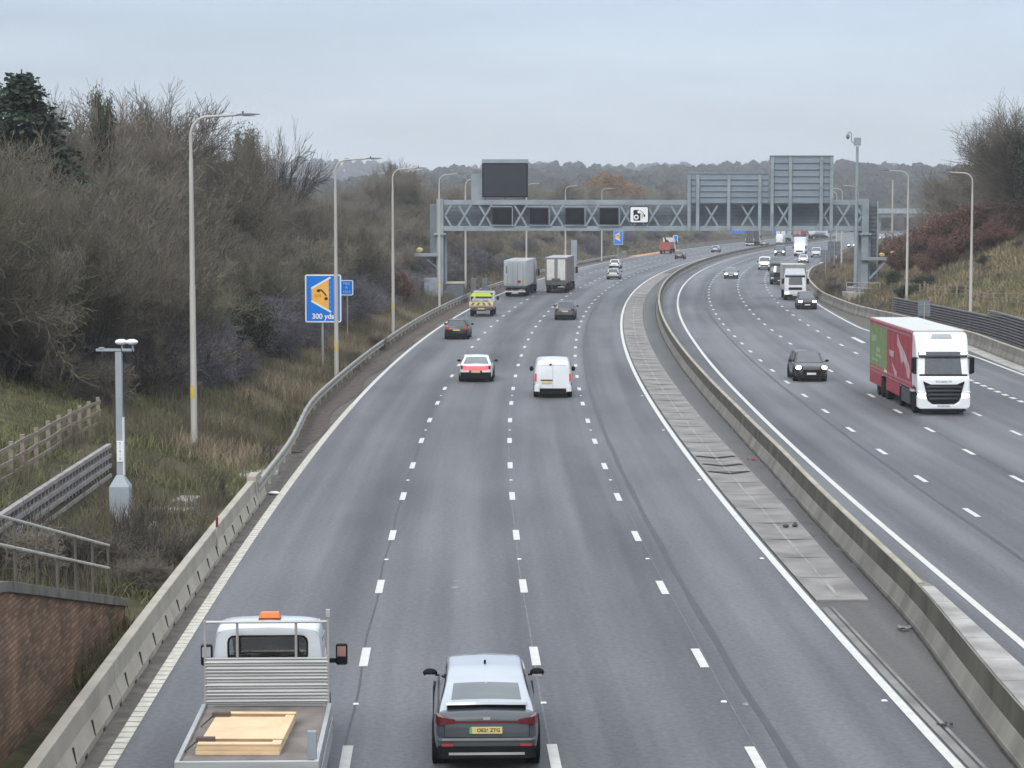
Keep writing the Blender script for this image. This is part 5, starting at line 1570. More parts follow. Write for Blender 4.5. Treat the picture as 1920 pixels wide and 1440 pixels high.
# ---- lorries
def truck_wheels(root, ys, W, r=.5, dual=True):
    for y in ys:
        for sg in (-1, 1):
            wheel(root, sg * (W/2 - .20), y, r, .36 if dual else .32)
def cab(root, W, H, y0, D, body, trim=BLACK, roofh=0.0, visor=True, lights=HEAD_OFF, zbot=.42, ws=(1.75, 2.75), lightz=.82, style='box', grille=(1.0, 1.55), lower=BLACK):
    """front of the cab at y0, going back D"""
    w = W/2
    top = H + roofh
    prof = [(y0 - .12, zbot), (y0 - .02, zbot + .12), (y0, lightz + .3), (y0 - .06, ws[0] - .1), (y0 - .34, ws[1] + .06), (y0 - .46, H - .25), (y0 - .75, H), (y0 - D*.75, top), (y0 - D, top), (y0 - D, zbot + .5), (y0 - D*.62, zbot + .5), (y0 - D*.55, zbot)]
    b = MB().prism(prof, -w, w, 'x').build('cab', body, root, True, bevel=.09, angle=25)
    def yz(z):
        zs = [lightz + .3, ws[0] - .1, ws[1] + .06, H - .25, H]; yy = [y0, y0 - .06, y0 - .34, y0 - .46, y0 - .75]
        return float(np.interp(z, zs, yy))
    rows = []
    for i in range(5):
        z = ws[0] + (ws[1] - ws[0]) * i / 4; ww = w * (.90 - .015 * i)
        rows.append([(ww * (k/5 - 1), yz(z) + .012 - .03 * abs(k/5 - 1) ** 3, z) for k in range(11)])
    MB().loft(rows, cap=False).build('windscreen', GLASS, root, True, angle=60)
    rows = []
    for i in range(3):
        z = ws[1] + .02 + .22 * i / 2; ww = w * .93
        rows.append([(ww * (k/5 - 1), yz(z) + (.10 if i == 1 else .03), z) for k in range(11)])
    if visor: MB().loft(rows, cap=False).build('sun_visor', trim, root, True)
    MB().box(-w*.62, w*.62, y0 - .05, y0 + .012, grille[0], grille[1]).build('grille', BLACK, root, bevel=.03)
    for k in range(3):
        z = grille[0] + (grille[1] - grille[0]) * (k + .6) / 3.6
        MB().box(-w*.56, w*.56, y0 + .0125, y0 + .03, z, z + .03).build('grille_bar', trim, root)
    MB().box(-w*.99, w*.99, y0 - .3, y0 + .03, zbot - .1, lightz - .16).build('front_bumper', lower, root, bevel=.05)
    for sg in (-1, 1):
        MB().box(sg*w*.78 - .22, sg*w*.78 + .22, y0 - .16, y0 + .035, lightz - .13, lightz + .14).build('headlight', lights, root, bevel=.05)
        MB().box(sg*(w + .17) - .13, sg*(w + .17) + .13, y0 - .35, y0 - .18, ws[0] + .1, ws[1] - .12).build('mirror', BLACK, root, bevel=.04)
        MB().bar((sg*w*.96, y0 - .3, ws[1] - .1), (sg*(w + .17), y0 - .27, ws[1] - .15), .04, .04).build('mirror_arm', BLACK, root)
        MB().prism([(y0 - .5, ws[0] + .05), (y0 - D*.62, ws[0] + .05), (y0 - D*.62, ws[1] - .12), (y0 - .72, ws[1] - .12)], sg*w - .012, sg*w + .012, 'x').build('side_window', GLASS, root)
    MB().box(-.26, .26, y0 + .031, y0 + .045, zbot + .06, zbot + .17).build('number_plate', PLATE_W, root)
    return b

def artic(name, label, Y, off, away, Lt=13.4, Ht=4.0, trailer=None, rear=None, roofm=None, cabm=WHITE, sidem=None, detail=True, cabH=3.2):
    """front of the tractor faces +Y; origin under the end that faces the camera"""
    p = P(Y, off, 0.012)
    t = thing(name, label, 'lorry', p, head(Y + (8 if away else 8)) + (0 if away else PI))
    L = Lt + 2.9
    yr = 0.0 if away else -L       # rear of the trailer
    W = 2.55; w = W/2
    MB().box(-w, w, yr, yr + Lt, 1.18, Ht).build('trailer_box', trailer, t, bevel=.03)
    MB().box(-w + .02, w - .02, yr + .02, yr + Lt - .02, Ht + .003, Ht + .03).build('roof', roofm or OFFWHITE, t)
    MB().box(-.5, .5, yr + .3, yr + Lt, .78, 1.17).build('chassis', BLACK, t)
    truck_wheels(t, [yr + 2.4, yr + 3.7, yr + 5.0], W, .5)
    MB().box(-w + .1, w - .1, yr + 1.6, yr + 5.8, .95, 1.1).build('mudguard', BLACK, t)
    for sg in (-1, 1):
        MB().box(sg*w*.96 - .03, sg*w*.96 + .03, yr + 6.0, yr + Lt - 3.6, .45, 1.1).build('side_guard', BLACK, t)
    # tractor
    y0 = yr + L
    cab(t, 2.5, cabH, y0, 2.2, cabm, roofh=.5)
    MB().box(-.45, .45, y0 - 6.0, y0 - 2.0, .6, .95).build('tractor_chassis', BLACK, t)
    truck_wheels(t, [y0 - 1.4, y0 - 5.0], 2.5, .5)
    if away:
        if rear == 'doors':
            for sg in (-1, 1):
                MB().box(sg*.62 - .58, sg*.62 + .58, yr - .04, yr - .003, 1.3, Ht - .14).build('rear_door', sidem, t, bevel=.02)
                for xx in (.25, .85):
                    MB().tube([(sg*xx, yr - .07, 1.3), (sg*xx, yr - .07, Ht - .2)], .022, 6).build('lock_rod', GALV, t)
                MB().box(sg*1.08 - .09, sg*1.08 + .09, yr - .052, yr - .042, 1.35, 1.95).build('marker_board', CREAM, t)
            MB().box(.25, .62, yr - .05, yr - .042, 1.5, 1.82).build('red_badge', M('red_badge', (.42, .03, .03), .5), t)
            MB().box(-1.05, -.9, yr - .05, yr - .042, 2.6, 3.4).build('side_lettering', M('grey_lettering', (.2, .22, .25), .6), t)
            MB().box(-w + .05, w - .05, yr - .03, yr + .2, 1.02, 1.16).build('rear_sill', STEEL_DK, t)
            MB().box(-w + .12, w - .12, yr - .06, yr + .05, .5, .66).build('underrun_bar', SIGNWHITE, t, bevel=.02)
            MB().box(-.34, .34, yr - .09, yr - .064, .34, .6).build('number_plate', PLATE_W, t)
        else:
            for sg in (-1, 1):
                MB().box(sg*.63 - .44, sg*.63 + .44, yr - .04, yr - .003, 1.5, Ht - .2).build('rear_door', sidem, t, bevel=.02)
            MB().box(-.16, .16, yr - .05, yr - .006, 1.5, Ht - .2).build('door_post', M('dull_green_grey_post', (.20, .21, .20), .7), t)
            MB().box(-.5, .5, yr - .25, yr - .05, 1.42, 1.72).build('tail_lift', M('dark_olive_steel', (.09, .10, .085), .7), t, bevel=.03)
            MB().box(-w + .08, w - .08, yr - .18, yr + .3, .95, 1.4).build('rear_frame', M('dark_olive_steel', (.09, .10, .085), .7), t, bevel=.03)
            MB().box(-w + .14, w - .14, yr - .05, yr + .06, .48, .66).build('underrun_bar', BLACK, t, bevel=.02)
        for sg in (-1, 1):
            MB().box(sg*.98 - .2, sg*.98 + .2, yr - .07, yr - .0, .78, .92).build('tail_light', RED_LENS, t, bevel=.02)
    return t
SILVT = M('silver_trailer_side', (.58, .60, .635), .45, metal=.2, var=.1, scale=.7)
artic('silver_lorry', 'silver box trailer lorry in the left lane', 244.0, -5.55, True, trailer=SILVT, rear='doors', roofm=WHITE, sidem=M('silver_rear_door', (.56, .61, .63), .4, metal=.25, var=.12, scale=.8, stretch=(3, 1, .2)))
artic('maroon_lorry', 'lorry with mauve sides and two pale rear doors in the second lane', 254.6, -1.70, True, trailer=M('dull_mauve_curtain', (.20, .155, .16), .6, var=.12), rear='lift', roofm=WHITE, sidem=M('pale_grey_door', (.66, .65, .62), .55, var=.1), Ht=4.1)
artic('black_lorry', 'far black curtain lorry on the left side of the bend', 575, 1.3, True, trailer=M('black_curtain', (.045, .05, .06), .6), rear='doors', roofm=STEEL_PANEL, sidem=M('black_rear_door', (.05, .055, .065), .6), cabm=WHITE, Lt=10)
artic('white_far_lorry', 'white lorry peeping out behind the far black lorry', 640, 1.5, True, trailer=WHITE, rear='lift', sidem=OFFWHITE)
artic('red_white_lorry', 'far red and white lorry below the taller direction sign', 690, 0.3, True, trailer=M('dull_red_curtain', (.30, .04, .05), .6), rear='lift', sidem=M('pinkish_red_door', (.55, .22, .23), .6))
# far tank trailer
t = thing('tanker', 'far white tank trailer right of the red and white lorry', 'lorry', P(700, 3.4, .012), head(700) - .25)
MB().tube([(0, 0, 2.3), (0, .3, 2.3), (0, 9.7, 2.3), (0, 10, 2.3)], [.9, 1.2, 1.2, .9], 16).build('tank', WHITE, t, True)
MB().box(-.9, .9, .4, 12.6, .7, 1.1).build('chassis', BLACK, t)
truck_wheels(t, [1.2, 2.5, 3.8, 11.5], 2.5, .5)
cab(t, 2.5, 3.1, 13.2, 2.2, WHITE, roofh=.2)
# red tipper
RTIP = M('dull_red_tipper', (.33, .075, .055), .6, var=.2)
t = thing('tipper_lorry', 'dull red grab lorry standing by the orange lay-by', 'lorry', P(473.5, -5.6, .012), head(478))
MB().box(-1.25, 1.25, 0, 5.4, 1.15, 2.5).build('tipper_body', RTIP, t, bevel=.03)
MB().box(-1.15, 1.15, -.05, -.004, .75, 1.4).build('tailgate', RTIP, t)
MB().box(-.5, .5, .2, 7.8, .6, 1.1).build('chassis', BLACK, t)
truck_wheels(t, [1.1, 2.4, 6.9], 2.5, .52)
cab(t, 2.5, 2.9, 8.3, 1.9, OFFWHITE, roofh=.1)
MB().box(-1.2, 1.2, 5.55, 6.3, 1.15, 3.4).build('headboard', OFFWHITE, t)
g_ = MB(); g_.tube([(-.5, 5.0, 2.6), (-.6, 3.5, 3.9), (-.2, 1.6, 3.2), (.2, 1.2, 2.5)], .17, 8); g_.build('grab_arm', BLACK, t, True)
g_ = MB(); g_.ball((.2, 1.2, 2.6), .45, .5, .35); g_.build('grab_bucket', BLACK, t, True)

# works truck with chevrons
t = thing('works_truck', 'beige works flatbed with fluorescent yellow top and chevron tailboard', 'truck', P(199.3, -5.62, .012), head(202))
BEIGE = M('dirty_beige_panel', (.42, .405, .36), .6, var=.15)
w = 1.08
MB().box(-w, w, 0, 3.6, .86, 1.0).build('deck', BEIGE, t)
MB().box(-w, w, -.05, 0, .98, 1.32).build('tailboard', CREAM, t, bevel=.01)
for k, s_ in ((-.75, 1), (-.25, 1), (.25, -1), (.75, -1)):
    MB().prism([(k - .12 - s_*.08, 1.02), (k + .1 - s_*.08, 1.02), (k + .12 + s_*.08, 1.28), (k - .1 + s_*.08, 1.28)], -.062, -.052, 'y').build('chevron', M('brown_red_chevron', (.26, .15, .08), .6), t)
for sg in (-1, 1):
    MB().box(sg*w - .03, sg*w + .03, 0, 3.6, 1.0, 1.35).build('side_board', BEIGE, t)
    MB().box(sg*1.0 - .05, sg*1.0 + .05, 0.02, .12, 1.32, 2.0).build('frame_post', BEIGE, t)
MB().hexa([(-1.0, -.02, 1.83), (1.0, -.02, 1.83), (1.0, .12, 1.83), (-1.0, .12, 1.83)], [(-.8, .02, 2.14), (.8, .02, 2.14), (.8, .12, 2.14), (-.8, .12, 2.14)]).build('warning_board', HIVIS, t)
ld = MB(); rr = random.Random(9)
for k in range(9):
    ld.ball((rr.uniform(-.8, .8), rr.uniform(.3, 3.2), rr.uniform(1.1, 1.4)), rr.uniform(.2, .4), .35, .25, 8, 5)
ld.build('load', M('mixed_grey_load', (.30, .28, .28), .8, var=.4, scale=6), t, True)
MB().box(-.4, .4, .1, 5.6, .5, .86).build('chassis', BLACK, t)
MB().box(-.95, .95, -.03, .1, .58, .84).build('rear_beam', M('dark_olive_steel', (.09, .10, .085), .7), t)
MB().box(-.3, .3, -.05, -.032, .66, .77).build('number_plate', PLATE_Y, t)
for sg in (-1, 1):
    MB().box(sg*.72 - .16, sg*.72 + .16, -.06, -.032, .64, .76).build('tail_light', RED_LENS, t, bevel=.02)
    wheel(t, sg * .9, 1.0, .36, .3); wheel(t, sg * .9, 4.6, .36, .25)
MB().prism([(3.75, .5), (6.0, .5), (6.0, .95), (5.2, 1.2), (4.7, 2.15), (3.75, 2.2)], -.98, .98, 'x').build('cab', M('grey_white_cab', (.52, .53, .53), .4), t, True, bevel=.06)
MB().box(-.8, .8, 3.735, 3.748, 1.5, 2.0).build('rear_window', GLASS, t)
for sg in (-1, 1): MB().box(sg*1.2 - .1, sg*1.2 + .1, 4.7, 4.8, 1.3, 1.65).build('mirror', BLACK, t)

# ---- near flatbed with wooden boards
t = thing('flatbed_truck', 'white dropside flatbed truck with amber beacon at the bottom left', 'truck', P(35.05, -5.12, .012), head(37.5))
w = 1.10; zd = .90; LB = 4.05
MB().box(-w, w, 0, LB, zd - .1, zd).build('deck', PLYDECK, t)
for sg in (-1, 1):
    MB().box(sg*(w + .02) - .04, sg*(w + .02) + .04, -.02, LB, zd - .16, zd + .06).build('deck_edge', ALU, t, bevel=.01)
    MB().box(sg*(w + .07) - .012, sg*(w + .07) + .012, .1, LB - .05, zd - .55, zd - .18).build('lowered_side_board', ALU, t, bevel=.006)
MB().box(-w - .06, w + .06, -.06, -.003, zd - .16, zd + .05).build('rear_edge', ALU, t, bevel=.01)
MB().box(-w - .02, w + .02, -.10, -.063, zd - .56, zd - .14).build('lowered_tailgate', ALU, t, bevel=.008)
MB().box(w - .13, w + .02, -.02, .07, zd + .06, zd + .52).build('corner_stanchion', M('blue_grey_steel', (.27, .31, .35), .5), t, bevel=.01)
# corrugated headboard
hb = MB(); rows = []
n = 64
for k in range(n + 1):
    z = zd + .05 + .83 * k / n; yy = LB + .03 + .018 * math.sin(k / n * 14 * 2 * PI)
    rows.append([(-w, yy, z), (w, yy, z)])
hb.loft(rows, cap=False); hb.build('headboard', ALU, t, True, angle=80)
MB().box(-w, w, LB + .055, LB + .085, zd, zd + .88).build('headboard_backing', ALU, t)
for sg in (-1, 1):
    MB().box(sg*w - .02, sg*w + .02, LB + .02, LB + .07, zd - .05, zd + 1.56).build('frame_post', GALV, t)
    MB().tube([(sg*.525, LB + .07, zd + .88), (sg*.525, LB + .07, zd + 1.55)], .024, 8).build('ladder_post', GALV, t)
MB().tube([(-w - .02, LB + .05, zd + 1.53), (w + .02, LB + .05, zd + 1.53)], .027, 8).build('ladder_bar', ALU, t, True)
MB().box(w - .035, w + .035, LB + .0, LB + .09, zd + 1.62, zd + 1.75).build('bar_stop', ALU, t)
# cab: hollow back frame with glass
CABW = paint('white_cab_paint', (.66, .70, .74), .35, .5)
y0 = LB + .32
cz0, cz1 = .55, 2.30
def cabrow(y, wl, wu, zt):
    half = [(wl, cz0), (wl, 1.45), (wu + .055, zt - .16), (wu - .03, zt), (0, zt + .03)]
    c_ = chaikin(half, 2)
    return [(-x, y, z) for x, z in reversed(c_)] + [(x, y, z) for x, z in c_[1:]]
secs = [(y0, .99, .88, 2.25), (y0 + .10, 1.0, .90, 2.30), (y0 + .8, 1.0, .90, 2.32), (y0 + 1.15, 1.0, .86, 2.22), (y0 + 1.75, 1.0, .86, 1.42), (y0 + 1.9, .98, .84, 1.35), (y0 + 2.5, .9, .74, 1.05)]
MB().loft([cabrow(*s_) for s_ in secs[:4]], cap=False).build('cab_shell', CABW, t, True, angle=50)
MB().loft([cabrow(*s_) for s_ in secs[4:]], cap=False).build('bonnet', CABW, t, True, angle=50)
for sg in (-1, 1):
    MB().prism([(y0 + 1.14, cz0), (y0 + 1.76, cz0), (y0 + 1.76, 1.42), (y0 + 1.14, 1.42)], sg*.985 - .015, sg*.985 + .015, 'x').build('door_panel', CABW, t)
    MB().bar((sg*.84, y0 + 1.15, 2.18), (sg*.90, y0 + 1.76, 1.40), .07, .09).build('windscreen_pillar', CABW, t)
# back wall with opening
outer = [(q[0], q[2]) for q in cabrow(y0, .99, .88, 2.25)]
inner = [(a, b) for a, b in [(x, z) for x, z in rounded(1.44, .47, .12, 6)]]
wz = 1.90
inner = [(a, b + wz) for a, b in inner]
cx = [0, 1.75]
ang = lambda p: math.atan2(p[1] - wz + .15, p[0])
mb = MB()
N_ = 72
def ray_poly(poly, a):
    best = None; o = (0, wz - .15); d = (math.cos(a), math.sin(a))
    for p, q in zip(poly, poly[1:] + poly[:1]):
        ex, ez = q[0] - p[0], q[1] - p[1]; den = d[0]*ez - d[1]*ex
        if abs(den) < 1e-9: continue
        tt = ((p[0]-o[0])*ez - (p[1]-o[1])*ex) / den; uu = ((p[0]-o[0])*d[1] - (p[1]-o[1])*d[0]) / den
        if tt > 0 and -1e-6 <= uu <= 1 + 1e-6: best = tt if best is None else max(best, tt)
    return (o[0] + d[0]*best, o[1] + d[1]*best)
rows = []
for k in range(N_ + 1):
    a = 2*PI*k/N_
    po, pi_ = ray_poly(outer, a), ray_poly(inner, a)
    pm_ = (po[0]*.35 + pi_[0]*.65, po[1]*.35 + pi_[1]*.65)
    rows.append([(po[0], y0, po[1]), (pm_[0], y0 - .03, pm_[1]), (pi_[0], y0 - .02, pi_[1]), (pi_[0], y0 + .03, pi_[1])])
mb.loft(rows, cap=False); mb.build('cab_back', CABW, t, True, angle=40)
gl = bpy.data.materials.new('tinted_see_through_glass'); gl.use_nodes = True
tt = gl.node_tree; tt.nodes.clear()
o_ = N(tt, 'ShaderNodeOutputMaterial'); mx = N(tt, 'ShaderNodeMixShader'); tr = N(tt, 'ShaderNodeBsdfTransparent'); gs = N(tt, 'ShaderNodeBsdfGlossy'); fr = N(tt, 'ShaderNodeFresnel')
tr.inputs[0].default_value = (.72, .76, .76, 1); gs.inputs['Roughness'].default_value = .04; fr.inputs['IOR'].default_value = 2.3
tt.links.new(fr.outputs[0], mx.inputs[0]); tt.links.new(tr.outputs[0], mx.inputs[1]); tt.links.new(gs.outputs[0], mx.inputs[2]); tt.links.new(mx.outputs[0], o_.inputs[0])
MB().prism(inner, y0 + .005, y0 + .011, 'y').build('rear_window', gl, t)
rows = []
for k in range(N_ + 1):
    a = 2*PI*k/N_; pi_ = ray_poly(inner, a); c_ = (0, wz - .0)
    pj = (pi_[0]*.965, (pi_[1] - wz)*.91 + wz)
    rows.append([(pi_[0]*1.012, y0 - .024, (pi_[1]-wz)*1.03 + wz), (pi_[0], y0 - .035, pi_[1]), (pj[0], y0 - .024, pj[1]), (pj[0], y0 + .004, pj[1])])
MB().loft(rows, cap=False).build('window_seal', BLACK, t, True)
IN = M('cab_interior_fabric', (.06, .06, .066), .9)
for xx, ww in ((-.52, .17), (.0, .17), (.52, .17)):
    mb = MB(); mb.hexa([(xx - .22, y0 + .22, 1.1), (xx + .22, y0 + .22, 1.1), (xx + .22, y0 + .36, 1.1), (xx - .22, y0 + .36, 1.1)], [(xx - .2, y0 + .2, 1.72), (xx + .2, y0 + .2, 1.72), (xx + .2, y0 + .34, 1.72), (xx - .2, y0 + .34, 1.72)])
    mb.hexa([(xx - .13, y0 + .2, 1.74), (xx + .13, y0 + .2, 1.74), (xx + .13, y0 + .3, 1.74), (xx - .13, y0 + .3, 1.74)], [(xx - .1, y0 + .2, 1.9), (xx + .1, y0 + .2, 1.9), (xx + .1, y0 + .3, 1.9), (xx - .1, y0 + .3, 1.9)])
    mb.build('seat', IN, t, bevel=.03)
MB().box(-.9, .9, y0 + 1.7, y0 + 1.95, 1.0, 1.42).build('dashboard', M('grey_dashboard', (.20, .21, .21), .8), t)
MB().box(-.9, .9, y0 + .1, y0 + 1.7, .95, 1.0).build('cab_floor', M('grey_cab_floor', (.22, .23, .23), .9), t)
MB().prism([(y0 + 1.16, 2.17), (y0 + 1.72, 1.45), (y0 + 1.725, 1.455), (y0 + 1.165, 2.175)], -.78, .78, 'x').build('windscreen', gl, t)
for sg in (-1, 1):
    MB().prism([(y0 + .35, 1.42), (y0 + 1.5, 1.42), (y0 + 1.15, 2.0), (y0 + .35, 2.03)], sg*.955 - .012, sg*.955 + .012, 'x').build('side_window', GLASS, t)
    m_ = MB(); m_.box(sg*1.26 - .11, sg*1.26 + .11, y0 + 1.42, y0 + 1.54, 1.28, 1.68); mo = m_.build('mirror', BLACK, t, bevel=.04)
    MB().box(sg*1.26 - .08, sg*1.26 + .08, y0 + 1.408, y0 + 1.418, 1.45, 1.64).build('mirror_glass', HEAD_OFF if sg < 0 else M('painted_mirror_reflection', (.42, .22, .18), .2), mo)  # right glass has a reddish reflection painted in as its base colour
    MB().bar((sg*.98, y0 + 1.5, 1.36), (sg*1.2, y0 + 1.48, 1.36), .05, .08).build('mirror_arm', BLACK, mo)
bc = MB(); bc.hexa([(-.2, y0 + .42, 2.36), (.2, y0 + .42, 2.36), (.2, y0 + .62, 2.36), (-.2, y0 + .62, 2.36)], [(-.17, y0 + .45, 2.47), (.17, y0 + .45, 2.47), (.17, y0 + .59, 2.47), (-.17, y0 + .59, 2.47)])
bo = bc.build('beacon', AMBER, t, bevel=.02); MB().box(-.2, .2, y0 + .42, y0 + .62, 2.315, 2.358).build('beacon_base', M('dark_red_brown_base', (.16, .04, .02), .5), bo)
MB().box(-.42, .42, .3, y0 + 2.2, .45, .78).build('chassis', BLACK, t)
for sg in (-1, 1):
    wheel(t, sg*.86, 1.0, .36, .38); wheel(t, sg*.9, y0 + 1.75, .36, .24)
# boards on the deck
bx = thing('board_stack', 'two fresh pine boards strapped flat on the flatbed', 'boards', P(36.75, -5.26, .912), head(37.5) - .045)
BW, BL = .70, 1.16
for k in range(2):
    z0 = k * .095
    MB().box(-BW + .03*k, BW - .02 + .02*k, -BL + .02*k, BL, z0, z0 + .06).build('board', WOOD, bx, bevel=.006)
    for yy in (-BL + .07, BL - .07):
        MB().box(-BW + .03*k, BW - .02 + .02*k, yy - .065, yy + .065, z0 + .0605, z0 + .094).build('batten', WOOD_EDGE if k == 0 else WOOD, bx, bevel=.006)
MB().box(BW - .16, BW, -BL + .14, BL - .14, .1555, .187).build('batten', WOOD, bx, bevel=.006)
STRAP = M('dark_strap', (.06, .05, .045), .8)
for yy in (-BL + .30, BL - .22):
    MB().box(-BW - .01, BW + .01, yy - .018, yy + .018, .16, .195).build('strap', M('brown_strap', (.30, .20, .12), .8), bx)
    MB().box(-BW - .03, -BW + .28, yy - .06, yy + .06, .14, .225).build('corner_protector', M('dark_brown_pad', (.10, .075, .06), .8), bx, bevel=.01)
    MB().bar((-BW - .02, yy, .16), (-BW - .20, yy - .22, .02), .015, .02).build('strap_end', STRAP, bx)

# ---- big red, green and white articulated lorry
t = thing('red_green_lorry', 'white cabbed lorry with red and green trailer coming towards the camera', 'lorry', P(104.3, right_off(104, 8.72), .012), head(108) + PI)
W = 2.55; w = W/2; LT = 13.0; yf = -1.55; yr = yf - LT; Ht = 3.92
WROOF = M('pale_trailer_roof', (.60, .61, .60), .55, var=.06)
REDP = M('raspberry_red_panel', (.40, .045, .065), .45, var=.08)
REDL = M('pale_red_trim', (.46, .17, .19), .5, var=.08)
GREENP = M('leaf_green_panel', (.20, .29, .115), .5, var=.1)
PALEG = M('pale_green_print', (.33, .42, .25), .55)
PALEP = M('pale_pink_print', (.58, .42, .44), .55)
MB().box(-w, w, yr, yf, 1.15, Ht).build('trailer_box', REDP, t, bevel=.02)
MB().box(-w + .03, w - .03, yr + .03, yf - .03, Ht + .003, Ht + .03).build('trailer_roof', WROOF, t)
for sg in (-1, 1):
    x = sg * w
    def side(poly, nm, mat, d=.006, th=.004):
        MB().prism(poly, x + sg*d - th, x + sg*d + th, 'x').build(nm, mat, t)
    side([(yr + .05, 1.5), (yr + 5.7, 1.5), (yr + 5.7, 3.6), (yr + .05, 3.6)], 'green_panel', GREENP)
    side([(yr + .02, Ht - .12), (yf - .02, Ht - .12), (yf - .02, Ht - .02), (yr + .02, Ht - .02)], 'top_trim', REDL, .02, .02)
    side([(yr + .02, 3.62), (yf - .3, 3.62), (yf - .3, 3.72), (yr + .02, 3.72)], 'upper_trim', REDL, .012)
    side([(yr + .02, 1.32), (yf - .02, 1.32), (yf - .02, 1.44), (yr + .02, 1.44)], 'lower_trim', REDL, .014)
    side([(yr + .02, 1.15), (yf - .02, 1.15), (yf - .02, 1.22), (yr + .02, 1.22)], 'bottom_trim', REDL, .014)
    # big white feathered letter shape, tip at the top rear
    side([(yf - 4.1, 3.56), (yf - 3.3, 3.12), (yf - 2.0, 2.78), (yf - .6, 2.2), (yf - .35, 1.9), (yf - .55, 1.55), (yf - 1.1, 1.6), (yf - 1.5, 2.05), (yf - 2.3, 2.35), (yf - 2.6, 2.15), (yf - 3.0, 2.3), (yf - 3.5, 2.8), (yf - 4.1, 3.0)], 'leaf_print', PALEP, .012)
    side([(yf - 6.6, 2.62), (yf - 5.1, 2.6), (yf - 5.2, 2.3), (yf - 6.3, 2.32)], 'badge_print', PALEP, .012)
    side([(yf - 5.7, 2.0), (yf - 4.2, 1.62), (yf - 4.2, 1.42), (yf - 4.8, 1.45)], 'small_leaf_print', PALEP, .012)
    for a, b, c_, d_ in ((.8, 2.75, 1.3, .36), (2.3, 2.25, 1.2, .24), (2.0, 1.98, 1.8, .16), (.8, 1.75, 2.2, .1)):
        side([(yr + a, b), (yr + a + c_, b), (yr + a + c_, b + d_), (yr + a, b + d_)], 'white_print', PALEG, .012)
    for k in range(10):
        side([(yr + 1.25*(k+.5), 1.48), (yr + 1.25*(k+.5) + .03, 1.48), (yr + 1.25*(k+.5) + .03, 3.6), (yr + 1.25*(k+.5), 3.6)], 'panel_rib', REDP if 1.25*(k+.5) > 5.7 else GREENP, .014)
    side([(yr + .1, .5), (yr + 3.9, .5), (yr + 3.9, 1.14), (yr + .1, 1.14)], 'rear_skirt', REDP, -.02, .02)
    side([(yr + 5.6, .5), (yf - 3.5, .5), (yf - 3.5, 1.14), (yr + 5.6, 1.14)], 'middle_skirt', REDP, -.02, .02)
    side([(yr + 5.1, 1.36), (yr + 5.9, 1.36), (yr + 5.9, 1.5), (yr + 5.1, 1.5)], 'side_lamp', HEAD_WARM if False else M('cream_marker_plate', (.82, .78, .52), .4), .03, .01)
MB().box(-.5, .5, yr + .2, yf, .72, 1.14).build('trailer_chassis', BLACK, t)
truck_wheels(t, [yr + 4.3, yr + 5.0 + .6], W, .5)
truck_wheels(t, [yr + 3.0], W, .5)
# tractor
TW = WHITE
tw = 1.25
prof = [(-2.25, .95), (-2.25, 3.86), (-1.55, 3.9), (-1.0, 3.84), (-.66, 3.42), (-.50, 2.92), (-.20, 1.92), (-.07, 1.78), (0.0, 1.30), (0.0, .95), (-.28, .95), (-.42, 1.18), (-1.05, 1.30), (-1.75, 1.18), (-1.9, .95)]
MB().prism(prof, -tw, tw, 'x').build('cab', TW, t, True, bevel=.10, angle=25)
MB().box(-tw - .004, tw + .004, -2.2, -1.62, .98, 3.6).build('side_deflector', TW, t, bevel=.04)
def yz(z): return float(np.interp(z, [.95, 1.30, 1.78, 1.92, 2.92, 3.42], [0, 0, -.07, -.20, -.50, -.66]))
rows = []
for i in range(6):
    z = 1.93 + .80 * i / 5; ww = 1.13 - .012 * i
    rows.append([(ww * (k/6 - 1), yz(z) + .02 - .04 * abs(k/6 - 1) ** 3, z) for k in range(13)])
WSG = M('lorry_windscreen', (.035, .042, .048), .08, var=.15, scale=1.5, coat=1.0, spec=.9)
MB().loft(rows, cap=False).build('windscreen', WSG, t, True, angle=60)
MB().prism([(yz(1.86) + .012, 1.84), (yz(1.95) + .028, 1.945), (yz(1.95) - .05, 1.945), (yz(1.86) - .05, 1.84)], -1.14, 1.14, 'x').build('wiper_strip', BLACK, t)
rows = []
for i in range(4):
    z = 2.735 + .26 * i / 3
    rows.append([(1.16 * (k/6 - 1), yz(z) + (.13, .17, .12, .02)[i] - .05 * abs(k/6 - 1) ** 3, z) for k in range(13)])
MB().loft(rows, cap=False).build('sun_visor', M('dark_visor', (.05, .055, .062), .4), t, True)
for sg in (-1, 1):
    MB().box(sg*.98 - .14, sg*.98 + .14, -.32, -.265, 2.88, 2.97).build('visor_lamp', HEAD_LIT, t, bevel=.02)
MB().hexa([(-.5, -.80, 3.62), (.5, -.80, 3.62), (.44, -.93, 3.80), (-.44, -.93, 3.80)], [(-.5, -.77, 3.64), (.5, -.77, 3.64), (.44, -.90, 3.82), (-.44, -.90, 3.82)]).build('roof_hatch', M('grey_hatch', (.38, .39, .41), .4), t)
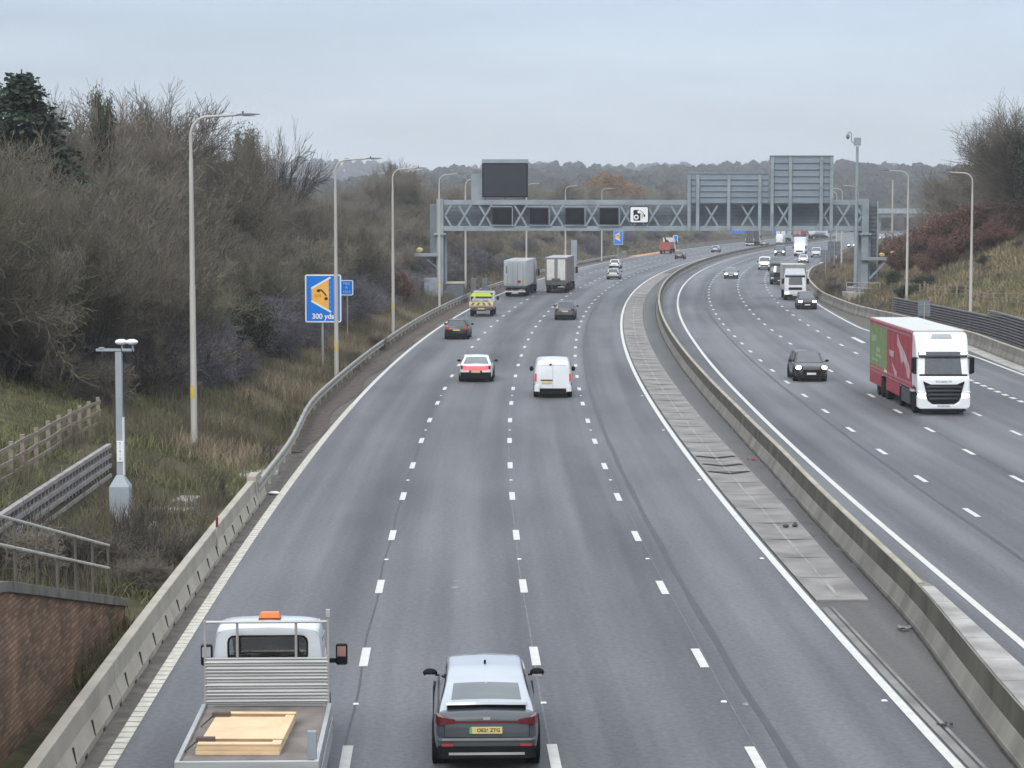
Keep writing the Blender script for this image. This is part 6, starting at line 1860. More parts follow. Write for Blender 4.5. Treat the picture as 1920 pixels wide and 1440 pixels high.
# V-shaped grille
gx = [(-.98, 1.62), (-.62, 1.47), (.62, 1.47), (.98, 1.62), (.80, .92), (.70, .68), (.5, .56), (-.5, .56), (-.70, .68), (-.80, .92)]
MB().prism(gx, -.12, .035, 'y').build('grille', BLACK, t, bevel=.02)
for k in range(4):
    z = .74 + .19 * k; ww = .70 + .045 * k
    rows = [[(-ww, .036, z), (-ww*.8, .075, z + .02), (ww*.8, .075, z + .02), (ww, .036, z)], [(-ww, .036, z + .1), (-ww*.8, .06, z + .11), (ww*.8, .06, z + .11), (ww, .036, z + .1)]]
    MB().loft(rows, cap=False).build('grille_bar', M('dark_grille_bar', (.035, .038, .044), .4), t, True)
text('front_lettering', 'STO BARC.TO', .135, M('grey_badge_print', (.12, .14, .16), .5), t, (0, yz(1.6) + .03, 1.60), rot=(PI/2, 0, PI), sx=.9)
bp_ = [(-1.26, .95), (-.84, .90), (-.72, .66), (-.52, .52), (.52, .52), (.72, .66), (.84, .90), (1.26, .95), (1.26, .40), (1.12, .30), (-1.12, .30), (-1.26, .40)]
MB().prism(bp_, -.30, .03, 'y').build('front_bumper', TW, t, bevel=.05)
MB().box(-1.05, 1.05, -.26, -.03, .18, .30).build('lower_valance', BLACK, t)
for sg in (-1, 1):
    HL = HEAD_LIT if sg > 0 else HEAD_WARM
    MB().prism([(sg*.84, .80), (sg*1.18, .85), (sg*1.22, 1.02), (sg*.88, .99)], -.10, .05, 'y').build('headlight', HL, t, bevel=.02)
    MB().prism([(sg*.90, 1.02), (sg*1.25, 1.08), (sg*1.25, 1.16), (sg*.90, 1.1)], -.10, .05, 'y').build('headlight_brow', TW, t, bevel=.02)
    MB().box(sg*1.38 - .11, sg*1.38 + .11, -.46, -.25, 1.98, 2.74).build('mirror', BLACK, t, bevel=.06)
    MB().bar((sg*1.2, -.45, 2.7), (sg*1.4, -.35, 2.72), .06, .06).build('mirror_arm', BLACK, t)
    MB().bar((sg*1.2, -.35, 1.98), (sg*1.4, -.33, 1.98), .06, .06).build('mirror_arm', BLACK, t)
    MB().prism([(-.42, 1.95), (-1.35, 1.95), (-1.35, 2.7), (-.66, 2.7)], sg*tw - .014, sg*tw + .014, 'x').build('side_window', GLASS, t)
    MB().box(sg*1.16 - .07, sg*1.16 + .07, -4.6, -2.35, .32, 1.05).build('side_fairing', M('dark_grey_fairing', (.07, .075, .08), .5), t, bevel=.03)
    MB().prism([(-1.95, .42), (-2.2, .42), (-2.2, 1.0), (-1.95, 1.0)], sg*1.2 - .02, sg*1.2 + .02, 'x').build('step_panel', BLACK, t)
MB().box(-.30, .30, .031, .045, .40, .49).build('number_plate', M('grey_white_plate', (.45, .46, .46), .5), t)
MB().box(-.45, .45, -6.2, -1.8, .55, .92).build('tractor_chassis', BLACK, t)
truck_wheels(t, [-1.42, -5.1], 2.5, .5, False)

# ---- white box lorry behind the dark SUV
t = thing('box_lorry', 'white box lorry with cream body behind the dark SUV', 'lorry', P(237.0, right_off(237, 12.5), .012), head(241) + PI)
MB().box(-1.25, 1.25, -9.2, -2.1, 1.05, 3.75).build('box_body', M('cream_box_body', (.56, .545, .50), .55, var=.1), t, bevel=.05)
cab(t, 2.3, 2.75, 0, 1.9, WHITE, lights=HEAD_WARM, ws=(1.62, 2.42), lightz=.78, grille=(1.08, 1.38))
MB().hexa([(-1.1, -.75, 2.76), (1.1, -.75, 2.76), (1.1, -2.0, 2.76), (-1.1, -2.0, 2.76)][::-1], [(-1.0, -1.4, 3.35), (1.0, -1.4, 3.35), (1.0, -2.0, 3.35), (-1.0, -2.0, 3.35)][::-1]).build('wind_deflector', WHITE, t, bevel=.05)
MB().box(-.4, .4, -9, -1.6, .55, 1.0).build('chassis', BLACK, t); truck_wheels(t, [-1.2, -6.8], 2.4, .48)
# ---- dark lorry behind it
DKG = M('dark_green_black_cab', (.035, .045, .045), .35, coat=.5)
t = thing('dark_lorry', 'dark green cabbed lorry half hidden by the white box lorry', 'lorry', P(285.5, right_off(285, 12.2), .012), head(290) + PI)
MB().box(-1.2, 1.2, -10, -2.3, 1.05, 2.95).build('box_body', M('dark_green_body', (.055, .075, .065), .55), t, bevel=.03)
cab(t, 2.4, 2.85, 0, 2.1, DKG, ws=(1.6, 2.4), roofh=.1)
MB().box(-.4, .4, -9.8, -1.6, .55, 1.0).build('chassis', BLACK, t); truck_wheels(t, [-1.3, -6.8, -8.1], 2.4, .5)
# ---- small white lorry farther back
t = thing('white_lorry', 'far white box lorry right of the navy van', 'lorry', P(453, right_off(453, 11.8), .012), head(456) + PI)
MB().box(-1.2, 1.2, -8, -1.7, 1.0, 3.9).build('box_body', WHITE, t, bevel=.05)
cab(t, 2.2, 2.5, 0, 1.7, WHITE, ws=(1.5, 2.15), lightz=.75, grille=(.9, 1.2), visor=False)
MB().box(-.4, .4, -7.8, -1.4, .55, .98).build('chassis', BLACK, t); truck_wheels(t, [-1.1, -6.0], 2.3, .45)

# ------------------------------------------------------------------ vegetation
def seg_mesh(name, segs, sides=3):
    A = np.array([s[0] for s in segs]); B = np.array([s[1] for s in segs])
    r0 = np.array([s[2] for s in segs])[:, None]; r1 = np.array([s[3] for s in segs])[:, None]
    d = B - A; d /= np.linalg.norm(d, axis=1, keepdims=True) + 1e-9
    up = np.where(np.abs(d[:, 2:3]) > .9, np.array([[1., 0, 0]]), np.array([[0., 0, 1.]]))
    a = np.cross(d, up); a /= np.linalg.norm(a, axis=1, keepdims=True) + 1e-9
    b = np.cross(d, a)
    n = len(segs); V = np.zeros((n, 2 * sides, 3))
    for k in range(sides):
        t = 2 * PI * k / sides
        o = a * math.cos(t) + b * math.sin(t)
        V[:, k] = A + o * r0; V[:, sides + k] = B + o * r1
    F = np.zeros((n, sides, 4), dtype=np.int32); base = (np.arange(n) * 2 * sides)[:, None]
    for k in range(sides):
        k2 = (k + 1) % sides
        F[:, k] = base + np.array([[k, k2, sides + k2, sides + k]])
    return np_mesh(name, V.reshape(-1, 3), F.reshape(-1, 4))
def leaf_arrays(pts, size, rs, droop=0.0):
    """small quads with random attitude"""
    pts = np.asarray(pts); n = len(pts)
    u = rs.normal(size=(n, 3)); u[:, 2] -= droop; u /= np.linalg.norm(u, axis=1, keepdims=True)
    v = rs.normal(size=(n, 3)); v = np.cross(u, v); v /= np.linalg.norm(v, axis=1, keepdims=True)
    s = size * rs.uniform(.6, 1.4, size=(n, 1))
    V = np.stack([pts, pts + u * s * .5 + v * s * .32, pts + u * s, pts + u * s * .5 - v * s * .32], axis=1)
    F = (np.arange(n) * 4)[:, None] + np.array([[0, 1, 2, 3]])
    return V.reshape(-1, 3), F

def vnorm(v):
    l = math.sqrt(v[0]*v[0] + v[1]*v[1] + v[2]*v[2]) + 1e-9
    return (v[0]/l, v[1]/l, v[2]/l)
def grow(seed, H, stems=1, spread=.5, up=.25, fan=.7, kids=(2, 3, 3, 3), ratio=.62, r0=.12, rmin=.012, wob=.22, lean=(0, 0), nseg=3, first=.25, tl=.5):
    """returns limbs, twigs as lists of (p,q,r0,r1)"""
    r = random.Random(seed)
    limbs, twigs = [], []
    D = len(kids)
    def br(p, d, L, rad, dep):
        n = nseg if dep < D else 2
        for i in range(n):
            d = vnorm((d[0] + r.gauss(0, wob) + lean[0]*.1, d[1] + r.gauss(0, wob) + lean[1]*.1, d[2] + r.gauss(0, wob*.7) + up * (1 if dep else .6)))
            q = (p[0] + d[0]*L/n, p[1] + d[1]*L/n, p[2] + d[2]*L/n)
            ra = max(rmin, rad * (1 - .55*i/n)); rb = max(rmin*.8, rad * (1 - .55*(i+1)/n))
            (limbs if dep <= 1 else twigs).append((p, q, ra, rb))
            p = q
            if dep < D:
                if dep == 0 and (i + 1) / n < first: continue
                for _ in range(kids[dep]):
                    a = r.uniform(0, 2*PI); f = fan * r.uniform(.6, 1.25)
                    # direction around d
                    ux = vnorm((d[1], -d[0], 0.01) if abs(d[2]) < .98 else (1, 0, 0))
                    uy = (d[1]*ux[2]-d[2]*ux[1], d[2]*ux[0]-d[0]*ux[2], d[0]*ux[1]-d[1]*ux[0])
                    cs, sn = math.cos(f), math.sin(f)
                    nd = tuple(d[k]*cs + (ux[k]*math.cos(a) + uy[k]*math.sin(a))*sn for k in range(3))
                    br(p, vnorm(nd), L * ratio * r.uniform(.75, 1.2) * (tl / .5 if dep == 0 else 1), rb * .62, dep + 1)
    for s in range(stems):
        a = 2*PI*s/stems + r.uniform(-.4, .4)
        sp_ = spread * r.uniform(.5, 1.2) if stems > 1 else .04
        br((.12*math.cos(a), .12*math.sin(a), -.2), vnorm((math.cos(a)*sp_ + lean[0], math.sin(a)*sp_ + lean[1], 1.0)), H * (.62 if stems > 1 else .66), r0 / (stems ** .35), 0)
    zm = max(q[1][2] for q in twigs + limbs)
    k = H / zm
    sc = lambda L_: [((a[0]*k, a[1]*k, a[2]*k), (b[0]*k, b[1]*k, b[2]*k), c, d_) for a, b, c, d_ in L_]
    return sc(limbs), sc(twigs)

PROTO = {}
def proto(key, trunk_mat, crown_mat, limbs, twigs, leaves=None, leaf_mat=None):
    tm = seg_mesh(key + '_trunk', limbs, 5); tm.materials.append(trunk_mat)
    cm = seg_mesh(key + '_crown', twigs, 3) if twigs is not None and len(twigs) else None
    if cm is not None: cm.materials.append(crown_mat)
    lm = None
    if leaves is not None:
        lm = np_mesh(key + '_leaves', *leaves); lm.materials.append(leaf_mat or crown_mat)
    PROTO[key] = (tm, cm, lm)
def place(key, name, label, cat, p, scale, rot, group, sxy=1.0):
    tm, cm, lm = PROTO[key]
    t = thing(name, label, cat, p, rot, group)
    t.scale = (scale * sxy, scale * sxy, scale)
    link('trunk' if cat == 'tree' else 'stems', tm, None, t)
    if cm is not None: link('crown' if cat == 'tree' else 'twigs', cm, None, t)
    if lm is not None: link('foliage', lm, None, t)
    return t

# thicket trees: height 10 at scale 1
for i, (mt, sd) in enumerate(((TWIG_BROWN, 1), (TWIG_OLIVE, 2), (TWIG_BROWN, 3), (TWIG_OLIVE, 4))):
    l, t_ = grow(100 + sd, 10, stems=5, spread=.5, up=.15, fan=.74, kids=(2, 2, 3, 3), ratio=.62, r0=.13, rmin=.0105, wob=.26)
    proto('thicket%d' % i, TWIG_DK, mt, l, t_)
# open crowned trees against the sky
for i in range(3):
    l, t_ = grow(200 + i, 10, stems=1, up=.09, fan=.68, kids=(2, 3, 3, 3), ratio=.66, r0=.20, rmin=.011, wob=.19, first=.3, tl=.52, nseg=3)
    proto('open%d' % i, TWIG_DK, TWIG_BROWN, l, t_)
l, t_ = grow(231, 10, stems=2, spread=.25, up=.07, fan=.5, kids=(3, 3, 3), ratio=.6, r0=.2, rmin=.016, wob=.12, lean=(.32, 0))
proto('leaning', TWIG_DK, TWIG_DK, l, t_)
# low scrub, height 3
for i, mt in enumerate((TWIG_GREY, TWIG_GREY, TWIG_BROWN)):
    l, t_ = grow(300 + i, 3, stems=7, spread=.95, up=.06, fan=.9, kids=(2, 3, 3), ratio=.66, r0=.05, rmin=.010, wob=.38, first=.0)
    proto('scrub%d' % i, TWIG_DK, mt, l, t_)
# thin weeds and saplings, height 1.6
for i, mt in enumerate((GRASS_B, TWIG_DK)):
    l, t_ = grow(340 + i, 1.6, stems=9, spread=.5, up=.3, fan=.5, kids=(1, 2), ratio=.5, r0=.018, rmin=.006, wob=.16, first=.2)
    proto('weed%d' % i, mt, mt, l, t_)
# red-brown leafy shrub, height 5
rs_ = np.random.RandomState(5)
l, t_ = grow(400, 5, stems=6, spread=.8, up=.14, fan=.75, kids=(2, 3, 3), ratio=.66, r0=.08, rmin=.012, wob=.25)
ends = np.array([s[1] for s in t_])
lv = leaf_arrays(np.repeat(ends, 3, axis=0) + rs_.normal(scale=.10, size=(len(ends)*3, 3)), .17, rs_)
proto('redshrub', TWIG_DK, TWIG_DK, l, t_, lv, TWIG_RED)
l, t_ = grow(410, 9, stems=3, spread=.4, up=.1, fan=.65, kids=(2, 3, 2, 2), ratio=.66, r0=.14, rmin=.02, wob=.2)
ends = np.array([s[1] for s in t_])
ph_ = rs_.normal(size=(9000, 3)); ph_ /= np.linalg.norm(ph_, axis=1, keepdims=True); ph_ = ph_[ph_[:, 2] > -.45]
dm_ = ph_ * (rs_.uniform(.35, 1, size=(len(ph_), 1)) ** .5) * np.array([[3.6, 3.6, 4.0]]) * (1 + .12 * np.sin(ph_[:, :1] * 7) * np.cos(ph_[:, 1:2] * 6)) + np.array([[0, 0, 4.7]])
lv = leaf_arrays(dm_, .36, rs_, .6)
proto('willow', TWIG_DK, TWIG_OCHRE, l, t_, lv, TWIG_OCHRE)
# ivy-clad tree, height 9
l, t_ = grow(420, 9, stems=2, spread=.15, up=.3, fan=.5, kids=(2, 2, 3), ratio=.5, r0=.15, rmin=.016, wob=.15)
pts = np.concatenate([np.array([s[1] for s in l]), np.array([s[1] for s in t_])]); pts = pts[pts[:, 2] > 1.0]
lv = leaf_arrays(np.repeat(pts, 14, axis=0) + rs_.normal(scale=.24, size=(len(pts)*14, 3)), .15, rs_)
proto('ivy', TWIG_DK, TWIG_OLIVE, l, t_, lv, IVY)
# dark evergreen bush, height 4
l, t_ = grow(430, 4, stems=6, spread=.7, up=.16, fan=.7, kids=(2, 3, 2), ratio=.62, r0=.06, rmin=.012, wob=.22)
pts = np.array([s[1] for s in t_])
lv = leaf_arrays(np.repeat(pts, 12, axis=0) + rs_.normal(scale=.2, size=(len(pts)*12, 3)), .13, rs_)
proto('evergreen', TWIG_DK, TWIG_DK, l, t_, lv, IVY)
# conifer, height 10
lim, tw = [((0, 0, -.3), (0, 0, 5), .18, .11), ((0, 0, 5), (0, 0, 9.9), .11, .02)], []
rc = random.Random(77); lp = []
z = 1.0
while z < 9.8:
    Lb = (10 - z) * .36 + .18
    for k in range(7):
        a = rc.uniform(0, 2*PI); L2 = Lb * rc.uniform(.65, 1.1)
        q = (math.cos(a)*L2, math.sin(a)*L2, z - L2*.22 + rc.uniform(-.15, .15))
        tw.append(((0, 0, z), q, .035, .01))
        for m_ in range(int(24 + 70*L2/3)):
            f = rc.uniform(.2, 1.05)
            lp.append((q[0]*f + rc.gauss(0, .12), q[1]*f + rc.gauss(0, .12), z + (q[2]-z)*f + rc.gauss(0, .08) - .05))
    z += .22
lv = leaf_arrays(np.array(lp), .2, rs_, .5)
proto('conifer', TWIG_DK, TWIG_DK, lim, tw, lv, NEEDLE)

rv = random.Random(55)
def band(Y):
    for lim_, s in ((96, 'behind the timber fence'), (122, 'by the nearest left lamp'), (150, 'behind the blue SOS sign'), (190, 'left of the third lamp column'), (232, 'left of the gantry leg'), (330, 'behind the left end of the gantry'), (9999, 'beyond the gantry on the left bank')):
        if Y < lim_: return s
CAPX = [-400, 0, 60, 100, 150, 185, 230, 270, 330, 360, 400, 450, 500, 540, 580, 620, 700, 760, 830, 1000]
CAPY = [215, 222, 240, 272, 276, 218, 208, 198, 206, 226, 248, 250, 270, 300, 326, 346, 342, 346, 346, 346]
# left thicket rows
for row, (e0, hmin, hmax, step, ystart, yend) in enumerate(((17.5, 5.0, 6.8, 4.4, 84, 330), (21.0, 6.6, 8.6, 4.6, 80, 340), (25.5, 7.0, 9.2, 4.8, 76, 350), (31.5, 6.5, 9.0, 6.0, 84, 330))):
    y = ystart
    while y < yend:
        yy = y + rv.uniform(-1.4, 1.4); off = -(e0 + rv.uniform(-1.6, 1.6))
        fade = 1.0 if yy < 160 else max(.60, 1 - (yy - 160) / 150)
        h = rv.uniform(hmin, hmax) * fade
        x = cl(yy) + off
        px = 960 + x * 4130 / yy
        if -330 < px:
            k = rv.choice((0, 1, 2, 3))
            q = (x, yy, height(off, yy) - .15)
            cap = float(np.interp(px, CAPX, CAPY)) + rv.uniform(-4, 26)
            h = max(3.2, min(h * 1.12, CAM_H + (390 - cap) / 4130 * yy - q[2]))
            lab = {0: 'low bare tree fronting the thicket ', 1: 'bare brown tree mid-thicket ', 2: 'tall bare tree high in the thicket ', 3: 'bare tree at the back of the thicket '}[row] + band(yy)
            place('thicket%d' % k, 'bare_tree', lab, 'tree', q, h / 10, rv.uniform(0, 6.28), 'thicket ' + band(yy) + ' row %s' % 'abcd'[row], sxy=rv.uniform(.85, 1.15))
        y += step * (1 if y < 200 else 1.25)
# skyline individuals
for key, px, Y, ptop, lab, nm, sxy in (
        ('conifer', 48, 108, 128, 'dark green conifer poking above the thicket at the far left', 'conifer_tree', 1.6),
        ('conifer', -10, 112, 205, 'dark conifer half cut by the left picture edge', 'conifer_tree', 1.2),
        ('open0', 112, 118, 158, 'tall thin bare tree right of the dark conifer', 'bare_tree', .8),
        ('open1', 140, 121, 172, 'slender bare tree left of the ivy-clad stems', 'bare_tree', .8),
        ('ivy', 186, 124, 176, 'dark ivy-clad tree on the left skyline', 'ivy_tree', .36),
        ('ivy', 205, 120, 215, 'shorter ivy-clad stem beside the taller one', 'ivy_tree', .34),
        ('open2', 222, 130, 150, 'bare tree with upright crown on the left skyline', 'bare_tree', .9),
        ('open1', 290, 135, 140, 'highest bare tree on the left skyline', 'bare_tree', 1.0),
        ('open0', 330, 138, 152, 'bare tree just left of the nearest lamp lantern', 'bare_tree', .95),
        ('open2', 405, 150, 222, 'bare tree on the skyline below the nearest lamp lantern', 'bare_tree', .9),
        ('open0', 440, 158, 226, 'thin bare tree right of the nearest lamp arm', 'bare_tree', .8),
        ('ivy', 470, 166, 242, 'olive green ivy tree on the sloping skyline', 'ivy_tree', .4),
        ('leaning', 508, 186, 216, 'dark bare tree leaning to the right at the end of the skyline', 'leaning_tree', .52),
        ('open1', 742, 300, 292, 'bare tree above the third lamp arm', 'bare_tree', .9),
        ('open2', 775, 310, 298, 'bare bushy tree left of the gantry', 'bare_tree', 1.0),
        ('open0', 745, 305, 290, 'thin bare stem left of the gantry', 'bare_tree', .5)):
    x = (px - 960) / 4130 * Y; zg = gz(x, Y) - .2
    ztop = CAM_H + (390 - ptop) / 4130 * Y
    place(key, nm, lab, 'tree', (x, Y, zg), (ztop - zg) / (10 if key != 'ivy' else 9), rv.uniform(-.3, .3) if key == 'leaning' else rv.uniform(0, 6.28), None, sxy)
# front scrub
for row, (e0, h0, h1, step) in enumerate(((14.6, 1.5, 2.6, 2.3), (16.4, 2.4, 3.8, 2.6))):
    y = 86.0
    while y < 300:
        yy = y + rv.uniform(-.9, .9); off = -(e0 + rv.uniform(-.8, .9)) - (0 if yy > 105 else (105 - yy) * .10)
        k = rv.choice((0, 1, 0, 1, 2)) if yy > 98 else rv.choice((0, 2, 2))
        place('scrub%d' % k, 'scrub_bush', ('low grey twiggy bush ' if row == 0 else 'taller grey twiggy bush ') + band(yy), 'bush',
              (cl(yy) + off, yy, height(off, yy) - .1), rv.uniform(h0, h1) / 3, rv.uniform(0, 6.28), 'scrub ' + band(yy) + (' front' if row == 0 else ' rear'), sxy=rv.uniform(1.0, 1.4))
        y += step * (1 if y < 190 else 1.5)
# a few russet and evergreen accents in the scrub
for key, px, Y, e, s, lab in (('redshrub', 752, 205, None, .55, 'russet leafed bush left of the gantry camera shelf'), ('redshrub', 735, 200, None, .6, 'russet bush behind the third lamp column'),
                              ('evergreen', 40, 92, None, 1.0, 'dark green bush behind the timber fence'), ('evergreen', 250, 104, None, 1.1, 'dark evergreen bush inside the thicket left of the nearest lamp'),
                              ('evergreen', 440, 118, None, 1.0, 'dark evergreen bush right of the nearest lamp column'), ('evergreen', 782, 226, None, .7, 'green bush at the foot of the left gantry leg')):
    q = terrain_point(px, Y); place(key, 'bush', lab, 'bush', (q.x, q.y, q.z - .1), s, rv.uniform(0, 6), None)
# near brush around the camera pole and the railing
for j in range(58):
    if j < 30: px, Y = rv.uniform(225, 440), rv.uniform(56, 66)
    elif j < 44: px, Y = rv.uniform(0, 215), rv.uniform(53, 60)
    else: px, Y = rv.uniform(240, 560), rv.uniform(70, 100)
    x = (px - 960) / 4130 * Y
    off = x - cl(Y)
    if off > -9.3 or (-13.7 < off < -13.0): continue
    where = 'in front of the camera pole' if j < 30 else ('behind the wing wall railing' if j < 44 else 'in the grass right of the camera pole')
    place('weed%d' % (j % 2), 'dry_weed', 'thin dry weed stalks standing ' + where, 'weed', (x, Y, height(off, Y) - .05), rv.uniform(.5, 1.0), rv.uniform(0, 6), 'dry weeds ' + where, sxy=1.2)
for j, (px, Y, s, lab) in enumerate([(300, 59, .5, 'brambly low bush right of the camera pole foot'), (260, 56, .45, 'brambly low bush below the camera pole'), (345, 62, .42, 'brambly low bush by the concrete barrier'), (190, 58, .5, 'dark bush behind the end of the railing'), (120, 57, .55, 'dark bush behind the middle of the railing'), (40, 55, .6, 'dark bush behind the left of the railing'), (700, 152, .5, 'pale bush beside the rail below the small blue sign'), (660, 138, .45, 'pale bush beside the rail under the second lamp')]):
    q = terrain_point(px, Y); place('scrub2', 'bramble_bush', lab, 'bush', (q.x, q.y, q.z - .1), s, j, None, 1.3)

# grasses: one mass per colour and bank
def grass(name, label, mat, n, region, hmin, hmax, wid, seed, tuft=7, spread=.16, lean=.35):
    rs = np.random.RandomState(seed); bases = []
    tries = 0
    while len(bases) < n and tries < n * 12:
        tries += 1
        q = region(rs)
        if q is not None: bases.append(q)
    b = np.repeat(np.array(bases), tuft, axis=0); m = len(b)
    b[:, :2] += rs.normal(scale=spread, size=(m, 2))
    h = rs.uniform(hmin, hmax, size=(m, 1)); a = rs.uniform(0, 2*PI, size=m)
    side = np.stack([np.cos(a), np.sin(a), np.zeros(m)], axis=1) * wid * rs.uniform(.6, 1.3, size=(m, 1))
    ln = rs.normal(scale=lean, size=(m, 2))
    mid = b + np.concatenate([ln * h * .35, h * .6], axis=1); tip = b + np.concatenate([ln * h, h * .95], axis=1)
    V = np.stack([b - side, b + side, mid + side*.7, mid - side*.7, tip + side*.12, tip - side*.12], axis=1).reshape(-1, 3)
    F = (np.arange(m) * 6)[:, None, None] + np.array([[[0, 1, 2, 3], [3, 2, 4, 5]]])
    o = link(name, np_mesh(name, V, F.reshape(-1, 4)), mat)
    return tag(o, label, 'grass', None, 'stuff')
def noise2(x, y, s):
    return math.sin(x*.9*s + 1.3*math.sin(y*.37*s)) * math.sin(y*.71*s + 1.7*math.sin(x*.53*s))
def reg_left(y0, y1, e0, e1, keep=lambda x, y, e: True, pw=1.0):
    def f(rs):
        y = y0 + (y1 - y0) * rs.uniform() ** pw; e = rs.uniform(e0, e1)
        if 48.5 < y < 73 and 12.9 < e < 13.75: return None
        if e < RAIL(y) + .25: return None
        x = cl(y) - e
        if not keep(x, y, e): return None
        return (x, y, height(-e, y) - .03)
    return f
grass('verge_grass', 'olive green rough grass on the left bank', GRASS_G, 9500, reg_left(44, 200, 9.2, 16.5, lambda x, y, e: noise2(x, y, 1) > -.25, 1.5), .18, .5, .016, 1, 8, .2, .5)
grass('upper_grass', 'green grass strip between the crib wall and the fence', GRASS_G, 3000, reg_left(52, 92, 13.6, 22, lambda x, y, e: True), .08, .24, .014, 2, 8, .18, .5)
grass('dead_stalks', 'brown dead stalks in the left verge', GRASS_B, 6500, reg_left(44, 230, 9.4, 15.6, lambda x, y, e: noise2(x + 3, y, .8) > -.2, 1.3), .4, 1.15, .009, 3, 5, .22, .22)
grass('dry_reeds', 'pale straw seed heads along the left safety rail', REED, 1700, reg_left(80, 190, 9.8, 12.6, lambda x, y, e: noise2(x, y + 9, .6) > .1, 1.0), .4, .95, .014, 4, 6, .14, .28)
def reg_right(y0, y1, r0, r1, keep=lambda x, y, r: True):
    def f(rs):
        y = rs.uniform(y0, y1); r = rs.uniform(r0, r1); off = D_R(y) + B_R(y) + r
        x = cl(y) + off
        if 139 < y < 197 and r < 3.3: return None
        if not keep(x, y, r): return None
        return (x, y, height(off, y) - .03)
    return f
grass('straw_grass', 'straw coloured long grass on the right bank', GRASS_S, 9500, reg_right(140, 300, 3.4, 26, lambda x, y, r: noise2(x, y, .5) > -.35), .25, .8, .03, 5, 7, .3, .4)
grass('bank_grass', 'olive grass above the right crib wall', GRASS_G, 4500, reg_right(140, 230, 3.2, 16, lambda x, y, r: noise2(x + 5, y, .6) > -.1), .15, .45, .026, 6, 7, .28, .4)
grass('far_verge_grass', 'brown rough grass on the far left bank', GRASS_B, 7000, reg_left(230, 640, 10.2, 26), .3, .9, .04, 7, 5, .5, .3)
grass('right_verge_stalks', 'brown stalks behind the right verge barrier', GRASS_B, 3500, reg_right(196, 420, 1.0, 12), .3, .9, .035, 8, 6, .3, .3)

# right bank shrubs and trees
for j in range(44):
    yy = rv.uniform(203, 300); r = rv.uniform(7.5, 20)
    off = D_R(yy) + B_R(yy) + r; x = cl(yy) + off
    px = 960 + x * 4130 / yy
    if px > 2010 or px < 1640 or (px > 1720 and r < 7 + (px - 1720) * .035): continue
    where = 'right of the nearest right lamp' if px > 1825 else ('between the two right lamps' if px > 1705 else 'left of the second right lamp')
    place('redshrub', 'russet_shrub', 'russet leafed shrub in the band on the right bank ' + where, 'bush', (x, yy, height(off, yy) - .2), rv.uniform(.45, 1.05), rv.uniform(0, 6), 'russet shrubs ' + where, 1.25)
for j in range(28):
    yy = rv.uniform(235, 420); r = rv.uniform(18, 40)
    off = D_R(yy) + B_R(yy) + r; x = cl(yy) + off
    px = 960 + x * 4130 / yy
    if px > 2030 or px < 1665 or (1712 < px < 1850): continue
    where = 'right of the nearest right lamp' if px > 1825 else ('between the two right lamps' if px > 1705 else 'behind the right gantry tower')
    place('thicket%d' % rv.choice((0, 1, 2, 3)), 'bare_tree', 'grey bare tree behind the russet shrubs ' + where, 'tree', (x, yy, height(off, yy) - .2), rv.uniform(.5, .85), rv.uniform(0, 6), 'bare trees ' + where, 1.2)
for key, px, Y, ptop, lab, nm, sxy in (
        ('open0', 1768, 300, 292, 'bare round crowned tree between the two right lamps', 'bare_tree', 1.45),
        ('open2', 1790, 296, 300, 'second bare crown beside the round crowned tree', 'bare_tree', 1.1),
        ('open1', 1930, 205, 160, 'tall bare tree cut by the right picture edge', 'bare_tree', .95),
        ('open2', 1895, 225, 205, 'tall bare tree left of the one at the right edge', 'bare_tree', 1.2),
        ('open0', 1872, 250, 262, 'bare tree stepping down from the tall right trees', 'bare_tree', 1.2),
        ('ivy', 1915, 215, 262, 'dark ivy-clad tree at the right picture edge', 'ivy_tree', 1.3),
        ('ivy', 1950, 200, 240, 'dark ivy tree just outside the right edge', 'ivy_tree', 1.3),
        ('ivy', 1880, 240, 312, 'lower ivy-clad tree among the right bank trees', 'ivy_tree', 1.3)):
    x = (px - 960) / 4130 * Y; zg = gz(x, Y) - .2
    ztop = CAM_H + (390 - ptop) / 4130 * Y
    place(key, nm, lab, 'tree', (x, Y, zg), (ztop - zg) / (10 if key != 'ivy' else 9), rv.uniform(0, 6.28), None, sxy)
for j in range(26):
    yy = rv.uniform(175, 240); r = rv.uniform(4.5, 18)
    off = D_R(yy) + B_R(yy) + r
    place('evergreen' if j % 3 == 0 else 'scrub2', 'low_bush', ('dark low bush in the straw grass of the right bank' if j % 3 == 0 else 'brown twiggy bush in the straw grass of the right bank'), 'bush', (cl(yy) + off, yy, height(off, yy) - .1), rv.uniform(.25, .5), rv.uniform(0, 6), 'low bushes on the right bank ' + ('dark' if j % 3 == 0 else 'brown'), 1.4)
for j in range(30):
    yy = rv.uniform(238, 420); r = rv.uniform(1.5, 8)
    off = D_R(yy) + B_R(yy) + r
    place('scrub2', 'low_bush', 'brown low bush behind the far right barrier', 'bush', (cl(yy) + off, yy, height(off, yy) - .1), rv.uniform(.25, .5), rv.uniform(0, 6), 'brown bushes behind the far right barrier', 1.5)

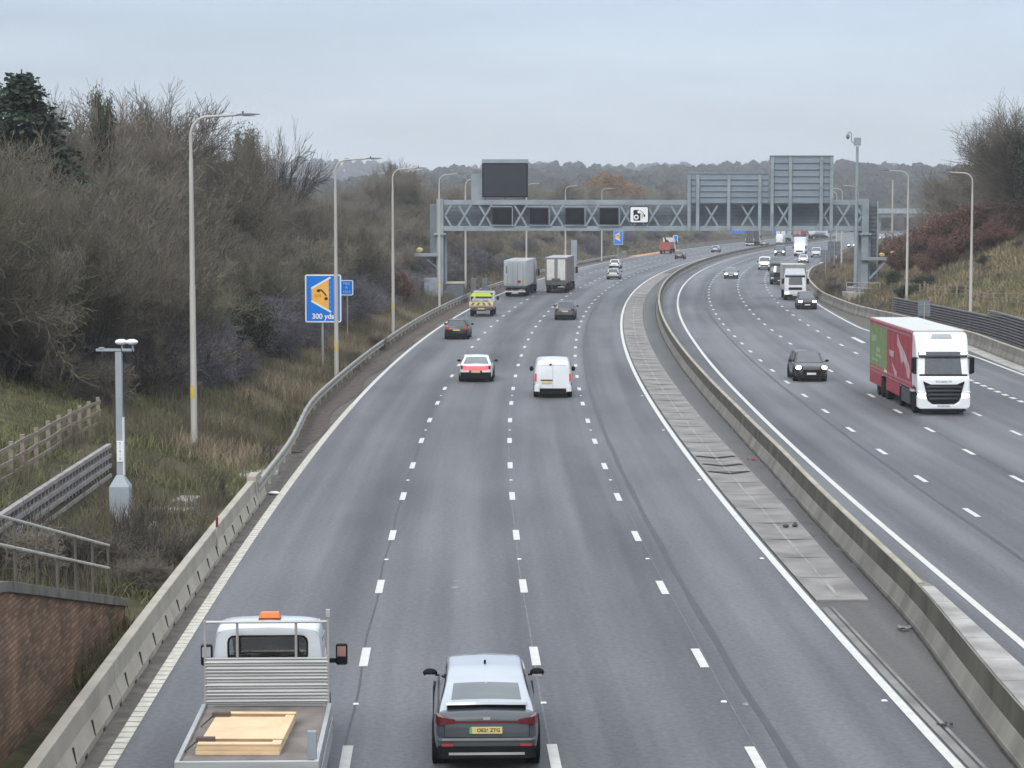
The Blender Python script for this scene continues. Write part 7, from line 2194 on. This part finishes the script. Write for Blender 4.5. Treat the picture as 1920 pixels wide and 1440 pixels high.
# middle distance trees behind the gantry
for px, Y, ptop, key, lab, sxy in ((1136, 640, 320, 'willow', 'round ochre willow behind the gantry', 1.15), (1172, 680, 336, 'willow', 'smaller ochre willow right of the round one', 1.1)):
    x = (px - 960) / 4130 * Y; zg = gz(x, Y) - .3
    place(key, 'willow_tree', lab, 'tree', (x, Y, zg), (CAM_H + (390 - ptop) / 4130 * Y - zg) / 9, rv.uniform(0, 6), None, sxy)
for j in range(120):
    Y = rv.uniform(330, 860); px = rv.uniform(640, 1330) if j < 84 else rv.uniform(1330, 1640)
    x = (px - 960) / 4130 * Y; off = x - cl(Y)
    if -24 < off < D_R(Y) + B_R(Y) + 14: continue
    zg = gz(x, Y) - .3
    pt = rv.uniform(332, 362)
    h = CAM_H + (390 - pt) / 4130 * Y - zg
    if h < 3: continue
    h = min(h, 13)
    k = rv.choice(('thicket0', 'thicket1', 'thicket2', 'open0', 'evergreen' if j % 4 == 0 else 'thicket3'))
    hh = 10 if k != 'evergreen' else 4
    s = h / hh
    where = 'left of the message sign' if px < 905 else ('right of the message sign' if px < 1140 else ('behind the middle of the gantry' if px < 1330 else 'behind the direction signs'))
    place(k, 'distant_tree', ('distant dark evergreen ' if k == 'evergreen' else 'distant bare tree ') + where, 'tree', (x, Y, zg), s, rv.uniform(0, 6), 'distant %s %s' % ('evergreens' if k == 'evergreen' else 'trees', where), 1.3 if k != 'evergreen' else .8)
# scrub on the far left bank
for j in range(70):
    Y = rv.uniform(265, 640); e = rv.uniform(13, 30); off = -e
    where = 'near the trailers' if Y < 330 else ('near the distant phone sign' if Y < 470 else 'near the far bend')
    place(rv.choice(('scrub2', 'scrub2', 'scrub0')), 'bank_bush', 'brown bush on the far left bank ' + where, 'bush', (cl(Y) + off, Y, height(off, Y) - .2), rv.uniform(.5, 1.1), rv.uniform(0, 6), 'bank bushes ' + where, 1.5)

# far woods on the ridge: too many to count, one mass
def far_wood(name, label, mat, n, yr, xr, th, seed, per=70, size=1.5):
    rs = np.random.RandomState(seed)
    Ys = rs.uniform(yr[0], yr[1], n); Xs = Ys * rs.uniform(xr[0], xr[1], n)
    Zs = np.array([gz(x, y) for x, y in zip(Xs, Ys)]); Hs = rs.uniform(th[0], th[1], n)
    m = n * per
    u = rs.normal(size=(m, 3)); u /= np.linalg.norm(u, axis=1, keepdims=True); rad = rs.uniform(.45, 1, size=(m, 1)) ** .5
    H = np.repeat(Hs, per)[:, None]
    c = np.stack([np.repeat(Xs, per), np.repeat(Ys, per), np.repeat(Zs, per)], axis=1)
    p = c + u * rad * np.concatenate([H*.42, H*.42, H*.5], axis=1); p[:, 2] += H[:, 0]*.5
    V, F = leaf_arrays(p, size, rs, -.3)
    # a rough dome inside every crown so the twigs read as one soft mass
    a_, b_ = 9, 5
    dome = np.array([[math.cos(2*PI*i/a_) * math.cos(PI/2*(j/b_*1.5 - .5)), math.sin(2*PI*i/a_) * math.cos(PI/2*(j/b_*1.5 - .5)), math.sin(PI/2*(j/b_*1.5 - .5))] for j in range(b_ + 1) for i in range(a_)])
    df = np.array([[j*a_+i, j*a_+(i+1) % a_, (j+1)*a_+(i+1) % a_, (j+1)*a_+i] for j in range(b_) for i in range(a_)])
    k = len(dome)
    DV = dome[None] * (1 + rs.uniform(-.22, .22, size=(n, k, 1))) * np.stack([Hs*.40, Hs*.40, Hs*.46], axis=1)[:, None, :]
    DV += np.stack([Xs, Ys, Zs + Hs*.5], axis=1)[:, None, :]
    DF = (np.arange(n) * k)[:, None, None] + df[None] + len(V)
    me = np_mesh(name, np.concatenate([V, DV.reshape(-1, 3)]), np.concatenate([F, DF.reshape(-1, 4)]))
    me.polygons.foreach_set('use_smooth', [True] * len(me.polygons))
    o = link(name, me, mat)
    return tag(o, label, 'woodland', None, 'stuff')
FARW = M('far_wood_grey', (0.046, 0.046, 0.043), 0.95, var=0.35, scale=0.02, spec=0.05)
far_wood('ridge_wood', 'hazy bare wood covering the far ridge', FARW, 2600, (950, 1800), (-.24, .24), (5, 16), 1, 44, .9)
far_wood('ridge_brown_wood', 'hazy brown wood patches on the far ridge', M('far_wood_brown', (0.066, 0.055, 0.043), 0.95, var=0.3, scale=0.02, spec=0.05), 1300, (900, 1500), (-.24, .24), (5, 13), 2, 44, .8)
far_wood('ridge_pines', 'dark evergreen clumps on the far ridge', NEEDLE, 150, (900, 1500), (-.15, .2), (8, 13), 3, 70, .9)
far_wood('horizon_wood', 'pale hazy wood on the horizon', FARW, 1500, (2200, 3200), (-.24, .24), (7, 17), 4, 24, 1.5)

# ------------------------------------------------------------------ air
hz = MB().box(-1700, 1900, -140, 4700, -2.5, 95).build('haze', None)
tag(hz, 'thin grey winter haze over the motorway', None, None, 'stuff')
hm = bpy.data.materials.new('thin_haze'); hm.use_nodes = True
ht = hm.node_tree; ht.nodes.clear()
ho = N(ht, 'ShaderNodeOutputMaterial'); pv = N(ht, 'ShaderNodeVolumePrincipled')
pv.inputs['Color'].default_value = (.90, .94, 1.0, 1); pv.inputs['Density'].default_value = HAZE; pv.inputs['Anisotropy'].default_value = 0.0
ht.links.new(pv.outputs[0], ho.inputs['Volume'])
hz.data.materials.clear(); hz.data.materials.append(hm)
